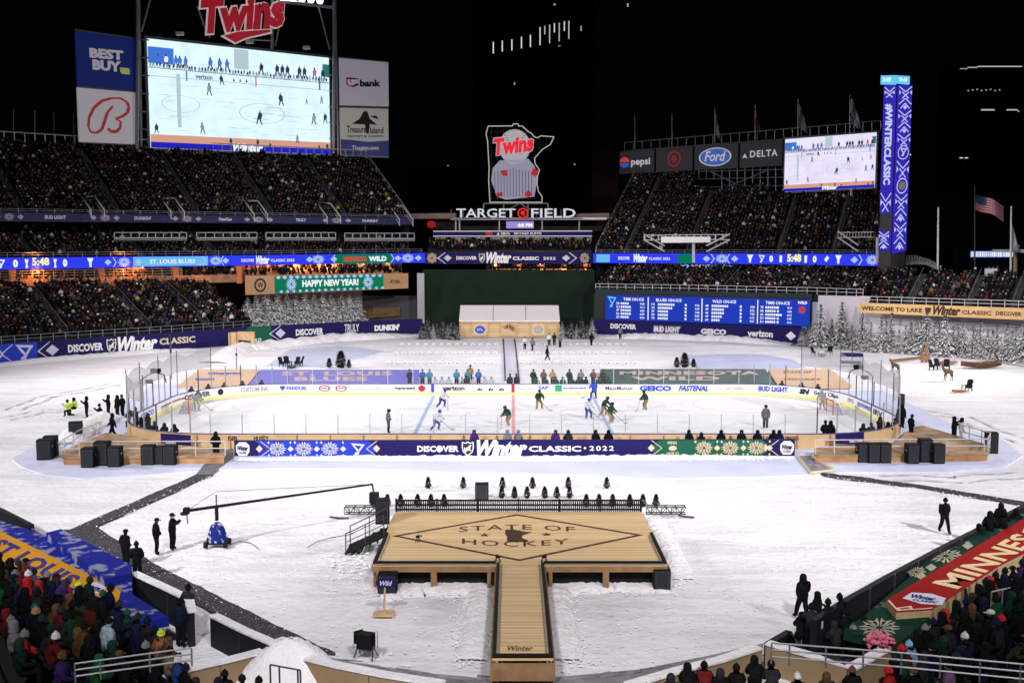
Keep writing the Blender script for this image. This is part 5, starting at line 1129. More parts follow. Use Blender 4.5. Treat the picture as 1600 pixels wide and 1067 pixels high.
def lat(P, b, x0, x1, y0, y1, k):
    """a lattice of chevrons and crosses in pale lines"""
    h = (y1-y0)/k; xc = (x0+x1)/2
    def ln(a, c, w=1.5): dx, dy = c[0]-a[0], c[1]-a[1]; l = math.hypot(dx, dy); nx, ny = -dy/l*w/2, dx/l*w/2; P.polyp(b, [(a[0]+nx, a[1]+ny), (c[0]+nx, c[1]+ny), (c[0]-nx, c[1]-ny), (a[0]-nx, a[1]-ny)], 0, .2)
    for i in range(k):
        y = y0+i*h
        if i % 2 == 0:
            ln((x0, y), (xc, y+h*.45)); ln((x1, y), (xc, y+h*.45)); ln((xc-5, y+h*.45), (xc+5, y+h)); ln((xc+5, y+h*.45), (xc-5, y+h))
            P.polyp(b, [(x0, y+h*.3), (x0+3, y+h*.5), (x0, y+h*.7)], 0, .2); P.polyp(b, [(x1, y+h*.3), (x1-3, y+h*.5), (x1, y+h*.7)], 0, .2)
        else:
            ln((x0, y+h*.5), (xc, y)); ln((x1, y+h*.5), (xc, y)); ln((x0+3, y+h*.85), (xc, y+h*.4)); ln((x1-3, y+h*.85), (xc, y+h*.4)); P.polyp(b, [(xc, y+h*.55), (xc+3, y+h*.75), (xc, y+h*.95), (xc-3, y+h*.75)], 0, .2)
b = MB(); lat(PR, b, 1399, 1418.5, 136, 228, 5); lat(PR, b, 1399, 1418, 252, 278, 1); lat(PR, b, 1399, 1417, 304, 392, 4); lat(PL, b, 1379.5, 1395, 137, 153, 1); lat(PL, b, 1379, 1395, 302, 331, 1); lat(PL, b, 1378.5, 1394, 362, 390, 2)
PR.shape(b, ring(.88, 1, 20), 1400, 1417, .56, .645, 0, .2); PR.shape(b, NOTE, 1403, 1414, .58, .63, 0, .2); PR.shape(b, ring(.85, 1, 20), 1400, 1417, .355, .45, 0, .2)
b.build('lattice_pattern', M_lpw, pil)
b = MB(); PR.shape(b, disc(.75), 1401, 1416, .37, .435, 0, .2); b.build('round_emblem', led('pillar_dim_gold', (.4, .3, .2), .5), pil)
CT = [Path([(1376, 118.5, 132.5, 152.9), (1397, 118, 132.5, 150.4)]), Path([(1397, 118, 132.5, 150.4), (1421.5, 119.5, 132.5, 152.9)])]
b = MB(); [c.board(b, .3, 0) for c in CT]; b.build('top_screen', led('led_sky_cyan', (.12, .6, .95), 1), pil)
b = MB(); CT[0].text(b, '5:48', 1380, 1393, .3, .8, 0, .06, 0, .1); CT[1].text(b, '0-0', 1404, 1417, .3, .8, 0, .06, 0, .1); b.build('top_lettering', M_ledw, pil)
# ================================================================ people
J0 = dict(pelvis=(0, 0, .95), spine=(0, 0, 1.14), chest=(0, .01, 1.36), neck=(0, .0, 1.52), head=(0, -.02, 1.64), crown=(0, -.01, 1.74),
          shl=(.17, 0, 1.42), ell=(.27, .03, 1.14), wrl=(.27, -.05, .90), pal=(.27, -.08, .83), shr=(-.17, 0, 1.42), elr=(-.27, .03, 1.14), wrr=(-.27, -.05, .90), par=(-.27, -.08, .83),
          hil=(.10, 0, .86), knl=(.11, -.03, .49), anl=(.11, .03, .09), tol=(.12, -.13, .045), hir=(-.10, 0, .86), knr=(-.11, -.03, .49), anr=(-.11, .03, .09), tor=(-.12, -.13, .045))
RAD = dict(pelvis=.165, spine=.165, chest=.17, neck=.07, head=.105, crown=.075, sh=.1, el=.08, wr=.062, pa=.044, hi=.13, kn=.105, an=.085, to=.055)
REG = dict(pelvis=1, spine=1, chest=1, neck=1, head=0, crown=0, sh=1, el=1, wr=1, pa=3, hi=2, kn=2, an=2, to=4)
M_skin = mat('skin', (.5, .3, .21), .6); M_skin2 = mat('skin_dark', (.16, .08, .05), .6); M_feat = mat('eye_brow', (.03, .02, .02), .6)
def human(name, bulk=1.0, hands=True, **P):
    J = dict(J0); J.update(P); vs = []; rad = []; reg = []; idx = {}; ed = []
    def key(k): return k if k in RAD else k[:2]
    for k in J0: idx[k] = len(vs); vs.append(J[k]); rad.append(RAD[key(k)]*(bulk if k in ('spine', 'chest', 'pelvis') or k[:2] in ('sh', 'el') else 1)); reg.append(REG[key(k)])
    E = ['pelvis spine', 'spine chest', 'chest neck', 'neck head', 'head crown']
    for s in 'lr': E += ['chest sh'+s, 'sh%s el%s' % (s, s), 'el%s wr%s' % (s, s), 'wr%s pa%s' % (s, s), 'pelvis hi'+s, 'hi%s kn%s' % (s, s), 'kn%s an%s' % (s, s), 'an%s to%s' % (s, s)]
    ed = [tuple(idx[q] for q in e.split()) for e in E]
    idx['nose'] = len(vs)
    if hands:
        for s in 'lr':
            w_, p = Vector(J['wr'+s]), Vector(J['pa'+s]); d = (p-w_).normalized(); e_ = Vector(J['el'+s]); a = (w_-e_).normalized()
            sd = d.cross(Vector((1 if s == 'l' else -1, 0, .01)));
            if sd.length < .2: sd = Vector((0, 1, 0))
            sd.normalize(); curl = d.cross(sd).normalized()*(.02)
            for i, ln in enumerate((.075, .088, .082, .062)):
                b0 = p+d*.03+sd*(i-1.5)*.026; t = b0+d*ln*.5+curl*.5; u = t+d*ln*.45+curl*1.4
                n0 = len(vs); vs += [tuple(b0), tuple(t), tuple(u)]; rad += [.014, .0125, .01]; reg += [3]*3; ed += [(idx['pa'+s], n0), (n0, n0+1), (n0+1, n0+2)]
            b0 = p-d*.01-sd*.045; u = b0+d*.045-sd*.022; n0 = len(vs); vs += [tuple(b0), tuple(u)]; rad += [.017, .013]; reg += [3]*2; ed += [(idx['pa'+s], n0), (n0, n0+1)]
    me = bpy.data.meshes.new('t'); me.from_pydata(vs, ed, []); o = bpy.data.objects.new('t', me); COL.objects.link(o)
    sk = o.modifiers.new('s', 'SKIN'); sk.use_smooth_shade = True
    for i, r in enumerate(rad): me.skin_vertices[0].data[i].radius = (r, r); me.skin_vertices[0].data[i].use_root = (i == 0)
    ss = o.modifiers.new('u', 'SUBSURF'); ss.levels = 1; ss.render_levels = 1
    dg = bpy.context.evaluated_depsgraph_get(); dg.update(); m2 = bpy.data.meshes.new_from_object(o.evaluated_get(dg), depsgraph=dg)
    bpy.data.objects.remove(o); m2.name = name
    V = [Vector(v) for v in vs]; segs = [(V[a], V[c], reg[c], (rad[a]+rad[c])/2) for a, c in ed]
    m2.materials.clear()
    for m in (M_skin, M_black, M_black, M_black, M_black, M_feat): m2.materials.append(m)
    hd = V[idx['head']]; nk = V[idx['neck']]; up = (V[idx['crown']]-nk).normalized()
    # the face: nose, brow and chin drawn out of the head itself
    fwd = Vector(P.get('face', (0, -1, 0))).normalized(); rt = fwd.cross(up).normalized()
    for v in m2.vertices:
        q = v.co-hd; f = q.dot(fwd); 
        if q.length < .16 and f > .05 and abs(q.dot(rt)) < .028 and -.035 < q.dot(up) < .03: v.co += fwd*.028
    for p in m2.polygons:
        c = p.center; best = 9; k = 1
        for a, d_, g, r in segs:
            ab = d_-a; t = max(0, min(1, (c-a).dot(ab)/ab.length_squared)); e = (c-(a+ab*t)).length-r*.9
            if e < best: best = e; k = g
        if k == 0 and ((c-hd).dot(fwd) < .01 or (c-hd).dot(up) > .06): k = 5       # hair
        p.material_index = k
    b = MB(); 
    for s in (-1, 1):
        c = hd+fwd*.102+rt*s*.036+up*.025; b.poly([c+rt*.014, c+up*.009, c-rt*.014, c-up*.009], 5); c = hd+fwd*.1+up*-.05; 
    b.poly([c+rt*.025, c+up*.006, c-rt*.025, c-up*.006], 5)
    bm = bmesh.new(); bm.from_mesh(m2)
    for f in b.f:
        fc = bm.faces.new([bm.verts.new(b.v[i]) for i in f]); fc.material_index = 5
    for f in bm.faces: f.smooth = True
    bm.to_mesh(m2); bm.free(); m2['head'] = list(hd); return m2
def sit(**k):
    d = dict(pelvis=(0, .02, .56), spine=(0, .05, .76), chest=(0, .04, .98), neck=(0, .02, 1.14), head=(0, -.01, 1.26), crown=(0, 0, 1.36), shl=(.18, .03, 1.04), shr=(-.18, .03, 1.04),
             ell=(.27, -.02, .8), wrl=(.16, -.26, .70), pal=(.11, -.31, .69), elr=(-.27, -.02, .8), wrr=(-.16, -.26, .70), par=(-.11, -.31, .69),
             hil=(.10, -.02, .53), knl=(.13, -.42, .52), anl=(.13, -.40, .1), tol=(.14, -.56, .05), hir=(-.10, -.02, .53), knr=(-.13, -.42, .52), anr=(-.13, -.40, .1), tor=(-.14, -.56, .05)); d.update(k); return d
POSE = {
 'stand': human('standing_person', 1.3),
 'look': human('standing_person', 1.3, ell=(.29, .06, 1.15), wrl=(.18, -.16, 1.02), pal=(.12, -.2, 1.03), elr=(-.29, .06, 1.15), wrr=(-.18, -.16, 1.02), par=(-.12, -.2, 1.03), head=(.01, -.06, 1.62), crown=(.01, -.06, 1.72)),
 'walk': human('walking_person', 1.3, knl=(.11, -.16, .50), anl=(.11, -.26, .10), tol=(.12, -.42, .07), knr=(-.11, .06, .49), anr=(-.11, .28, .14), tor=(-.12, .15, .04), ell=(.29, .1, 1.14), wrl=(.3, .2, .93), pal=(.3, .2, .86), elr=(-.29, -.03, 1.14), wrr=(-.27, -.2, .98), par=(-.27, -.25, .93)),
 'camera': human('person_with_camera', 1.1, ell=(.25, -.16, 1.22), wrl=(.12, -.36, 1.42), pal=(.08, -.4, 1.46), elr=(-.25, -.16, 1.22), wrr=(-.12, -.36, 1.42), par=(-.08, -.4, 1.46), chest=(0, -.02, 1.36)),
 'sit': human('seated_person', 1.32, **sit()),
 'sit2': human('seated_person', 1.38, **sit(spine=(.02, .02, .76), chest=(.03, -.05, .97), neck=(.03, -.09, 1.12), head=(.04, -.13, 1.23), crown=(.05, -.13, 1.33), shl=(.2, -.06, 1.03), shr=(-.15, -.06, 1.03), ell=(.26, -.2, .8), wrl=(.1, -.38, .78), pal=(.05, -.42, .79), elr=(-.22, -.2, .8), wrr=(-.08, -.38, .78), par=(-.04, -.42, .8))),
 'cheer': human('seated_person', 1.3, **sit(ell=(.32, -.08, 1.22), wrl=(.28, -.14, 1.48), pal=(.27, -.15, 1.56))),
 'kneel': human('kneeling_photographer', 1.12, pelvis=(0, .05, .5), spine=(0, .02, .69), chest=(0, -.03, .9), neck=(0, -.05, 1.06), head=(0, -.1, 1.17), crown=(0, -.09, 1.27), shl=(.18, -.04, .96), shr=(-.18, -.04, .96), ell=(.25, -.25, .8), wrl=(.1, -.42, .98), pal=(.06, -.46, 1.02), elr=(-.25, -.25, .8), wrr=(-.1, -.42, .98), par=(-.06, -.46, 1.02),
                hil=(.1, .03, .46), knl=(.14, -.36, .47), anl=(.14, -.3, .1), tol=(.15, -.45, .05), hir=(-.1, .03, .46), knr=(-.12, -.1, .1), anr=(-.12, .33, .1), tor=(-.12, .45, .05)),
 'skate': human('skating_player', 1.3, pelvis=(0, .16, .82), spine=(0, .08, 1.0), chest=(0, -.08, 1.19), neck=(0, -.17, 1.32), head=(0, -.24, 1.42), crown=(0, -.25, 1.52), shl=(.2, -.09, 1.25), shr=(-.2, -.09, 1.25), ell=(.34, -.22, 1.02), wrl=(.2, -.45, .92), pal=(.16, -.5, .9), elr=(-.36, -.1, 1.0), wrr=(-.32, -.36, .82), par=(-.31, -.42, .78),
                hil=(.13, .15, .74), knl=(.22, -.12, .46), anl=(.22, .02, .12), tol=(.24, -.16, .07), hir=(-.13, .15, .74), knr=(-.3, .08, .44), anr=(-.46, .34, .14), tor=(-.5, .2, .07)),
 'glide': human('skating_player', 1.3, pelvis=(0, .1, .86), spine=(0, .06, 1.05), chest=(0, -.03, 1.26), neck=(0, -.09, 1.4), head=(0, -.14, 1.51), crown=(0, -.15, 1.61), shl=(.2, -.04, 1.31), shr=(-.2, -.04, 1.31), ell=(.37, -.1, 1.08), wrl=(.28, -.36, .98), pal=(.25, -.42, .96), elr=(-.35, -.12, 1.08), wrr=(-.2, -.38, .95), par=(-.16, -.43, .93),
                hil=(.12, .08, .78), knl=(.24, -.1, .48), anl=(.3, .03, .12), tol=(.32, -.15, .07), hir=(-.12, .08, .78), knr=(-.2, -.12, .47), anr=(-.22, .02, .12), tor=(-.24, -.16, .07)),
}
CL = {}
def cloth(c, rough=.9):
    k = tuple(round(x, 3) for x in c)
    if k not in CL: CL[k] = mat('cloth_%d' % len(CL), k, rough, var=.35, vs=6, bump=.6, bs=9, spec=.06)
    return CL[k]
def hat_mesh(kind):
    b = MB()
    if kind == 'knit_hat':
        b.lathe((0, 0, 0), [(.121, -.02), (.128, .0), (.127, .045), (.118, .05), (.112, .09), (.085, .135), (.04, .158)], 12); b.lathe((0, 0, .165), [(.012, -.035), (.038, -.02), (.045, .0), (.036, .025), (.01, .038)], 8); z = 'knit_hat'
    elif kind == 'hood':
        b.lathe((0, .02, -.02), [(.17, -.17), (.155, -.1), (.15, -.02), (.148, .05), (.128, .11), (.085, .155), (.03, .172)], 12, sx=.92, sy=1.0)
        b.v = [(x, (y if y > -.085 else -.085+(y+.085)*.25), z_) for x, y, z_ in b.v]
    elif kind == 'cap':
        b.lathe((0, 0, 0), [(.122, .005), (.124, .04), (.105, .1), (.06, .128), (.02, .133)], 12); b.add([(-.085, -.1, .02), (.085, -.1, .02), (.07, -.2, .0), (-.07, -.2, .0), (-.085, -.1, .035), (.085, -.1, .035), (.07, -.2, .012), (-.07, -.2, .012)], [(0, 1, 2, 3), (7, 6, 5, 4), (0, 3, 7, 4), (1, 5, 6, 2), (3, 2, 6, 7)])
    else:
        b.lathe((0, 0, 0), [(.135, -.05), (.14, .0), (.138, .06), (.12, .11), (.075, .145), (.02, .152)], 12, sx=.92, sy=1.06)
    return b.mesh(kind, M_black, smooth=True)
HATS = {k: hat_mesh(k) for k in ('knit_hat', 'hood', 'cap', 'helmet')}
LAB = set()
NPEOPLE = 0
def person(pose, loc, rz, jacket, pants, hat, label, group=None, skin=None, glove=(.015, .015, .018), boot=(.02, .018, .018), s=1.0):
    """rz = 0 faces the camera"""
    global NPEOPLE; NPEOPLE += 1
    assert label not in LAB, label
    LAB.add(label)
    o = link('person', POSE[pose]); o.location = loc; o.rotation_euler = (0, 0, rz); o.scale = (s, s, s); tag(o, label, 'person', group)
    ms = [skin or M_skin, cloth(jacket), cloth(pants), cloth(glove), cloth(boot), M_feat]
    for i, m in enumerate(ms): o.material_slots[i].link = 'OBJECT'; o.material_slots[i].material = m
    if hat:
        h = link(hat[0], HATS[hat[0]], o, Vector(POSE[pose]['head'])+Vector((0, .01, .045))); h.material_slots[0].link = 'OBJECT'; h.material_slots[0].material = cloth(hat[1])
    return o
CN = {'black': (.007, .007, .008), 'dark grey': (.022, .022, .025), 'navy': (.008, .011, .034), 'red': (.40, .018, .018), 'dark red': (.12, .012, .015), 'green': (.01, .075, .035), 'dark green': (.008, .03, .018), 'brown': (.10, .05, .022),
      'blue': (.02, .07, .28), 'white': (.55, .55, .56), 'grey': (.16, .16, .17), 'purple': (.05, .02, .11), 'orange': (.55, .16, .02), 'lime': (.42, .62, .04), 'tan': (.28, .18, .08), 'teal': (.02, .17, .22), 'pink': (.6, .14, .22), 'yellow': (.6, .45, .05), 'light blue': (.18, .38, .6)}
def field_person(pose, px, py, deg, jk, pt, hat, label, group=None, z=0, **k):
    return person(pose, G(px, py, z), R(deg), CN.get(jk, jk), CN.get(pt, pt), hat and (hat[0], CN[hat[1]]), label, group, **k)
def stick(p, rz, label, dx=0, flip=1):
    """hockey stick lying in the player's gloves"""
    t = thing('hockey_stick', label, 'hockey stick', p, 'hockey sticks', rz)
    b = MB(); b.tube((-.28*flip, -.35, 1.02), (.62*flip, -.95, .08), .017, n=5); link('shaft', b.mesh('shaft', M_blackp), t)
    b = MB(); b.tube((.62*flip, -.95, .07), (.86*flip, -1.12, .06), .03, .025, 5); link('blade', b.mesh('blade', M_blackp), t)
# ---- hockey players and officials
WJ = (.015, .045, .03); WP = (.22, .15, .06); BJ = (.45, .46, .5); BP = (.03, .05, .2)
def player(px, py, deg, team, pose, label, flip=1, st_=True):
    jk, pt, hm = (WJ, WP, (.02, .03, .025)) if team == 'w' else (BJ, BP, (.04, .06, .3)) if team == 'b' else ((.03, .08, .45), BP, (.04, .06, .3))
    p = G(px, py, IZ); person(pose, p, R(deg), jk, pt, ('helmet', hm), label, 'hockey players on the ice', glove=(.2, .13, .05) if team == 'w' else (.02, .04, .2), boot=(.3, .3, .3), s=1.06)
    if st_: stick(p, R(deg), 'hockey stick held by the '+label[0:label.index(' player')]+' player '+label[label.index(' player')+8:], flip=flip)
player(842, 640, 20, 'w', 'glide', 'dark green and tan player nearest the SAP advert')
player(793, 666, -60, 'w', 'skate', 'dark green and tan player below the red line', 1)
player(919, 655, 30, 'b', 'glide', 'pale blue and white player facing two dark opponents')
player(945, 650, 70, 'w', 'skate', 'dark green rear player of the pair at centre right', -1)
player(954, 662, 60, 'w', 'glide', 'dark green front player of the pair at centre right')
player(1008, 641, -80, 'w', 'glide', 'dark green and tan player below the Geico advert', 1)
player(928, 624, 200, 'u', 'glide', 'bright blue player leaving the far boards', 1)
player(683, 673, 70, 'b', 'skate', 'white and blue player near the plywood boards at left')
player(692, 637, 60, 'b', 'skate', 'white and blue player beside the left blue line', -1)
person('glide', G(1285, 641, IZ), R(-70), (.3, .3, .31), (.35, .35, .36), ('helmet', (.3, .3, .32)), 'goalkeeper in grey pads before the right goal', boot=(.3, .3, .3), s=1.1)
person('glide', G(308, 643, IZ), R(80), (.25, .3, .27), (.4, .42, .4), ('helmet', (.1, .15, .12)), 'goalkeeper in pale green before the left goal', boot=(.3, .3, .3), s=1.1)
M_str = None
for px, py, deg, ps, lab in ((1196, 669, 170, 'stand', 'striped linesman standing in the right end zone'), (725, 613, 90, 'skate', 'striped official skating before the Verizon advert'), (607, 676, 100, 'look', 'striped official at the plywood boards left of centre')):
    person(ps, G(px, py, IZ), R(deg), (.10, .10, .105) if px != 725 else (.02, .02, .02), (.012, .012, .012), ('helmet', (.012, .012, .012)), lab, s=1.04)
# leg pads, goal sticks
for px, py, deg, lab in ((1285, 641, -70, 'goal stick held by the right goalkeeper'), (308, 643, 80, 'goal stick held by the left goalkeeper')): stick(G(px, py, IZ), R(deg), lab)
# ---- benches on the far side
fb_y = RY1+1.7
fl_ = thing('bench_platform', 'low black platform behind the far boards where the two teams sit', 'platform', (RXC, fb_y+.6, 0))
b = MB(); b.box((RXC, fb_y+.65, .2), (24, 2.6, .36)); b.build('floor', M_dark, fl_)
b = MB(); b.box((RXC-4.7, fb_y-.2, .62), (7.5, .35, .08)); b.build('bench_seat', M_wood2, fl_); b = MB(); b.box((RXC+5.6, fb_y-.2, .62), (8.5, .35, .08)); b.build('bench_seat', M_wood2, fl_)
for px, c, nm, T in ((641, 'navy', 'navy', 'Blues'), (661, 'blue', 'blue', 'Blues'), (672, 'teal', 'teal', 'Blues'), (714, 'teal', 'teal', 'Blues'), (731, 'teal', 'teal', 'Blues'), (748, 'blue', 'royal blue', 'Blues'), (833, 'dark green', 'dark green', 'Wild'), (849, 'brown', 'brown', 'Wild'), (863, 'tan', 'tan', 'Wild'), (889, 'dark green', 'dark green', 'Wild'), (907, 'grey', 'grey', 'Wild'), (926, 'brown', 'brown', 'Wild'), (942, 'dark grey', 'dark grey', 'Wild')):
    X = (px-800)/FPX*(fb_y+.9+1.5); person('look', (X, fb_y+.9, .38), R(random.uniform(-20, 20)), tuple(v*1.6 for v in CN[c]), CN['black'], ('knit_hat', CN[c]), 'coach in %s coat standing behind the %s bench, about %d tenths along the far boards' % (nm, 'left' if T == 'Blues' else 'right', round((px-380)/86)) if False else 'coach in %s coat standing at the far bench, %s' % (nm, {641: 'leftmost of all', 661: 'third from the left end', 672: 'just right of the navy coach', 714: 'left of the pair above Verizon', 731: 'right of the pair above Verizon', 748: 'beside the centre gap', 833: 'first right of the centre gap', 849: 'between green and tan coats', 863: 'third right of the centre gap', 889: 'above the green square advert', 907: 'above the enterprise advert', 926: 'above the right blue board mark', 942: 'rightmost of all'}[px]), 'coaches behind the far benches')
for i, px in enumerate([680, 691, 702, 722, 740, 757, 768]+[838, 852, 868, 879, 893, 903, 915, 935, 950]):
    L_ = i < 7; X = (px-800)/FPX*(fb_y+1.2); person('sit', (X, fb_y-.15, .16), R(random.uniform(-15, 15)), BJ if L_ else WJ, BP if L_ else WP, ('helmet', (.3, .32, .36) if L_ else (.02, .03, .025)), 'hockey player seated on the %s far bench, %s from the left' % ('left' if L_ else 'right', ('first', 'second', 'third', 'fourth', 'fifth', 'sixth', 'seventh', 'eighth', 'ninth')[i if L_ else i-7]), 'players seated on the far benches')
for px, lab in ((797, 'dark-coated person at the centre gap of the far boards, left of two'), (807, 'dark-coated person at the centre gap of the far boards, right of two')): person('stand', ((px-800)/FPX*(fb_y+.4), fb_y-.6, .1), R(10), CN['black'], CN['black'], ('knit_hat', CN['black']), lab)
# spare people in the corners behind the far glass
for px, lab in ((310, 'outermost'), (334, 'second'), (357, 'third'), (383, 'fourth'), (408, 'innermost')):
    P_ = ARC.at(ARC.u(px)); person('sit2', (P_[0]-P_[4]*1.0, P_[1]-P_[5]*1.0, .0), R(30), CN['black'], CN['black'], ('hood', CN['dark grey']), '%s photographer in black behind the far left corner glass' % lab, 'photographers behind the far left corner')
for px, lab in ((1219, 'first'), (1245, 'second'), (1268, 'third')):
    P_ = ARC.at(ARC.u(px)); person('sit2', (P_[0]-P_[4]*1.0, P_[1]-P_[5]*1.0, .0), R(-30), CN['black'], CN['black'], ('hood', CN['dark grey']), '%s photographer in black behind the far right corner glass, from the left' % lab, 'photographers behind the far right corner')
# heads showing over the near banner
for i, (px, c) in enumerate(((741, 'purple'), (793, 'grey'), (810, 'grey'), (868, 'purple'), (888, 'dark grey'), (931, 'black'), (951, 'black'), (1077, 'black'), (1096, 'black'), (1127, 'black'), (1159, 'black'), (1184, 'black'), (1209, 'black'), (1218, 'navy'))):
    Y = 72.9; X = (px-800)/FPX*Y*1.013; person('sit', (X, Y, .18 if px != 1096 else 0), R(random.choice([170, 185, 20, -20])), tuple(v*1.0 for v in CN[c]), CN['black'], ('hood', CN[c if c != 'navy' else 'black']), 'person in %s hood sitting behind the long banner, %s from the left' % (c, ('first', 'second', 'third', 'fourth', 'fifth', 'sixth', 'seventh', 'eighth', 'ninth', 'tenth', 'eleventh', 'twelfth', 'thirteenth', 'fourteenth')[i]), 'people sitting behind the long banner')
# ---- crew around the field
K = 'black'
field_person('look', 338, 719, 175, K, K, ('hood', K), 'man in black coat with back turned at the left end of the long banner', s=1.1)
field_person('look', 245, 866, 110, K, K, ('cap', K), 'man in black looking down beside the camera crane operator')
field_person('camera', 270, 858, 80, K, K, ('cap', K), 'crane operator in black reaching to the camera crane head')
field_person('look', 197, 886, 150, K, K, ('cap', K), 'person in black behind the blue cover, left of two')
field_person('look', 215, 905, 190, K, K, ('knit_hat', K), 'shorter person in black behind the blue cover, right of two', s=.95)
field_person('walk', 1475, 832, 10, K, K, ('knit_hat', K), 'man in black walking on the snow by the right path', s=1.0)
field_person('walk', 1253, 967, 200, K, K, ('hood', K), 'man in black hood walking on the snow at lower right', s=1.02)
field_person('stand', 1275, 992, 230, K, K, ('hood', K), 'person in black leaning on the right dugout wall', s=.95)
for i, (px, py, ps, c, d, lab) in enumerate((
    (108, 650, 'kneel', 'lime', -60, 'crew member in bright lime jacket at far left, outer of two'), (118, 647, 'sit2', 'lime', -60, 'crew member in bright lime jacket at far left, inner of two'),
    (136, 654, 'camera', K, -60, 'camera operator in black beside the lime jackets'), (158, 657, 'kneel', K, -60, 'kneeling crew member in black left of the rink corner'), (170, 651, 'camera', K, -50, 'camera operator in black standing behind the snow heap'),
    (184, 652, 'stand', K, -40, 'person in black at the left net, outer of two'), (192, 651, 'look', K, -40, 'person in black at the left net, inner of two'), (176, 684, 'walk', K, -60, 'person in black walking on the left wooden platform'),
    (205, 668, 'kneel', K, -120, 'photographer in black at the left corner glass, first of seven'), (213, 674, 'camera', K, -120, 'photographer in black at the left corner glass, second of seven'), (222, 680, 'kneel', K, -120, 'photographer in black at the left corner glass, third of seven'), (232, 684, 'camera', K, -130, 'photographer in black at the left corner glass, fourth of seven'),
    (243, 688, 'kneel', K, -140, 'photographer in black at the left corner glass, fifth of seven'), (258, 690, 'kneel', K, -150, 'photographer in black at the left corner glass, sixth of seven'), (273, 692, 'kneel', K, -170, 'photographer in black at the left corner glass, last of seven'),
    (1289, 697, 'look', K, 160, 'person in black at the right plywood wall, shorter of two'), (1297, 697, 'stand', K, 170, 'person in black at the right plywood wall, taller of two'),
    (1348, 691, 'kneel', K, 160, 'photographer in black at the right corner glass, first of seven'), (1360, 690, 'kneel', K, 150, 'photographer in black at the right corner glass, second of seven'), (1374, 690, 'camera', K, 140, 'photographer in black at the right corner glass, third of seven'), (1386, 688, 'kneel', K, 130, 'photographer in black at the right corner glass, fourth of seven'),
    (1396, 682, 'kneel', K, 120, 'photographer in black at the right corner glass, fifth of seven'), (1403, 676, 'camera', K, 120, 'photographer in black at the right corner glass, sixth of seven'), (1409, 668, 'stand', K, 120, 'photographer in black at the right corner glass, last of seven'),
    (1423, 686, 'look', K, 100, 'person in dark coat on the right wooden platform'), (1490, 690, 'camera', K, 100, 'person in black beside the white-coated figure'), (1502, 692, 'stand', 'white', 100, 'person in long white coat on the right wooden platform'))):
    field_person(ps, px, py, d, c, 'white' if c == 'white' else K, ('hood' if i % 3 else 'knit_hat', 'black'), lab, 'crew round the rink corners', s=1.05)
for px, py, ps, c, d, lab in ((855, 563, 'walk', K, 90, 'person in black walking up the snow rows before the pavilion'), (820, 546, 'look', 'white', 20, 'person in white at the right front of the pavilion'), (832, 548, 'walk', 'grey', -40, 'grey-clad person by the pavilion corner'), (858, 540, 'stand', 'white', 0, 'person in white standing by the pavilion right end'), (866, 540, 'look', 'dark green', 10, 'person in dark green by the pavilion right end'), (875, 543, 'look', 'grey', 40, 'person in grey coat by the small firs right of the pavilion'), (924, 540, 'walk', K, -20, 'person in dark coat in the snow below the right firs'), (969, 530, 'stand', 'grey', 180, 'person standing on the snow bank before the Discover lettering'), (735, 597, 'stand', 'tan', 0, 'person in tan coat in the snow behind the far left bench')):
    field_person(ps, px, py, d, c, K, ('knit_hat', 'black'), lab, 'people near the pavilion')
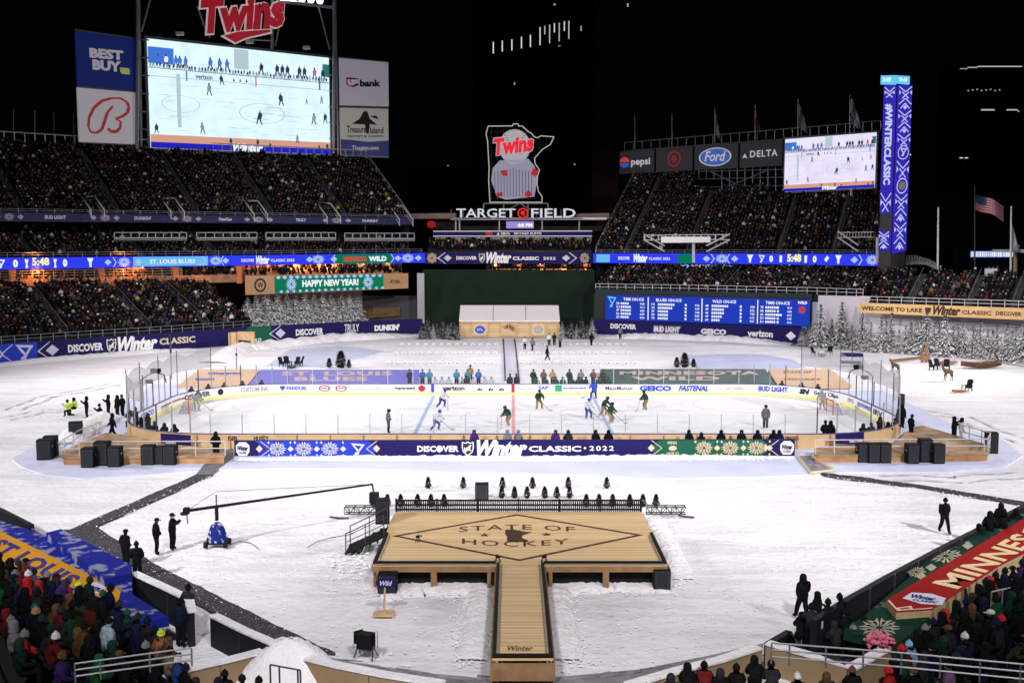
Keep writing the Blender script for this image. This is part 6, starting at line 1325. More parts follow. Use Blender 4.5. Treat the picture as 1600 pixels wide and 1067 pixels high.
# ================================================================ near stands with people who can be told apart
ORD = ('first', 'second', 'third', 'fourth', 'fifth', 'sixth', 'seventh', 'eighth', 'ninth', 'tenth', 'eleventh', 'twelfth', 'thirteenth', 'fourteenth', 'fifteenth', 'sixteenth', 'seventeenth', 'eighteenth', 'nineteenth')
def ordn(i):
    if i < 19: return ORD[i]
    t, u = divmod(i+1, 10); T_ = ('twentieth', 'thirtieth', 'fortieth', 'fiftieth')[t-2]
    return T_ if u == 0 else ('twenty', 'thirty', 'forty', 'fifty')[t-2]+'-'+ORD[u-1]
def near_crowd(front, rows, dr, rise, side, grp, ref, seed, vis, spec):
    rnd = random.Random(seed); cs = ['black', 'dark grey', 'navy', 'dark green', 'brown', 'dark red', 'red', 'grey', 'green', 'purple', 'blue', 'teal', 'tan', 'white', 'orange']
    ws = [44, 15, 13, 8, 6, 5, 2.5, 3, 2, 2, 1.5, 1.2, 1.2, .8, .3]
    hc = ['black', 'dark grey', 'navy', 'white', 'grey', 'red', 'green', 'dark green', 'tan', 'orange', 'brown', 'purple']; hw = [30, 11, 9, 4, 6, 3, 2, 4, 1.5, .5, 3, 1.5]
    for k in range(rows):
        mid = offset(front, dr*(k+.5), ref); mid = [(p[0], p[1], p[2]+rise*k) for p in mid]; n_ = 0
        for x, y, z, d, an in along(mid, .74):
            px, py = proj((x, y, z+1.1))
            if not vis(px, py) or rnd.random() < .05: continue
            nn = an+pi/2
            if cos(nn)*(x-ref[0])+sin(nn)*(y-ref[1]) > 0: nn += pi
            jc = rnd.choices(cs, ws)[0]; h = rnd.choices(hc, hw)[0]; hk = rnd.choices(['knit_hat', 'hood', 'cap'], [5, 5, .8])[0]; ps = rnd.choices(['sit', 'sit2', 'cheer', 'look'], [5, 4, .3, 1.2])[0]
            if hk == 'hood': h = jc
            for sx, sy, j2, hk2, h2 in spec:
                if abs(px-sx) < 8 and abs(py-sy) < 9 and (sx, sy) not in used: jc, hk, h = j2, hk2, h2; used.add((sx, sy)); ps = 'sit2'
            person(ps, (x+rnd.uniform(-.06, .06), y+rnd.uniform(-.06, .06), z), nn+pi/2+rnd.uniform(-.3, .3), tuple(c*rnd.uniform(.45, .8) for c in CN[jc]) if jc not in ('red', 'lime') else tuple(c*.7 for c in CN[jc]), CN['black'] if rnd.random() < .7 else CN['navy'], (hk, CN[h]),
                   'spectator in %s jacket, %s %s, %s seat, %s row, %s' % (jc, h, hk.replace('_', ' '), ordn(n_), ordn(k), side), grp, s=rnd.uniform(.97, 1.1)); n_ += 1
used = set()
ZD = .85
fL = [tuple(G(px, py, ZD)) for px, py in ((-140, 842), (-30, 897), (60, 938), (180, 982), (262, 1040), (330, 1125))]
stand('lower left seating steps behind the yellow dugout roof', fL, 11, .9, .38, crowd=False, ref=(0, 60), z_drop=1.5)
near_crowd(fL, 11, .9, .38, 'lower left crowd', 'crowd at the lower left', (0, 60), 21, lambda x, y: -14 < x < 292 and y < 1078,
           [(35, 930, 'red', 'hood', 'red'), (22, 900, 'blue', 'knit_hat', 'dark grey'), (126, 932, 'lime', 'hood', 'lime'), (47, 876, 'dark grey', 'hood', 'red'), (250, 1000, 'tan', 'knit_hat', 'lime'), (232, 980, 'navy', 'knit_hat', 'orange'), (35, 1012, 'red', 'knit_hat', 'grey'), (145, 1000, 'brown', 'hood', 'brown'), (5, 1005, 'blue', 'hood', 'navy'), (82, 1018, 'dark red', 'knit_hat', 'white'), (170, 965, 'white', 'knit_hat', 'navy'), (103, 1000, 'dark red', 'cap', 'white'), (203, 965, 'green', 'knit_hat', 'green')])
fR = [tuple(G(px, py, ZD)) for px, py in ((1760, 828), (1610, 906), (1540, 948), (1465, 1002), (1405, 1055), (1350, 1125))]
stand('lower right seating steps behind the red dugout roof', fR, 11, .9, .38, crowd=False, ref=(0, 60), z_drop=1.5)
near_crowd(fR, 11, .9, .38, 'lower right crowd', 'crowd at the lower right', (0, 60), 33, lambda x, y: 1395-max(0, y-1040)*1.0 < x < 1612 and y < 1078,
           [(1490, 970, 'red', 'hood', 'red'), (1558, 925, 'red', 'hood', 'red'), (1522, 962, 'brown', 'hood', 'brown'), (1515, 1000, 'dark grey', 'knit_hat', 'white'), (1440, 1015, 'tan', 'hood', 'tan'), (1425, 1010, 'light blue', 'knit_hat', 'light blue'), (1595, 985, 'dark grey', 'knit_hat', 'white'), (1525, 1010, 'orange', 'hood', 'orange'), (1395, 1035, 'teal', 'hood', 'teal'), (1410, 1030, 'dark red', 'knit_hat', 'red'), (1470, 985, 'navy', 'knit_hat', 'white')])
for i, (x, y, c, h) in enumerate(((1074, 1043, 'black', 'black'), (1100, 1042, 'dark red', 'black'), (1125, 1052, 'black', 'dark grey'), (1150, 1046, 'black', 'black'), (1178, 1032, 'black', 'black'), (1204, 1040, 'dark grey', 'black'), (1048, 1060, 'navy', 'dark grey'), (1245, 1060, 'black', 'white'), (1290, 1058, 'dark grey', 'brown'), (1330, 1050, 'black', 'brown'), (178, 1058, 'black', 'white'), (355, 1056, 'black', 'black'), (345, 1066, 'navy', 'navy'), (382, 1063, 'dark grey', 'black'), (310, 1066, 'black', 'dark grey'), (408, 1066, 'black', 'black'))):
    q = G(x, y, 1.0); person('sit2', (q.x, q.y-.3, -.15), R(175), CN[c], CN['black'], ('knit_hat' if i % 2 else 'hood', CN[h]), 'spectator in %s at the bottom edge, %s of sixteen counted from the centre rail' % (c, ordn(i)), 'crowd along the bottom edge')
# ---- dugouts
def roofthing(name, lab, px, z, m, depth=.35):
    q = [G(x, y, z) for x, y in px]; c = sum(q, Vector())/len(q); t = thing(name, lab, 'dugout roof', (c.x, c.y, z-depth)); b = MB(); b.slab(q, z-depth, z); b.build('roof_deck', m, t); return t
M_blsp = speck('snowy_blue_vinyl', (.010, .016, .22), (.20, .22, .32), 1.3, .54)
M_grsp = speck('snowy_green_vinyl', (.006, .035, .022), (.16, .18, .14), 1.6, .62)
Z1 = 1.25
dl = roofthing('dugout_roof', 'snow-dusted blue dugout roof with a yellow St Louis banner at lower left', [(-120, 775), (78, 838), (205, 893), (207, 928), (264, 964), (212, 972), (150, 950), (-60, 880), (-200, 830)], Z1, M_blsp)
M_yel = mat('amber_vinyl', (.52, .24, .015), .85, spec=.1, var=.06)
def gq(b, px, z, mi=0): b.poly([G(x, y, z) for x, y in px], mi)
b = MB(); b.slab([G(x, y, Z1+.02) for x, y in ((-120, 774), (0, 829), (189, 922), (184, 941), (-20, 872), (-160, 812))], Z1+.001, Z1+.02); b.build('yellow_banner', M_yel, dl)
def bil(q, z):
    Q = [G(x, y, z) for x, y in q]     # tl tr br bl
    return lambda u, v: (Q[3].lerp(Q[2], u)).lerp(Q[0].lerp(Q[1], u), v)
b = MB(); maptext(b, 'ST LOUIS', bil(((4, 840), (129, 902), (103, 917), (-24, 857)), Z1+.03), 0, .045, 0, 1.1); b.build('lettering', mat('indigo_print', (.03, .02, .16), .6), dl)
b = MB(); gq(b, ((133, 913), (150, 909), (163, 915), (166, 921), (150, 927), (140, 921)), Z1+.03); maptext(b, 'Winter', bil(((138, 912), (160, 917), (156, 921), (136, 917)), Z1+.04), 1, .04); maptext(b, 'CLASSIC', bil(((141, 918), (161, 921), (156, 925), (142, 921)), Z1+.04), 1, .04); b.build('event_emblem', [M_pale, M_navy], dl)
cv = thing('blue_cover', 'tall blue snow-flecked cover at the field side of the left dugout', 'cover', G(130, 870, .2)); b = MB(); b.slab([G(x, y, Z1+.35) for x, y in ((72, 832), (95, 826), (205, 882), (207, 895), (165, 904))], .1, Z1+.35); b.build('cover_body', M_blsp, cv)
def wall(lab, px, z, h, m, th=.25, name='padded_wall', cap=None, z0=None):
    q = [G(x, y, z) for x, y in px]; t = thing(name, lab, 'wall', (q[0].x, q[0].y, z-h)); P = Path.xy([p[:2] for p in q], z-h, z); b = MB(); P.board(b, th); b.build('padding', m, t)
    if cap:
        b = MB(); P.p = [(a[0], a[1], z+.002, z+.07) for a in P.p]; P.fin(); P.board(b, th+.12, 0, 0, 1, 0, 1, .05); b.build('snow_cap', cap, t)
    b = MB(); n_ = max(2, int(P.L[-1]/2.2))
    P.p = [(a[0], a[1], z-h, z) for a in P.p]; P.fin()
    for i in range(1, n_): P.board(b, .02, 0, i/n_-.002, i/n_+.002, 0, 1, .02)
    b.build('seams', M_dark, t); return t
wall('black padded wall with a snowy top beside the blue cover', [(204, 897), (250, 918), (291, 938), (293, 958)], 1.35, 1.35, M_vinyl, cap=M_snow2)
wall('black padded wall with a snowy top left of the snow heap', [(328, 963), (378, 988), (426, 1009)], 1.2, 1.2, M_vinyl, cap=M_snow2)
wall('short black padded wall section at the far left edge', [(-40, 779), (0, 797), (45, 820)], 1.3, 1.3, M_vinyl)
b = MB(); b.path([G(45, 845, .2), G(50, 826, 1.2), G(68, 838, 1.2), G(70, 852, .2)], .05, 5); tag(b.build('barrier', M_dark), 'small dark barrier between the left black wall and the blue cover', 'barrier')
b = MB(); b.slab([G(x, y, .06) for x, y in ((262, 966), (330, 965), (425, 1012), (300, 1048), (255, 1060))], -.3, .06); tag(b.build('snow_floor', M_snow2), kind='structure')
wall('tan padded backstop wall left of the snow heap', [(262, 1062), (298, 1048), (360, 1034), (424, 1017)], .85, 2.2, M_tan, .3, 'backstop_wall', M_snow2)
wall('tan padded backstop wall right of the snow heap', [(476, 1031), (520, 1042), (600, 1058), (690, 1072)], .85, 2.2, M_tan, .3, 'backstop_wall', M_snow2)
wall('tan padded backstop wall at bottom centre right', [(985, 1074), (1060, 1052), (1130, 1034), (1190, 1014)], .85, 2.2, M_tan, .3, 'backstop_wall', M_snow2)
wall('tan wall with a snowy top round the right camera well', [(1196, 1007), (1262, 1026), (1336, 1047), (1398, 1012)], .95, 2.4, M_tan, .3, 'backstop_wall', M_snow2)
b = MB(); tp = [(424, 1012), (470, 1016), (560, 1036), (680, 1052), (780, 1061), (880, 1056), (1000, 1045), (1100, 1025), (1193, 1004), (1190, 1014), (1130, 1033), (1060, 1051), (985, 1072), (880, 1084), (780, 1086), (690, 1072), (600, 1057), (520, 1041), (476, 1030)]
n_ = len(tp); b.slab([G(x, y, .14) for x, y in tp], -.1, .14); tag(b.build('ground_tarpaulin', M_tarp), 'crumpled grey tarpaulin strip along the curved backstop wall', 'tarpaulin')
b = MB(); r = random.Random(3)
for i in range(34):
    f = i/33; x = 470+f*700; y = 1024+34*(1-(2*f-1)**2)+r.uniform(-3, 5); a = G(x, y, .15); c = G(x+r.uniform(30, 60), y+r.uniform(-3, 5)+ (5 if f < .5 else -6), .15); b.tube(a, c, .05, .015, 5)
tag(b.build('tarpaulin_folds', M_tarp), 'raised folds in the grey tarpaulin', 'tarpaulin folds')
for i in range(7):
    x, y = ((492, 1036), (514, 1045), (536, 1051), (560, 1056), (583, 1061), (606, 1064), (1022, 1062))[i]; b = MB(); q = G(x, y, .35); b.lathe(q+Vector((0, -.34, 0)), [(.05, -.2), (.15, -.12), (.17, 0), (.12, .1), (.02, .14)], 10)
    tag(b.build('cushion_knob', M_cream), 'round pale knob on the tan backstop wall, %s from the left' % ordn(i), 'knob', 'pale knobs on the backstop wall')
# right dugout
dr_ = roofthing('dugout_roof', 'green snowflake dugout roof with a red Minnesota banner at lower right', [(1318, 984), (1352, 960), (1480, 850), (1600, 790), (1760, 700), (1800, 740), (1620, 850), (1460, 958), (1402, 1006)], Z1, M_grsp)
b = MB(); b.slab([G(x, y, Z1+.25) for x, y in ((1384, 937), (1500, 868), (1640, 786), (1760, 720), (1800, 750), (1655, 838), (1562, 884), (1456, 953), (1400, 957))], Z1-.4, Z1+.25, 0, 1); b.build('red_banner', [mat('red_vinyl', (.28, .009, .009), .85, spec=.1, var=.08), mat('tan_plywood_side', (.40, .30, .16), .7, var=.2)], dr_)
b = MB(); Q = [G(x, y, Z1+.26) for x, y in ((1387, 938), (1645, 787), (1655, 834), (1456, 950), (1402, 954))]; c = sum(Q, Vector())/5
for i in (3, 4): j = (i+1) % 5; b.poly([Q[i], Q[j], Q[j]+(c-Q[j]).normalized()*.12, Q[i]+(c-Q[i]).normalized()*.12])
b.build('cream_edging', M_cream, dr_)
b = MB(); maptext(b, 'MINNESOTA', bil(((1455, 910), (1650, 795), (1690, 806), (1497, 920)), Z1+.27), 0, .03, 0, 1.05); b.build('lettering', mat('cream_letters', (.72, .55, .28), .6), dr_)
b = MB(); gq(b, ((1410, 934), (1424, 925), (1456, 927), (1478, 934), (1472, 945), (1440, 943)), Z1+.27); maptext(b, 'Winter', bil(((1425, 927), (1465, 933), (1460, 938), (1420, 933)), Z1+.28), 1, .05); maptext(b, 'CLASSIC', bil(((1424, 935), (1468, 939), (1462, 942), (1428, 938)), Z1+.28), 1, .04); b.build('event_emblem', [M_pale, M_navy], dr_)
b = MB(); gq(b, ((1399, 949), (1424, 946), (1427, 951), (1403, 954)), Z1+.27); gq(b, ((1406, 949.5), (1419, 948), (1421, 950), (1408, 951.5)), Z1+.28, 1); b.build('small_emblem', [M_cream, M_dred], dr_)
b = MB()
def gflake(cx, cy, rx, ry, a0=0):
    for pl in FLAKE: pl = rot(pl, a0); b.poly([G(cx+x*rx+y*8*0, cy-y*ry, Z1+.012) for x, y in pl])
gflake(1374, 980, 34, 16); gflake(1478, 868, 30, 12); gflake(1432, 893, 16, 9)
for cx, cy in ((1440, 900), (1512, 852), (1455, 886)): b.poly([G(cx+x*9, cy-y*6, Z1+.013) for x, y in DIAM[0]])
b.build('snowflake_pattern', mat('dull_cream', (.36, .34, .25), .8, var=.3, vs=6), dr_)
b = MB(); gflake(1540, 850, 1, 1); 
wall('long black padded wall in front of the green right dugout', [(1276, 969), (1330, 935), (1392, 900), (1482, 852), (1600, 792), (1700, 740)], 1.45, 1.45, M_vinyl)
wall('short black wall round the corner of the right camera well', [(1204, 1006), (1238, 986), (1244, 1008)], 1.0, 1.0, M_vinyl)
b = MB(); b.slab([G(x, y, .05) for x, y in ((1206, 1006), (1290, 968), (1400, 1010), (1336, 1044))], -.4, .05); tag(b.build('well_floor', M_dark), kind='structure')
for i, (x, y, ps, c, h) in enumerate(((1252, 1012, 'kneel', 'black', 'black'), (1266, 1018, 'camera', 'dark grey', 'black'), (1280, 1023, 'kneel', 'black', 'white'), (1292, 1010, 'camera', 'black', 'black'), (1306, 1030, 'sit2', 'dark grey', 'dark grey'), (1320, 1028, 'camera', 'black', 'black'), (1334, 1034, 'kneel', 'black', 'grey'), (1312, 1000, 'look', 'black', 'black'), (1350, 1018, 'kneel', 'grey', 'black'), (1278, 1000, 'kneel', 'grey', 'black'))):
    field_person(ps, x, y, 170+i*9, c, 'black', ('knit_hat' if i % 2 else 'hood', h), 'photographer in %s in the right camera well, %s of ten' % (c, ordn(i)), 'photographers in the right camera well')
for i, (x, y, ps) in enumerate(((1528, 862, 'kneel'), (1545, 856, 'look'), (1562, 842, 'stand'), (1566, 852, 'camera'), (1586, 836, 'kneel'))):
    field_person(ps, x, y, 150, 'black', 'black', ('hood', 'black'), 'person in black between the right wall and the red banner, %s of six' % ordn(i), 'people beside the red banner', z=.4)
for i, (x, y) in enumerate(((295, 985), (283, 1010))): field_person('look', x, y, 160, 'dark grey' if i == 0 else 'navy', 'black', ('knit_hat', 'black'), ('steward in dark grey' if i == 0 else 'seated-height person in navy')+' at the gap beside the blue dugout roof', z=.1)
b = MB(); r = random.Random(8); c = G(1373, 1000, 1.3)
for i in range(60): a = r.uniform(0, 6.28); e = r.uniform(0, .42); q = c+Vector((e*cos(a), e*sin(a)*.8, r.uniform(-.1, .3)-e*.4)); b.tube(q, q+Vector((r.uniform(-.2, .2), r.uniform(-.2, .2), r.uniform(-.12, .12))), .07, .05, 6)
tag(b.build('feather_boa', mat('pink_feathers', (.62, .16, .24), .9, var=.3, vs=9)), 'bundle of pink feathery fabric at the corner of the right dugout roof', 'fabric')
q = G(1292, 992, .2)
railing('thin steel railing at the lower left behind the crowd', [tuple(D(118, 1066, 25.5)), tuple(D(300, 1040, 26.5))], .5, 1.2, .025, M_steel, 2)
railing('long steel railing below the right camera well', [tuple(D(1205, 1036, 26)), tuple(D(1400, 1052, 25)), tuple(D(1640, 1076, 24))], .55, .9, .025, M_steel, 2)
railing('steel handrail beside the snow heap at the bottom', [tuple(G(423, 1075, .6)), tuple(G(470, 1084, .6))], .8, .7, .03, M_dark, 0)
railing('steel handrail inside the right crowd', [tuple(G(1548, 955, 2.2)), tuple(G(1592, 945, 2.4))], .7, .8, .03, M_steel, 0)
# ================================================================ things on and round the stage
def firtree(name, h, r, lab, loc, group, foliage, trunkm, n=400, seed=1, snow=False, cone=1.0):
    t = thing(name, lab, 'tree', loc, group)
    rnd = random.Random(seed); b = MB(); b.tube((0, 0, 0), (0, 0, h*.9), r*.10, r*.02, 7); link('trunk', b.mesh('trunk', trunkm), t)
    b = MB()
    if snow:        # whorls of drooping branches
        lv = 15; 
        for k in range(lv):
            f = k/lv; z = h*(.06+.92*f); R0 = r*(1-f)**.85*rnd.uniform(.85, 1.1)+.05; nb = max(5, int(11*(1-f))+4)
            for i in range(nb):
                a = 2*pi*(i+rnd.random()*.7)/nb; L_ = R0*rnd.uniform(.6, 1.15); w_ = L_*.22+.06; dr = rnd.uniform(.25, .5); sg = 4
                pv = Vector((0, 0, z))
                for s in range(sg):
                    f0, f1 = s/sg, (s+1)/sg; p0 = Vector((cos(a)*L_*f0, sin(a)*L_*f0, z-L_*dr*f0**1.3)); p1 = Vector((cos(a)*L_*f1, sin(a)*L_*f1, z-L_*dr*f1**1.3)); nn = Vector((-sin(a), cos(a), 0))
                    j = rnd.uniform(.6, 1.2); w0 = w_*(1-f0*.7)*j
                    b.add([p0, p1, p0.lerp(p1, .9)+nn*w0-Vector((0, 0, w0*.5)), p0+nn*w0*.5-Vector((0, 0, w0*.35)), p0.lerp(p1, .9)-nn*w0-Vector((0, 0, w0*.5)), p0-nn*w0*.5-Vector((0, 0, w0*.35))], [(0, 1, 2, 3), (0, 5, 4, 1)])
                    q = p0+nn*rnd.uniform(-1, 1)*w0*.5; b.add([q, q+Vector((cos(a)*.1, sin(a)*.1, -.22-.1*rnd.random())), q+nn*.12], [(0, 1, 2)])
    else:
        for i in range(n):
            f = rnd.random()**.8; z = h*(.05+.93*f); R0 = (r*(1-f)**cone*(1 if f > .06 else .85)+.02)*rnd.uniform(.72, 1.08); a = rnd.uniform(0, 6.283); c = Vector((cos(a)*R0, sin(a)*R0, z)); s = (.05+.05*rnd.random())*(h/1.2)**.6
            o1 = Vector((cos(a), sin(a), rnd.uniform(.2, 1.2))).normalized()*s; o2 = Vector((-sin(a), cos(a), rnd.uniform(-.4, .4))).normalized()*s*.6
            b.add([c-o1*.4-o2, c-o1*.4+o2, c+o1*1.4], [(0, 1, 2)])
    link('foliage', b.mesh('foliage', foliage), t); return t
M_ever = mat('evergreen', (.006, .012, .007), .9, var=.5, vs=7); M_trunk = mat('bark', (.06, .04, .028), .9)
topi = firtree('potted_evergreen', 1.15, .34, 'x', (0, 0, 0), None, M_ever, M_trunk, 700, 3, cone=.62)
b = MB(); b.lathe((0, 0, 0), [(.14, 0), (.2, .02), (.22, .2), (.2, .2)], 10); link('pot', b.mesh('pot', M_black), topi)
first = True
def put(proto, loc, s=1.0, rz=0, lab=None, group=None, sz=None):
    global first
    o = copy_tree(proto) if proto.get('used') else proto
    proto['used'] = 1
    o.location = loc; o.scale = (s, s, sz or s); o.rotation_euler = (0, 0, rz)
    if lab: o['label'] = lab
    if group: o['group'] = group
    return o
def clean(*ps):
    for p in ps:
        for o in list(bpy.data.objects):
            if 'used' in o.keys(): del o['used']
row1 = (584, 605.5, 626, 652.5, 673.5, 694, 916, 936, 957, 984, 1004.5, 1025); row2 = (784, 804, 823.5, 851, 870, 890); row3 = (669, 724, 785, 832, 888, 948)
for i, x in enumerate(row1): put(topi, G(x, 791, 0), .62, i*1.3, 'small dark cone evergreen just behind the picket fence, %s from the left' % ordn(i), 'small evergreens behind the stage')
for i, x in enumerate(row2): put(topi, G(x, 778, 0), .60, i*1.3, 'small dark cone evergreen in the short middle row behind the stage, %s from the left' % ordn(i), 'small evergreens behind the stage')
for i, x in enumerate(row3): put(topi, G(x, 762.5, 0), .60, i*1.7, 'small dark cone evergreen in the farthest row behind the stage, %s from the left' % ordn(i), 'small evergreens behind the stage')
for i, (x, yb, hpx) in enumerate(((514.5, 574, 14), (533, 574.5, 26), (545.5, 574, 12), (1057.5, 573.5, 15), (1069.5, 573.5, 22), (1083.5, 573.5, 13))):
    p = G(x, yb, 0); s = hpx*p.y/FPX/1.12; put(topi, p, s*1.15, i, 'small dark evergreen beyond the %s ground banner, %s of three' % ('blue' if i < 3 else 'green', ('left', 'tall middle', 'right')[i % 3]), 'evergreens beyond the ground banners', s*1.0)
# speaker cabinets
def speaker():
    t = thing('speaker_cabinet', 'x', 'speaker', (0, 0, 0)); b = MB(); b.box((0, 0, .62), (.82, .75, 1.24)); link('cabinet', b.mesh('cabinet', M_black), t)
    b = MB(); b.box((0, -.385, .64), (.72, .02, 1.08)); link('grille', b.mesh('grille', mat('speaker_grille', (.025, .028, .035), .35, .3)), t)
    b = MB()
    for z in (.14, 1.12): b.box((0, -.4, z), (.74, .02, .03))
    b.box((-.3, -.4, .63), (.03, .02, .96)); b.box((.3, -.4, .63), (.03, .02, .96)); link('grille_bar', b.mesh('grille_bar', M_dark), t)
    b = MB()
    for s in (-1, 1): b.box((s*.415, 0, .8), (.015, .22, .1))
    link('handle', b.mesh('handle', M_steel), t); return t
spk = speaker()
for i, (x, yb, wpx, hpx, rz, lab) in enumerate((
    (71, 717, 22, 32, .2, 'black speaker at the far left of the left platform, front of two'), (80, 712, 20, 32, .2, 'black speaker at the far left of the left platform, rear of two'),
    (119, 685, 20, 27, .3, 'black speaker on the snow behind the left platform railing'),
    (140, 729, 20, 31, 0, 'black speaker of the left trio, left one'), (161, 726, 22, 38, 0, 'black speaker of the left trio, taller middle one'), (181, 728, 19, 32, 0, 'black speaker of the left trio, right one'),
    (233, 725, 20, 31, .05, 'black speaker of the second left group, left one'), (250, 724, 16, 28, 0, 'black speaker of the second left group, middle one'), (267, 725, 19, 31, -.05, 'black speaker of the second left group, right one'),
    (1346, 721, 16, 30, 0, 'black speaker of the right rink group, left one'), (1363, 722, 18, 31, 0, 'black speaker of the right rink group, middle one'), (1381, 722, 17, 31, 0, 'black speaker of the right rink group, right one'),
    (1424, 723, 18, 31, 0, 'black speaker of the far right trio, left one'), (1444, 721, 19, 37, 0, 'black speaker of the far right trio, taller middle one'), (1464, 723, 18, 31, 0, 'black speaker of the far right trio, right one'),
    (1548, 707, 19, 33, -.3, 'black speaker standing alone at the far right platform end'))):
    p = G(x, yb, 0); sc = FPX/p.y; o = put(spk, p, 1, rz, lab, 'speakers round the rink'); o.scale = (wpx/sc/.82, 1.0, hpx/sc/1.24)
p = G(598, 835, 0); o = put(spk, (p.x, SY1-1.2, 1.0), .9, .1, 'black speaker standing at the back left corner of the stage', 'speakers at the stage'); o.scale = (.85, .7, 1.0); o.location = (SX-SH+.05-.45, SY1-2.0, 1.05)
for x, yb, w_, h_, lab in ((606, 925, 30, 32, 'black speaker under the front left corner of the stage'), (1033, 918, 27, 33, 'black speaker under the front right corner of the stage')):
    p = G(x, yb, 0); sc = FPX/p.y; o = put(spk, p, 1, 0, lab, 'speakers at the stage'); o.scale = (w_/sc/.82, .8, h_/sc/1.24)
p = G(753, 779, 0); o = put(spk, p, 1, 0, 'black box behind the middle of the picket fence among the evergreens', 'speakers at the stage'); o.scale = (.95, .8, .75)
p = G(1408, 640, 0); o = put(spk, (p.x, p.y, .3), 1, .3, 'narrow black speaker at the right end of the rink netting', 'speakers round the rink'); o.scale = (.5, .5, .9)
# platforms beside the rink
def platform(lab, px, z, step):
    q = [G(x, y, z) for x, y in px]; c = sum(q, Vector())/len(q); t = thing('timber_platform', lab, 'platform', (c.x, c.y, 0)); b = MB(); b.slab(q, z-.12, z); b.build('deck', mat('weathered_deck', (.34, .225, .13), .8, var=.5, vs=.9), t)
    b = MB(); qq = [p+(c-p).normalized()*.12 for p in q]; b.slab(qq, -.1, z-.13); b.build('fascia', mat('orange_pine', (.38, .21, .10), .7, var=.3, vs=1.2), t)
    return t, q
t, q = platform('low timber platform with a curved outer edge left of the rink', [(96, 706), (128, 690), (165, 676), (208, 680), (250, 692), (300, 697), (352, 699), (352, 712), (230, 713), (96, 714)], .55, 0)
q = [G(x, y, .55) for x, y in ((94, 712), (235, 711), (352, 711))]
railing('white tube railing along the front of the left platform', [tuple(p) for p in q], .95, 2.6, .04, M_lsteel)
railing('white tube railing round the outer curve of the left platform', [tuple(G(x, y, .55)) for x, y in ((94, 712), (125, 692), (160, 678))], .95, 2.0, .04, M_lsteel)
t, q = platform('low timber platform with a pointed outer end right of the rink', [(1272, 699), (1350, 697), (1400, 690), (1425, 668), (1440, 664), (1548, 696), (1546, 708), (1272, 711)], .55, 0)
railing('white tube railing along the front of the right platform', [tuple(G(x, y, .55)) for x, y in ((1274, 709), (1400, 708), (1542, 707))], .95, 2.6, .04, M_lsteel)
railing('white tube railing round the outer end of the right platform', [tuple(G(x, y, .55)) for x, y in ((1542, 707), (1547, 697), (1500, 683))], .95, 1.4, .04, M_lsteel)
b = MB(); b.slab([G(x, y, .07) for x, y in ((1248, 712), (1266, 711), (1300, 734), (1270, 738))], 0, .07); tag(b.build('ramp_mat', M_tarp), kind='structure')
b = MB()
for a, c in (((1246, 712), (1268, 739)), ((1268, 739), (1304, 735)), ((1267, 711), (1303, 735))): b.tube(G(*a, .08), G(*c, .08), .11, n=4)
tag(b.build('ramp_edging', M_cream), 'pale edging frame round the grey ramp right of the long banner', 'edging')
# stairs, trusses, sign, lamps
sg_ = thing('stage_stairs', 'black steps with tube handrails at the left side of the stage', 'stairs', (SX-SH-1, SY0+3.0, 0))
b = MB(); yc = (G(560, 866, 0)).y+.6
for i in range(5): b.box((SX-SH-.25-.38*i, yc, .12+.2*(4-i)), (.38, 1.3, .06)); b.box((SX-SH-.07-.38*i, yc, .02+.2*(4-i)), (.03, 1.3, .2))
for s in (-.66, .66): b.tube((SX-SH-.1, yc+s, .92), (SX-SH-2.0, yc+s, .05), .07, n=4)
b.build('steps', M_black, sg_)
for s in (-.7, .7):
    b = MB(); b.path([(SX-SH-1.95, yc+s, 0), (SX-SH-1.95, yc+s, 1.05), (SX-SH-1.6, yc+s, 1.2), (SX-SH-.1, yc+s, 1.95), (SX-SH-.1, yc+s, .9)], .03, 5); b.tube((SX-SH-1, yc+s, .4), (SX-SH-1, yc+s, 1.5), .025, n=5); b.tube((SX-SH-1.9, yc+s, .65), (SX-SH-.1, yc+s, 1.5), .022, n=5); b.build('handrail', M_dark, sg_)
def truss(lab, x0, x1, y):
    a, c = G(x0, y, .25), G(x1, y, .25); t = thing('aluminium_truss', lab, 'truss', (a+c)/2-Vector((0, 0, .25)), 'box trusses behind the stage')
    b = MB(); h = .38; e = .38
    for dy in (0, e):
        for dz in (0, h): b.tube(a+Vector((0, dy, dz)), c+Vector((0, dy, dz)), .035, n=5)
    b.build('chord', M_dark, t); b = MB(); n_ = 8
    for i in range(n_):
        p = a.lerp(c, i/n_); q = a.lerp(c, (i+1)/n_)
        for dy in (0, e): b.tube(p+Vector((0, dy, 0 if i % 2 else h)), q+Vector((0, dy, h if i % 2 else 0)), .02, n=4)
        b.tube(p, p+Vector((0, 0, h)), .02, n=4)
    b.build('lattice', M_dark, t)
truss('black box truss lying left of the stage back corner', 538, 600, 803); truss('black box truss lying right of the stage back corner', 1010, 1072, 803)
ds = thing('sign_stand', 'oval navy sign on a wooden post in the snow before the stage', 'sign', G(600, 960, 0))
b = MB(); b.box((0, 0, .05), (.85, .6, .06)); b.box((0, 0, .1), (.25, .25, .06)); link('base', b.mesh('base', M_wood2), ds); b = MB(); b.tube((0, 0, .1), (.05, 0, 1.15), .04, n=6); link('post', b.mesh('post', M_wood2), ds)
b = MB(); b.add([(.1+.42*cos(2*pi*i/24), y, 1.32+.22*sin(2*pi*i/24)) for y in (-.03, .03) for i in range(24)], [tuple(range(24)), tuple(range(47, 23, -1))]+[(i, 24+i, 24+(i+1) % 24, (i+1) % 24) for i in range(24)]); link('oval_board', b.mesh('oval_board', M_navy), ds)
b = MB(); maptext(b, 'Wild', lambda u, v: Vector((-.15+.5*u, -.036, 1.22+.2*v)), 0, .03, .3); link('lettering', b.mesh('lettering', M_pale), ds)
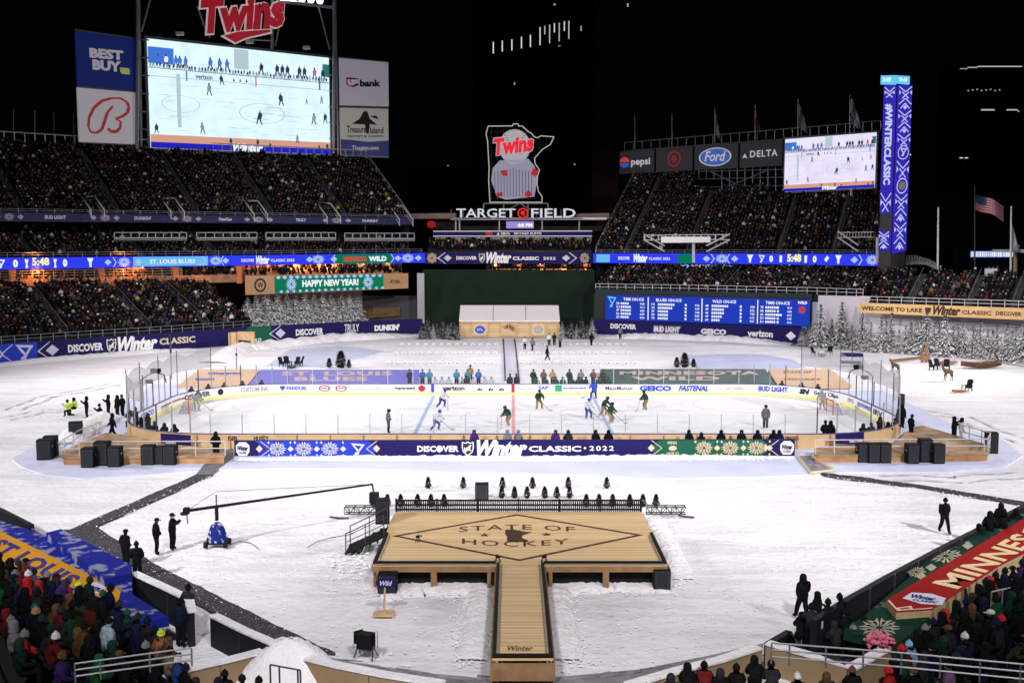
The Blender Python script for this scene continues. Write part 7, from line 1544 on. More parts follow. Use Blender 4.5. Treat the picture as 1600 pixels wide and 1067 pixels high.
def lamp(lab, p, s, deg, group=None):
    t = thing('stage_light', lab, 'stage light', p, group, R(deg)); b = MB(); b.box((0, 0, .62), (.5*s, .35*s, .48*s)); b.lathe((0, 0, .62), [(.1, -.2)], 4) if False else None; link('lamp_body', b.mesh('lamp_body', M_black), t)
    b = MB()
    for a in (-.32, .32): b.tube((a*s, -.2*s, 0), (a*.8*s, 0, .45), .03, n=4); b.tube((a*s, .2*s, 0), (a*.8*s, 0, .45), .03, n=4)
    b.tube((-.3*s, 0, .45), (.3*s, 0, .45), .03, n=4); link('yoke', b.mesh('yoke', M_dark), t)
    b = MB()
    for sx, rz in ((-1, .5), (1, -.5)): b.box((sx*.34*s, -.15, .66), (.02, .34*s, .42*s), rz)
    link('barn_door', b.mesh('barn_door', M_black), t); return t
lamp('black stage light on the snow at the lower left of the walkway', G(572, 1026, 0), 1.15, 160)
for x, y, d, lab in ((653, 846, 60, 'small black light on the left side of the stage deck'), (778, 878, 150, 'small black light at the left junction of stage and walkway'), (850, 878, 200, 'small black light at the right junction of stage and walkway')):
    o = lamp(lab, G(x, y, 1.12), .5, d); o.scale = (.7, .7, .4)
# remote broadcast camera left of the stage back corner
rc = thing('remote_camera', 'black remote broadcast camera hanging at the end of the long crane boom', 'camera', G(583, 805, 0)); b = MB(); q = G(585, 805, 0)
b.box((q.x, q.y, 1.0), (.5, .45, .55)); b.build('camera_body', M_black, rc); b = MB(); b.tube((q.x, q.y, 1.0), (q.x+.3, q.y-.3, .45), .09, .07, 8); b.tube((q.x, q.y, 1.2), (q.x-.1, q.y, 1.75), .05, n=6); b.build('lens_arm', M_dark, rc)
# jib crane
jc_ = thing('camera_crane', 'camera crane on a blue snow-dusted wheeled base with a very long thin boom', 'camera crane', G(340, 853, 0)); q = G(340, 853, 0)
b = MB(); b.lathe(q, [(.5, .22), (.52, .35), (.44, .6), (.36, .9), (.27, 1.1), (.1, 1.22)], 9, sx=1.05, sy=.8); b.build('blue_cover', speck('dark_blue_tarp', (.01, .02, .16), (.4, .4, .5), 5, .56), jc_)
for dx, dy in ((-.48, -.34), (.48, -.34), (.48, .34), (-.48, .34)): b = MB(); b.tube((q.x+dx-.08, q.y+dy, .16), (q.x+dx+.08, q.y+dy, .16), .16, n=12); b.build('wheel', M_black, jc_)
b = MB(); b.box((q.x, q.y, .22), (1.05, .75, .08)); b.tube((q.x, q.y, 1.3), (q.x, q.y, 2.0), .09, n=8); b.tube((q.x, q.y, 1.8), (q.x, q.y, 2.6), .03, n=6); b.build('column', M_black, jc_)
a = Vector((D(290, 804, q.y-.4))); e = Vector((G(583, 805, 0).x, G(583, 805, 0).y, 1.75)); m_ = Vector((q.x, q.y, 2.0)); a = m_+(m_-e)*.17
b = MB(); b.tube(a, m_, .075, n=6); b.tube(m_, e, .075, .05, 6); b.build('boom', M_black, jc_)
b = MB(); b.tube(m_+Vector((0, 0, .75)), e, .012, n=4); b.tube(m_+Vector((0, 0, .75)), a, .012, n=4); b.build('stay_cable', M_dark, jc_)
b = MB(); b.box(a, (.25, .3, .3)); b.lathe(a+Vector((-.1, -.05, -.12)), [(.16, -.06), (.2, 0), (.16, .06)], 10); b.tube(a, a+Vector((.15, -.3, -.55)), .03, n=5); b.build('control_head', M_black, jc_)
def cable(lab, px, r=.02): b = MB(); b.path([G(x, y, .03) for x, y in px], r, 4); return tag(b.build('cable', M_dark), lab, 'cable')
cable('dark cable curling on the snow right of the crane base', [(355, 852), (375, 845), (392, 848), (405, 858)]); cable('dark cable lying on the snow left of the stage stairs', [(480, 855), (495, 846), (515, 840), (545, 835), (552, 833)])
cable('short dark cable run left of the left truss', [(515, 807), (530, 809), (545, 809)], .05); cable('short dark cable run right of the right truss', [(1060, 805), (1072, 807), (1085, 808)], .05)
# robotic cameras and poles over the rink corners
for x, y, lab in ((222, 648, 'left'), (1362, 640, 'right')):
    p = G(x, y, 0); t = thing('corner_camera', 'remote camera on an arched pole over the %s end glass of the rink' % lab, 'camera', p); b = MB(); sx = 1 if lab == 'left' else -1
    b.path([(0, 0, 0), (0, 0, 3.0), (sx*.5, 0, 3.4), (sx*1.2, .0, 3.7), (sx*2.0, 0, 3.5), (sx*2.2, 0, 2.8)], .05, 6); link('pole', b.mesh('pole', M_dark), t); b = MB(); b.box((sx*1.3, 0, 3.85), (.8, .4, .35)); link('camera_body', b.mesh('camera_body', M_black), t); b = MB(); b.box((sx*.7, 0, 2.9), (.55, .4, .3)); link('monitor', b.mesh('monitor', M_black), t)
# ================================================================ outfield: pavilion, rows, banners, lake scene
def ground_banner(lab, px, m, texts, z=.35):
    q = [G(x, y, z) for x, y in px]; c = sum(q, Vector())/len(q); t = thing('ground_banner', lab, 'banner', (c.x, c.y, 0)); b = MB(); b.slab(q, 0, z); b.build('banner_sheet', m, t)
    for s, a, d, y0, y1, mm in texts: b = MB(); maptext(b, s, lambda u, v: G(a+(d-a)*u, y1+(y0-y1)*v, z+.02), 0, .05, 0, 1.1); b.build('lettering', mm, t)
    return t
M_lav = mat('lavender_blue_vinyl', (.13, .13, .55), .6, var=.06); M_dg = mat('grey_green_vinyl', (.045, .10, .085), .6, var=.1); M_tn = mat('pale_tan_vinyl', (.62, .42, .27), .7, var=.08, vs=.4); M_plt = mat('dusty_pink_print', (.55, .38, .36), .6)
ground_banner('lavender blue St Louis Blues ground banner beyond the far boards', [(408, 577.5), (655, 577.5), (655, 602), (388, 602)], M_lav, [('ST. LOUIS', 440, 614, 580, 586.5, M_plt), ('BLUES', 460, 575, 588.5, 595, M_plt)])
ground_banner('tan ground banner with blue print at the left of the blue one', [(312, 576.5), (406, 577), (386, 602), (278, 602)], M_tn, [('enterprise', 325, 378, 581, 586, M_bluep), ('enterprise', 305, 335, 590, 595, M_bluep)])
ground_banner('dark green Minnesota Wild ground banner beyond the far boards', [(938, 576.5), (1196, 576.5), (1212, 602), (935, 602)], M_dg, [('MINNESOTA', 968, 1186, 579.5, 585.5, M_plt), ('WILD', 985, 1125, 588, 594, M_plt)])
ground_banner('tan ground banner with dark print at the right of the green one', [(1200, 576.5), (1298, 576.5), (1330, 602), (1216, 602)], M_tn, [('STATE OF', 1224, 1268, 579.5, 583, M_brown), ('HOCKEY', 1226, 1284, 590.5, 594, M_brown)])
cb = thing('log_pavilion', 'log pavilion with a snow-white roof and three emblem panels in centre field', 'pavilion', G(795, 527, 0)); Yc = cb.location.y
xa, xb = D(719, 520, Yc).x, D(873, 520, Yc).x; zt_ = zat(502.5, Yc); zr = zat(478.5, Yc+4.5)
b = MB(); b.box(((xa+xb)/2, Yc+4, zt_/2), (xb-xa, 7.9, zt_)); b.build('log_wall', M_log, cb)
b = MB(); b.add([(xa-.15, Yc-.3, zt_), (xb+.15, Yc-.3, zt_), (xb+.15, Yc+4.5, zr), (xa-.15, Yc+4.5, zr), (xb+.15, Yc+8.4, zt_), (xa-.15, Yc+8.4, zt_), (xa-.15, Yc-.3, zt_+.16), (xb+.15, Yc-.3, zt_+.16), (xb+.15, Yc+4.5, zr+.16), (xa-.15, Yc+4.5, zr+.16)], [(6, 7, 8, 9), (0, 1, 7, 6), (9, 8, 4, 5), (1, 4, 8, 7), (0, 6, 9, 5), (0, 5, 4, 1)]); b.build('roof', mat('white_canvas', (.82, .78, .77), .8, var=.03), cb)
b = MB()
for f in (1/3, 2/3): x = xa+(xb-xa)*f; b.tube((x, Yc-.28, zt_+.2), (x, Yc+4.5, zr+.19), .05, n=4)
b.build('roof_seam', M_grey, cb)
b = MB(); b.box(((xa+xb)/2, Yc-.06, zt_-.12), (xb-xa, .1, .2)); 
for f in (0.0, 1.0): b.box((xa+(xb-xa)*f, Yc-.06, zt_/2-.12), (.3, .12, zt_-.26))
b.build('trim', M_wood2, cb)
for i, (x0, x1, m, mm) in enumerate(((737, 763, M_cream, M_bluep), (782, 808, M_tn, M_brown), (829, 853, M_cream, M_grey))):
    P = Path([(x0, 505, 525, Yc-.1), (x1, 505, 525, Yc-.1)]); f = MB(); P.board(f, .06, 0, 0, 1, 0, 1, .02); pn = f.build('emblem_panel', M_wood2, cb); b = MB(); P.board(b, .05, 0, .12, .88, .12, .88, .06)
    P.shape(b, disc(.62) if i != 1 else FLAKE[:8], x0, x1, .0, 1.0, 1, .08); 
    if i != 1: P.text(b, 'WILD' if i else 'STL', x0+8, x1-8, .4, .6, 0, .04, 0, .1)
    o = b.build('emblem', [m, mm], cb)
# rows of snow seats
blk = thing('snow_seat', 'x', 'snow seat', (0, 0, 0)); b = MB(); b.box((0, 0, .13), (.42, .4, .24)); link('snow_block', b.mesh('snow_block', M_snow2), blk); b = MB(); b.box((0, -.215, .1), (.2, .03, .11)); link('dark_front', b.mesh('dark_front', mat('mid_grey', (.2, .2, .22), .8)), blk)
for y, xs, lab in ((539, [628+12.3*i for i in range(13)]+[816+12.3*i for i in range(14)], 'back'), (552.5, [618+13*i for i in range(13)]+[815+13*i for i in range(14)], 'middle'), (568, [606+13.6*i for i in range(13)]+[815+13.6*i for i in range(14)], 'front')):
    for i, x in enumerate(xs): put(blk, G(x, y, 0), 1, 0, 'small snow-topped seat in the %s row before the pavilion, %s half' % (lab, 'left' if x < 800 else 'right'), 'snow seats before the pavilion, %s row, %s half' % (lab, 'left' if x < 800 else 'right'))
b = MB(); r = random.Random(2)
for s, xa_, xc_ in ((0, 787, 790), (1, 803, 810)):
    for i in range(26): f = i/25; p = G(xa_+(xc_-xa_)*f+(-.6 if s == 0 else .8), 531+64*f**1.2, 0); b.lathe(p, [(.08, 0), (.13, .05), (.08, .16), (.02, .2)], 6)
tag(b.build('evergreen_garland', M_ever), 'dark evergreen clumps lining both sides of the centre walkway', 'garland', kind='stuff')
# firs
M_fir1 = fir_mat('snowy_fir', (.014, .022, .018), (.82, .82, .84), .30, .46); M_fir2 = fir_mat('dark_fir', (.012, .022, .014), (.7, .7, .72), .36, .55)
protos = [firtree('fir_tree', 6.0, r_, 'x', (0, 0, 0), None, M_fir1, M_trunk, seed=s_, snow=True) for r_, s_ in ((2.1, 1), (1.85, 2), (2.3, 3))]
dark = [firtree('fir_tree', 3.0, r_, 'x', (0, 0, 0), None, M_fir2, M_trunk, seed=s_, snow=True) for r_, s_ in ((1.2, 5), (1.0, 6))]
def treat(x, yb, yt, pr, lab, grp, z=0, i=0):
    p = G(x, yb, z); h = (yb-yt)*p.y/FPX/(6.0 if pr in protos else 3.0); put(pr, p, h*1.02, i*1.9, lab, grp)
FR = [(1252, 540, 512, 0), (1266, 539, 500, 1), (1281, 541, 471, 0), (1299, 541, 495, 2), (1314, 542, 467, 1), (1330, 543, 505, 0), (1346, 545, 482, 1), (1360, 547, 500, 2), (1376, 549, 491, 0), (1392, 549, 484, 1), (1404, 551, 512, 0), (1414, 551, 505, 2), (1431, 551, 493, 1), (1446, 553, 483, 2), (1459, 554, 500, 0), (1474, 556, 487, 2), (1488, 556, 506, 1), (1503, 557, 497, 0), (1519, 558, 505, 1), (1530, 559, 495, 0), (1542, 560, 510, 2), (1556, 561, 503, 0), (1572, 563, 500, 1), (1585, 564, 506, 2), (1598, 566, 497, 0), (1612, 566, 505, 1)]
for i, (x, yb, yt, k) in enumerate(FR): treat(x, yb, yt, protos[k], 'snow-laden fir in the front rank of the right field forest, %s' % ('%s from the left' % ordn(i) if i < 13 else '%s from the right edge' % ordn(len(FR)-1-i)), 'snowy firs in right field', 0, i)
BR = [(1258, 536, 492), (1290, 537, 485), (1322, 539, 490), (1352, 541, 496), (1384, 544, 498), (1422, 547, 500), (1438, 548, 500), (1466, 550, 502), (1496, 553, 508), (1525, 555, 510), (1550, 557, 512), (1580, 560, 514), (1604, 561, 512)]
for i, (x, yb, yt) in enumerate(BR): treat(x, yb, yt, protos[i % 3], 'snow-laden fir in the back rank of the right field forest, %s from the left' % ordn(i), 'snowy firs in right field', 0, i+5)
for i, (x, yt) in enumerate(((404, 462), (417, 458), (431, 460), (446, 456), (460, 459), (474, 462), (489, 455), (503, 460), (517, 457), (531, 461), (544, 458), (556, 460))):
    q = LFP.at(LFP.u(x)); p = Vector((q[0]-q[4]*2.6, q[1]-q[5]*2.6, 1.9)); yb = proj(p)[1]; h = (yb-yt)*p.y/FPX/6; put(protos[i % 3], p, h*1.28, i*2.1, 'snow-laden fir standing above the left field banner, %s from the left' % ordn(i), 'snowy firs above the left field banner', h*1.05)
    p = p+Vector((.9, 2.2, .3)); put(protos[(i+1) % 3], p, h*1.2, i*1.1, 'rear snow-laden fir above the left field banner, %s from the left' % ordn(i), 'snowy firs above the left field banner', h*.95)
b = MB(); P = Path([(398, 452, 508, 165), (566, 452, 508, 172)]); P.board(b, .3, 0); tag(b.build('planting_wall', M_conc), 'grey wall behind the snowy firs in left field', 'wall')
b = MB(); P = Path([(560, 462, 515, 177), (652, 462, 515, 178)]); P.board(b, .3, 0); tag(b.build('bullpen_wall', M_dark), 'dark back wall of the gap right of the left field firs', 'wall')
b = MB(); P = Path([(562, 483, 498, 176.5), (625, 480, 494, 177)]); P.board(b, .1, 0); tag(b.build('bullpen_bench', mat('dim_wood', (.16, .09, .04), .8, var=.4)), 'dim brown bench structure in the gap beside the left field firs', 'bench')
for i, (x, yb, yt) in enumerate(((659, 529, 506), (668, 529, 494), (677, 529, 503), (684, 528, 500), (692, 529, 497), (700, 528, 503), (707, 530, 498), (714, 530, 505), (878, 528, 499), (886, 528, 506), (893, 528, 500), (901, 528, 504), (909, 528, 496), (918, 528, 502), (925, 528, 494))):
    treat(x, yb, yt, (dark+protos[:1])[i % 3] if i % 3 != 2 else protos[1], 'small fir beside the log pavilion, %s on its %s side' % (ordn(i if i < 8 else i-8), 'left' if i < 8 else 'right'), 'small firs beside the log pavilion', 0, i)
# wooden shed on the left
sh = thing('timber_shed', 'pale timber gateway of two crates and a beam below the left field banner', 'shed', G(375, 545, 0)); Ys = sh.location.y
b = MB(); P = Path([(357, 520, 546, Ys), (371, 520, 546, Ys)]); P.board(b, 1.2, 0); b.build('crate', M_wood2, sh)
b = MB(); P = Path([(371, 518.5, 531, Ys+.3), (396, 519, 533, Ys+.4)]); P.board(b, 1.0, 0); b.build('beam_box', M_wood2, sh)
b = MB()
for x in (359, 369): P = Path([(x, 520, 546, Ys-.05), (x+1.2, 520, 546, Ys-.05)]); P.board(b, .05, 0)
b.build('batten', M_brown, sh)
b = MB(); P = Path([(393, 520, 540, Ys+.2), (396.5, 520, 540, Ys+.2)]); P.board(b, .3, 0); b.build('post', M_wood2, sh)
# adirondack chairs, fire pits
def chair():
    t = thing('garden_chair', 'x', 'chair', (0, 0, 0)); b = MB()
    for i in range(5): b.add([(-.3+.13*i, -.35, .38), (-.19+.13*i, -.35, .38), (-.19+.13*i, .2, .3), (-.3+.13*i, .2, .3), (-.3+.13*i, -.35, .36), (-.19+.13*i, -.35, .36), (-.19+.13*i, .2, .28), (-.3+.13*i, .2, .28)], [(0, 1, 2, 3), (7, 6, 5, 4), (0, 4, 5, 1), (2, 6, 7, 3)])
    link('seat', b.mesh('seat', M_black), t); b = MB(); b.add([(-.3, .18, .3), (.3, .18, .3), (.34, .5, 1.1), (0, .52, 1.2), (-.34, .5, 1.1), (-.3, .21, .3), (.3, .21, .3), (.34, .53, 1.1), (0, .55, 1.2), (-.34, .53, 1.1)], [(0, 1, 2, 3, 4), (9, 8, 7, 6, 5), (0, 5, 6, 1), (1, 6, 7, 2), (2, 7, 8, 3), (3, 8, 9, 4), (4, 9, 5, 0)]); link('backrest', b.mesh('backrest', M_black), t)
    for s in (-1, 1):
        b = MB(); b.box((s*.38, -.05, .56), (.14, .7, .04)); link('armrest', b.mesh('armrest', M_black), t)
        for y in (-.33, .25): b = MB(); b.box((s*.36, y, .27), (.06, .08, .54)); link('leg', b.mesh('leg', M_black), t)
    return t
ch = chair()
for x, y, d, lab in ((442, 573, 60, 'dark garden chair by the left pond, left one'), (449, 572, 30, 'dark garden chair by the left pond, second one'), (462, 573, -30, 'dark garden chair by the left pond, third one'), (468, 572, -60, 'dark garden chair by the left pond, right one'), (1273, 556, 40, 'dark garden chair on the snow below the right firs, left one'), (1295, 555, -40, 'dark garden chair on the snow below the right firs, right one'), (1458, 578, 30, 'dark garden chair beside the deer, left one'), (1466, 576, 10, 'dark garden chair beside the deer, middle one'), (1478, 577, -30, 'dark garden chair beside the deer, right one'), (1511, 611, -60, 'dark garden chair with a plank sled at the far right')):
    put(ch, G(x, y, 0), 1.0, R(d), lab, 'dark garden chairs on the snow')
def firepit(x, y, lab): b = MB(); b.lathe(G(x, y, 0), [(.5, 0), (.55, .25), (.4, .25), (.35, .1)], 10); tag(b.build('fire_pit', M_dark), lab, 'fire pit')
firepit(455, 574.5, 'dark round fire pit between the left pond chairs'); firepit(1284, 556, 'dark round fire pit between the chairs below the right firs')
def deer(lab, x, y, rz, s=1.0):
    d = bpy.data.meshes.new('t'); P_ = [(0, 0, .95), (-.35, 0, .95), (.35, 0, 1.0), (.55, 0, 1.25), (.68, 0, 1.45), (.85, 0, 1.42), (.32, .1, .62), (.33, .1, .35), (.36, .1, .04), (.32, -.1, .62), (.33, -.1, .35), (.36, -.1, .04), (-.38, .1, .68), (-.48, .1, .4), (-.42, .1, .04), (-.38, -.1, .68), (-.48, -.1, .4), (-.42, -.1, .04), (-.6, 0, .95), (.66, .12, 1.58), (.66, -.12, 1.58)]
    Ra = [.2, .19, .2, .1, .1, .05, .07, .04, .035, .07, .04, .035, .1, .045, .035, .1, .045, .035, .04, .03, .03]; Ed = [(0, 1), (0, 2), (2, 3), (3, 4), (4, 5), (2, 6), (6, 7), (7, 8), (2, 9), (9, 10), (10, 11), (1, 12), (12, 13), (13, 14), (1, 15), (15, 16), (16, 17), (1, 18), (4, 19), (4, 20)]
    d.from_pydata(P_, Ed, []); o = bpy.data.objects.new('t', d); COL.objects.link(o); o.modifiers.new('s', 'SKIN')
    for i, r_ in enumerate(Ra): d.skin_vertices[0].data[i].radius = (r_, r_); d.skin_vertices[0].data[i].use_root = (i == 0)
    o.modifiers.new('u', 'SUBSURF').levels = 1; dg = bpy.context.evaluated_depsgraph_get(); dg.update(); m2 = bpy.data.meshes.new_from_object(o.evaluated_get(dg), depsgraph=dg); bpy.data.objects.remove(o)
    m2.materials.clear(); m2.materials.append(mat('deer_coat', (.10, .07, .045), .9, var=.2)); m2.name = 'deer'; t = link('deer', m2); t.location = G(x, y, 0); t.rotation_euler = (0, 0, rz); t.scale = (s, s, s); tag(t, lab, 'deer', 'deer figures on the snow')
deer('slim brown deer figure standing right of the garden chairs', 1481, 596, R(200), 1.15); deer('dark deer figure behind the right rink netting', 1398, 583, R(120), 1.0)
# rowing boat, dock, log pile, sled
bt = thing('rowing_boat', 'brown wooden rowing boat on the snow below the right firs', 'boat', G(1533, 575, 0), None, R(8)); b = MB(); n_ = 9; vs = []
for i in range(n_):
    f = i/(n_-1)*2-1; w_ = .85*(1-f*f)**.6+.03; z = .62+.3*f*f; x = f*2.6
    vs += [(x, -w_, z), (x, -w_*.6, .08+.25*f*f), (x, w_*.6, .08+.25*f*f), (x, w_, z), (x, w_-.06, z), (x, w_*.5, .16+.25*f*f), (x, -w_*.5, .16+.25*f*f), (x, -w_+.06, z)]
b.add(vs, [(8*i+k, 8*i+(k+1) % 8, 8*i+8+(k+1) % 8, 8*i+8+k) for i in range(n_-1) for k in range(8)]); link('hull', b.mesh('hull', mat('brown_hull', (.10, .045, .026), .6, var=.3)), bt)
b = MB()
for x in (-1, .2, 1.2): b.box((x, 0, .5), (.25, 1.35, .05))
link('bench', b.mesh('bench', M_brown), bt); b = MB(); b.tube((1.6, -.6, .75), (5.4, -1.2, .1), .06, n=6); link('oar', b.mesh('oar', M_brown), bt)
dk_ = thing('dock', 'narrow wooden dock plank ending at mooring posts below the right firs', 'dock', G(1430, 562, 0)); b = MB(); b.tube(G(1393, 563.5, .15), G(1442, 558, .2), .16, n=4); b.build('plank', M_brown, dk_); b = MB()
for x in (1441, 1447): b.tube(G(x, 566, 0), G(x, 566, 0)+Vector((0, 0, 2.6 if x == 1447 else 1.2)), .16, n=7)
b.build('mooring_post', M_brown, dk_); b = MB(); q = G(1445, 566, .0); b.box((q.x, q.y, .5), (1.1, .6, .5)); b.build('crate', M_brown, dk_)
lg = thing('log_pile', 'loose pile of dark cut logs on the snow between dock and boat', 'logs', G(1478, 568, 0)); r = random.Random(6)
for i in range(9): q = G(1467+i*2.6, 568-r.random()*2, .15); b = MB(); b.tube(q, q+Vector((.7, .3, .1)), .13, n=7); b.build('log', M_brown, lg)
sl = thing('wooden_sled', 'pale plank sled lying left of the lone garden chair at far right', 'sled', G(1498, 610, 0)); b = MB(); q = G(1499, 609, .22); b.box(q, (1.3, .5, .06)); b.build('sled_deck', M_wood2, sl)
for s in (-.2, .2): b = MB(); b.box(q+Vector((0, s, -.13)), (1.3, .05, .16)); b.build('runner', M_brown, sl)
b = MB(); 
nb = thing('banner_stand', 'navy two-tier banner on a pole behind the right rink netting', 'banner', G(1332, 572, 0)); P = Path([(1316, 552, 557.5, nb.location.y), (1348, 552.5, 558, nb.location.y)]); b = MB(); P.board(b, .8, 0); b.build('upper_tier', M_navy, nb); P = Path([(1316, 564, 568, nb.location.y), (1346, 565, 569, nb.location.y)]); b = MB(); P.board(b, .5, 0); b.build('lower_tier', M_navy, nb)
b = MB(); b.tube(G(1331, 574, 0), G(1331, 574, 0)+Vector((0, 0, 3.2)), .06, n=6); b.build('pole', M_dark, nb)
for x, y, h, lab in ((268, 592, 4.9, 'thin dark microphone pole on the snow left of the tan ground banner'), (370, 578, 2.6, 'thin pole with a small box on the snow below the timber shed')):
    p = G(x, y, 0); b = MB(); b.tube(p, p+Vector((0, 0, h)), .05, .035, 6); b.box(p+Vector((0, 0, h*.7)), (.18, .18, 1.2 if h > 4 else .3)); tag(b.build('equipment_pole', M_dark), lab, 'pole')
# ================================================================ beyond the park at right
usf = thing('flagpole', 'flagpole with a waving striped United States flag behind the far right stand', 'flagpole', D(1523, 445, 150)); b = MB(); b.tube(D(1523, 450, 150), D(1523, 291, 150), .11, .07, 7); b.build('pole', M_dark, usf)
def flagpt(u, v): return D(1524+44*u, 301+25*v+20*u+2.5*sin(u*6+1), 150+.6*sin(u*7))
b = MB(); K = 10
for s_ in range(13):
    vs = []
    for i in range(K+1): vs += [flagpt(i/K, s_/13), flagpt(i/K, (s_+1)/13)]
    b.add(vs, [(2*i, 2*i+2, 2*i+3, 2*i+1) for i in range(K)], 0 if s_ % 2 == 0 else 1)
b.build('flag', [mat('flag_red', (.42, .05, .06), .8), mat('flag_white', (.42, .4, .42), .8)], usf)
b = MB(); vs = []
for i in range(5): vs += [flagpt(i/10, 0)+Vector((0, -.05, 0)), flagpt(i/10, .54)+Vector((0, -.05, 0))]
b.add(vs, [(2*i, 2*i+2, 2*i+3, 2*i+1) for i in range(4)]); b.build('canton', mat('flag_blue', (.04, .07, .14), .8), usf)
for x, y0, y1, lab, fl in ((1466, 435, 324, 'bare white flagpole with a hanging rope, left of the striped flag', 0), (1580, 440, 322, 'pale flagpole with a limp grey flag at the right edge', 1)):
    t = thing('flagpole', lab, 'flagpole', D(x, y0, 148)); b = MB(); b.tube(D(x-1, y0, 148), D(x, y1, 148), .16, .1, 7); b.build('pole', M_lsteel, t)
    if fl: b = MB(); b.add([D(x+1, 350, 148), D(x+5, 362, 148.3), D(x+9, 380, 147.8), D(x+14, 385, 148.3), D(x+10, 392, 148), D(x+2, 390, 148)], [(0, 1, 5), (1, 2, 4, 5), (2, 3, 4)]); b.build('flag', M_fl[2], t)
def building(lab, x0, x1, y0, y1, Y, col, wins, th=18):
    t = thing('building', lab, 'building', D((x0+x1)/2, 440, Y)); P = Path([(x0, y0, y1, Y), (x1, y0, y1, Y)]); b = MB(); P.board(b, th, 0); b.build('wall', mat('night_wall_%d' % x0, col, .9), t)
    for wi, (a, c, d, e, br) in enumerate(wins):
        b = MB(); W_ = Path([(a, d, e, Y-.3), (c, d, e, Y-.3)]); W_.board(b, .1, 0); b.build('lit_window', led('window_glow_%d' % int(br*100), (br, br*.95, br*.9), 1), t)
    return t
wv = [(770, 66, 84), (784, 64, 81), (799, 62, 79), (814, 58, 76), (828, 55, 74)]
building('tall dark tower with rows of thin white vertical lights high above centre field', 740, 928, -40, 330, 420, (.004, .004, .005), [(x, x+1.6, a, c, .8) for x, a, c in wv]+[(843, 844.6, 43, 71, .75), (850.5, 852, 41, 54, .5), (858, 859.6, 39, 68, .5), (865.5, 867, 37, 51, .8), (873, 874.6, 36, 65, .45), (881, 882.6, 34, 49, .7), (888, 889.6, 33, 61, .5), (907, 909, 41, 49, .3), (865, 868, 6, 9, .3), (980, 982, 6, 11, .5), (872, 876, 71.5, 73, .25), (803, 805, 129, 133, .3)])
building('plain dim brown building left of the right sponsor signs', 925, 965, 231, 400, 260, (.06, .04, .035), [])
building('low dark building block behind the centre bar', 640, 924, 262, 345, 300, (.006, .006, .007), [(897, 899, 256, 258, .4), (699, 701, 258, 260, .25)])
building('round dark arena at the right edge with a curved white light line', 1498, 1640, 102, 300, 360, (.003, .003, .004), [(1528, 1597, 103.5, 105, .55), (1500, 1512, 107, 108.5, .3), (1512, 1528, 105, 106.5, .42), (1533, 1554, 171, 173, .5), (1573, 1590, 171, 173, .45), (1590, 1593, 173, 175, .3)]+[(1512+i*7, 1514+i*7, 141-(i % 3), 143-(i % 3), .35) for i in range(8)])
building('low building behind the far right stand with a bright white and blue sign strip', 1440, 1640, 388, 470, 200, (.012, .010, .011), [])
b = MB(); P = Path([(1517, 392.5, 402, 198), (1586, 392.5, 402, 198)]); P.board(b, .3, 0); 
sgn = thing('light_sign', 'bright white and blue light strip sign low at the right', 'sign', D(1550, 402, 198)); b.build('sign_box', led('sign_strip_blue', (.12, .2, .7), .9), sgn)
b = MB(); r = random.Random(12); x = 1517.5
while x < 1584: w_ = r.uniform(1.2, 3.4); P.strip(b, x, x+w_, .08, .92, 0, .1); x += w_+r.uniform(.7, 1.6)
b.build('sign_lettering', M_ledw, sgn)
kk = thing('info_board', 'grey upright notice board behind the far right crowd', 'notice board', D(1548, 446, 140)); b = MB(); Path([(1539.5, 419.5, 446, 140), (1558, 419.5, 446, 140)]).board(b, .3, 0); b.build('board', mat('notice_grey', (.42, .44, .44), .6), kk); b = MB(); Path([(1543, 428, 433, 139.7), (1549, 428, 433, 139.7)]).board(b, .05, 0); b.build('print', M_dark, kk)
b = MB(); Path([(1580, 390.5, 394.5, 150), (1640, 390, 395.5, 150)]).board(b, 6, 0); cn = tag(b.build('canopy_roof', M_lsteel), 'white flat canopy roof at the right edge', 'canopy')
b = MB(); b.tube(D(1586, 440, 151), D(1586, 395, 151), .3, n=6); tag(b.build('canopy_post', M_tan), 'tan post under the white canopy at the right edge', 'post')
for x, y, lab in ((1506, 247, 'distant twin street lamp right of the blue pillar'), (1421, 242, 'single distant white lamp right of the blue pillar')):
    t = thing('street_lamp', lab, 'street lamp', D(x, 262, 230)); b = MB(); b.tube(D(x, 262, 230), D(x, y, 230), .12, n=5); b.build('post', M_dark, t); b = MB()
    for s in ((-4, 4) if 'twin' in lab else (0,)): b.box(D(x+s, y, 230), (.6, .4, .22))
    b.build('lamp_head', led('lamp_glow', (.8, .75, .75), .8), t)
for k in bpy.data.objects:
    if 'used' in k.keys(): del k['used']
# walkway bridge right of the right ribbon
wk = thing('curved_walkway', 'grey curved walkway running down right of the blue ribbon screen', 'walkway', D(1430, 420, 152)); b = MB()
P = Path([(1408, 398, 416, 155), (1430, 399, 413, 150), (1447, 404, 414, 146), (1461, 410, 420, 143)]); P.board(b, .3, 0, 0, 1, 0, .35); 
for v in (.55, .75, .97): P.board(b, .1, 0, 0, 1, v-.04, v)
for i in range(14): P.board(b, .1, 0, min(.985, i/13), min(1, i/13+.012), .35, .97)
b.build('balustrade', M_conc, wk)
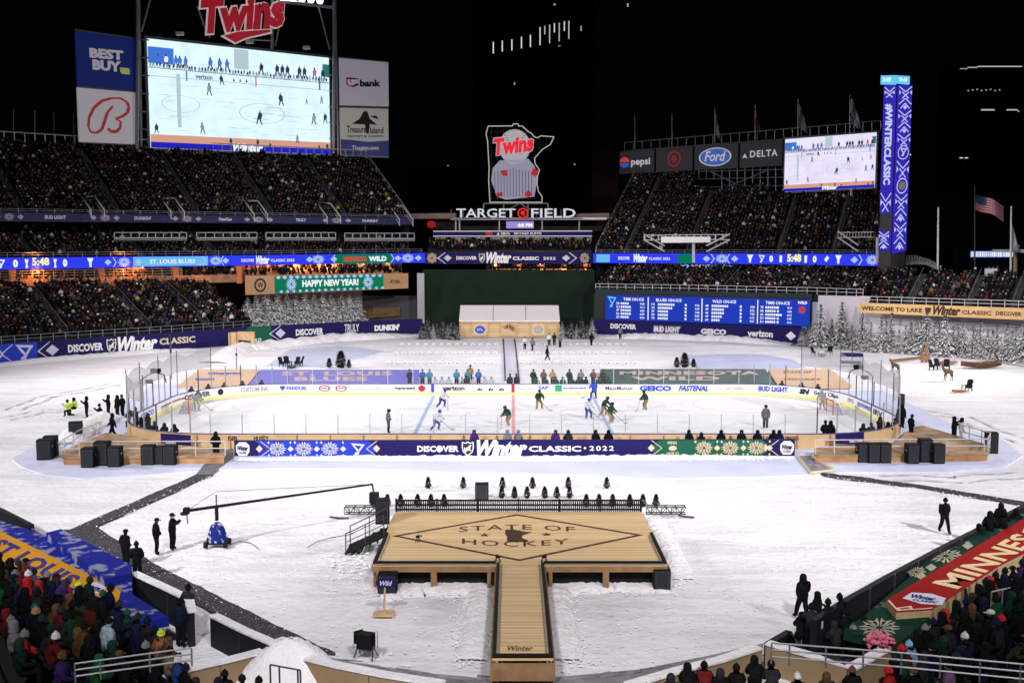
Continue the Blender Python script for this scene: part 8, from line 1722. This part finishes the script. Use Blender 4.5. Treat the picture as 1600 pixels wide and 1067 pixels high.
# ================================================================ the far crowd: more than could be counted, one object
def far_crowd():
    rnd = random.Random(11); b = MB()
    prof = [(-.23, -.13, .42), (.23, -.13, .42), (.23, .13, .42), (-.23, .13, .42), (-.25, -.1, .86), (.25, -.1, .86), (.25, .13, .86), (-.25, .13, .86), (-.1, -.05, .98), (.1, -.05, .98), (.1, .08, .98), (-.1, .08, .98)]
    pf = [(0, 1, 5, 4), (1, 2, 6, 5), (2, 3, 7, 6), (3, 0, 4, 7), (4, 5, 9, 8), (5, 6, 10, 9), (6, 7, 11, 10), (7, 4, 8, 11)]
    n0 = 12; hv = []
    for z, r in ((.97, .05), (1.03, .105), (1.13, .125), (1.22, .09)):
        for i in range(6): t = 2*pi*i/6+pi/6; hv.append((r*cos(t), r*sin(t)-.01, z))
    hf = [(n0+k*6+i, n0+k*6+(i+1) % 6, n0+(k+1)*6+(i+1) % 6, n0+(k+1)*6+i) for k in range(3) for i in range(6)]+[tuple(n0+18+i for i in range(6))]
    n1 = n0+24; lv = [(-.2, -.5, .38), (.2, -.5, .38), (.2, -.1, .38), (-.2, -.1, .38), (-.2, -.5, .56), (.2, -.5, .56), (.2, -.1, .56), (-.2, -.1, .56), (-.18, -.5, .0), (.18, -.5, .0), (.18, -.38, .38), (-.18, -.38, .38)]
    lf = [(n1+4, n1+5, n1+6, n1+7), (n1, n1+1, n1+5, n1+4), (n1+1, n1+2, n1+6, n1+5), (n1+3, n1, n1+4, n1+7), (n1+8, n1+9, n1+1, n1)]
    T = np.array(prof+hv+lv, dtype=np.float32); F = pf+hf+lf; nv = len(T)
    sizes = np.array([len(f) for f in F]); flat = np.concatenate([np.array(f) for f in F])
    C = np.array([(x, y, z) for x, y, z, a in CROWD], dtype=np.float32); A = np.array([a for *_, a in CROWD]); N = len(C)
    # facing: local -y looks to the field
    ang = A+pi/2
    ca, sa = np.cos(ang), np.sin(ang); S = np.array([rnd.uniform(.86, 1.18) for _ in range(N)])
    V = np.empty((N, nv, 3), dtype=np.float32)
    V[:, :, 0] = (T[None, :, 0]*ca[:, None]-T[None, :, 1]*sa[:, None])*S[:, None]+C[:, None, 0]
    V[:, :, 1] = (T[None, :, 0]*sa[:, None]+T[None, :, 1]*ca[:, None])*S[:, None]+C[:, None, 1]
    V[:, :, 2] = T[None, :, 2]*S[:, None]+C[:, None, 2]
    stand_ = np.array([rnd.random() < .2 for _ in range(N)]); V[stand_, :, 2] += .35
    pal = [((.006, .006, .007), 50), ((.014, .014, .016), 18), ((.006, .008, .022), 10), ((.01, .02, .06), 3), ((.005, .022, .012), 8), ((.11, .012, .012), 2.5), ((.04, .01, .01), 4), ((.035, .02, .01), 4), ((.06, .055, .052), 9), ((.14, .13, .125), 3), ((.5, .5, .5), 3), ((.2, .1, .02), .7), ((.25, .35, .03), .3), ((.02, .01, .045), 1)]
    cs = [p[0] for p in pal]; ws = [p[1] for p in pal]
    col = np.ones((N, nv, 4), dtype=np.float32)
    jk = np.array(rnd.choices(cs, ws, k=N)); ht = np.array(rnd.choices(cs+[(.75, .75, .75), (.22, .22, .22), (.22, .012, .012)], ws+[4, 6, 3], k=N)); lg = np.array(rnd.choices(cs[:3], ws[:3], k=N))
    sk = np.array(rnd.choices([(.34, .2, .15), (.2, .12, .09), (.08, .045, .03)], [8, 3, 2], k=N))
    col[:, :12, :3] = jk[:, None, :]; col[:, 12:36, :3] = ht[:, None, :]; col[:, 36:, :3] = lg[:, None, :]
    for k in (0, 1, 2):            # the face side of the head
        for i in range(6):
            t = 2*pi*i/6+pi/6
            if sin(t) < -.3 and (k < 2 or False): col[:, 12+k*6+i, :3] = sk
    me = bpy.data.meshes.new('crowd'); V = V.reshape(-1, 3)
    me.vertices.add(N*nv); me.vertices.foreach_set('co', V.ravel())
    L_ = (flat[None, :]+(np.arange(N)*nv)[:, None]).ravel(); me.loops.add(len(L_)); me.loops.foreach_set('vertex_index', L_)
    sz = np.tile(sizes, N); st_ = np.concatenate([[0], np.cumsum(sz)[:-1]]); me.polygons.add(len(sz)); me.polygons.foreach_set('loop_start', st_); me.polygons.foreach_set('loop_total', sz)
    at = me.color_attributes.new('cloth_colour', 'FLOAT_COLOR', 'POINT'); at.data.foreach_set('color', col.reshape(-1))
    me.update(); me.validate(); me.materials.append(attr_mat('crowd_clothes'))
    o = link('crowd', me); tag(o, 'dense crowd in dark winter coats filling the far stands', 'crowd', kind='stuff'); print('CROWD', N)
far_crowd()
print('PEOPLE', NPEOPLE)
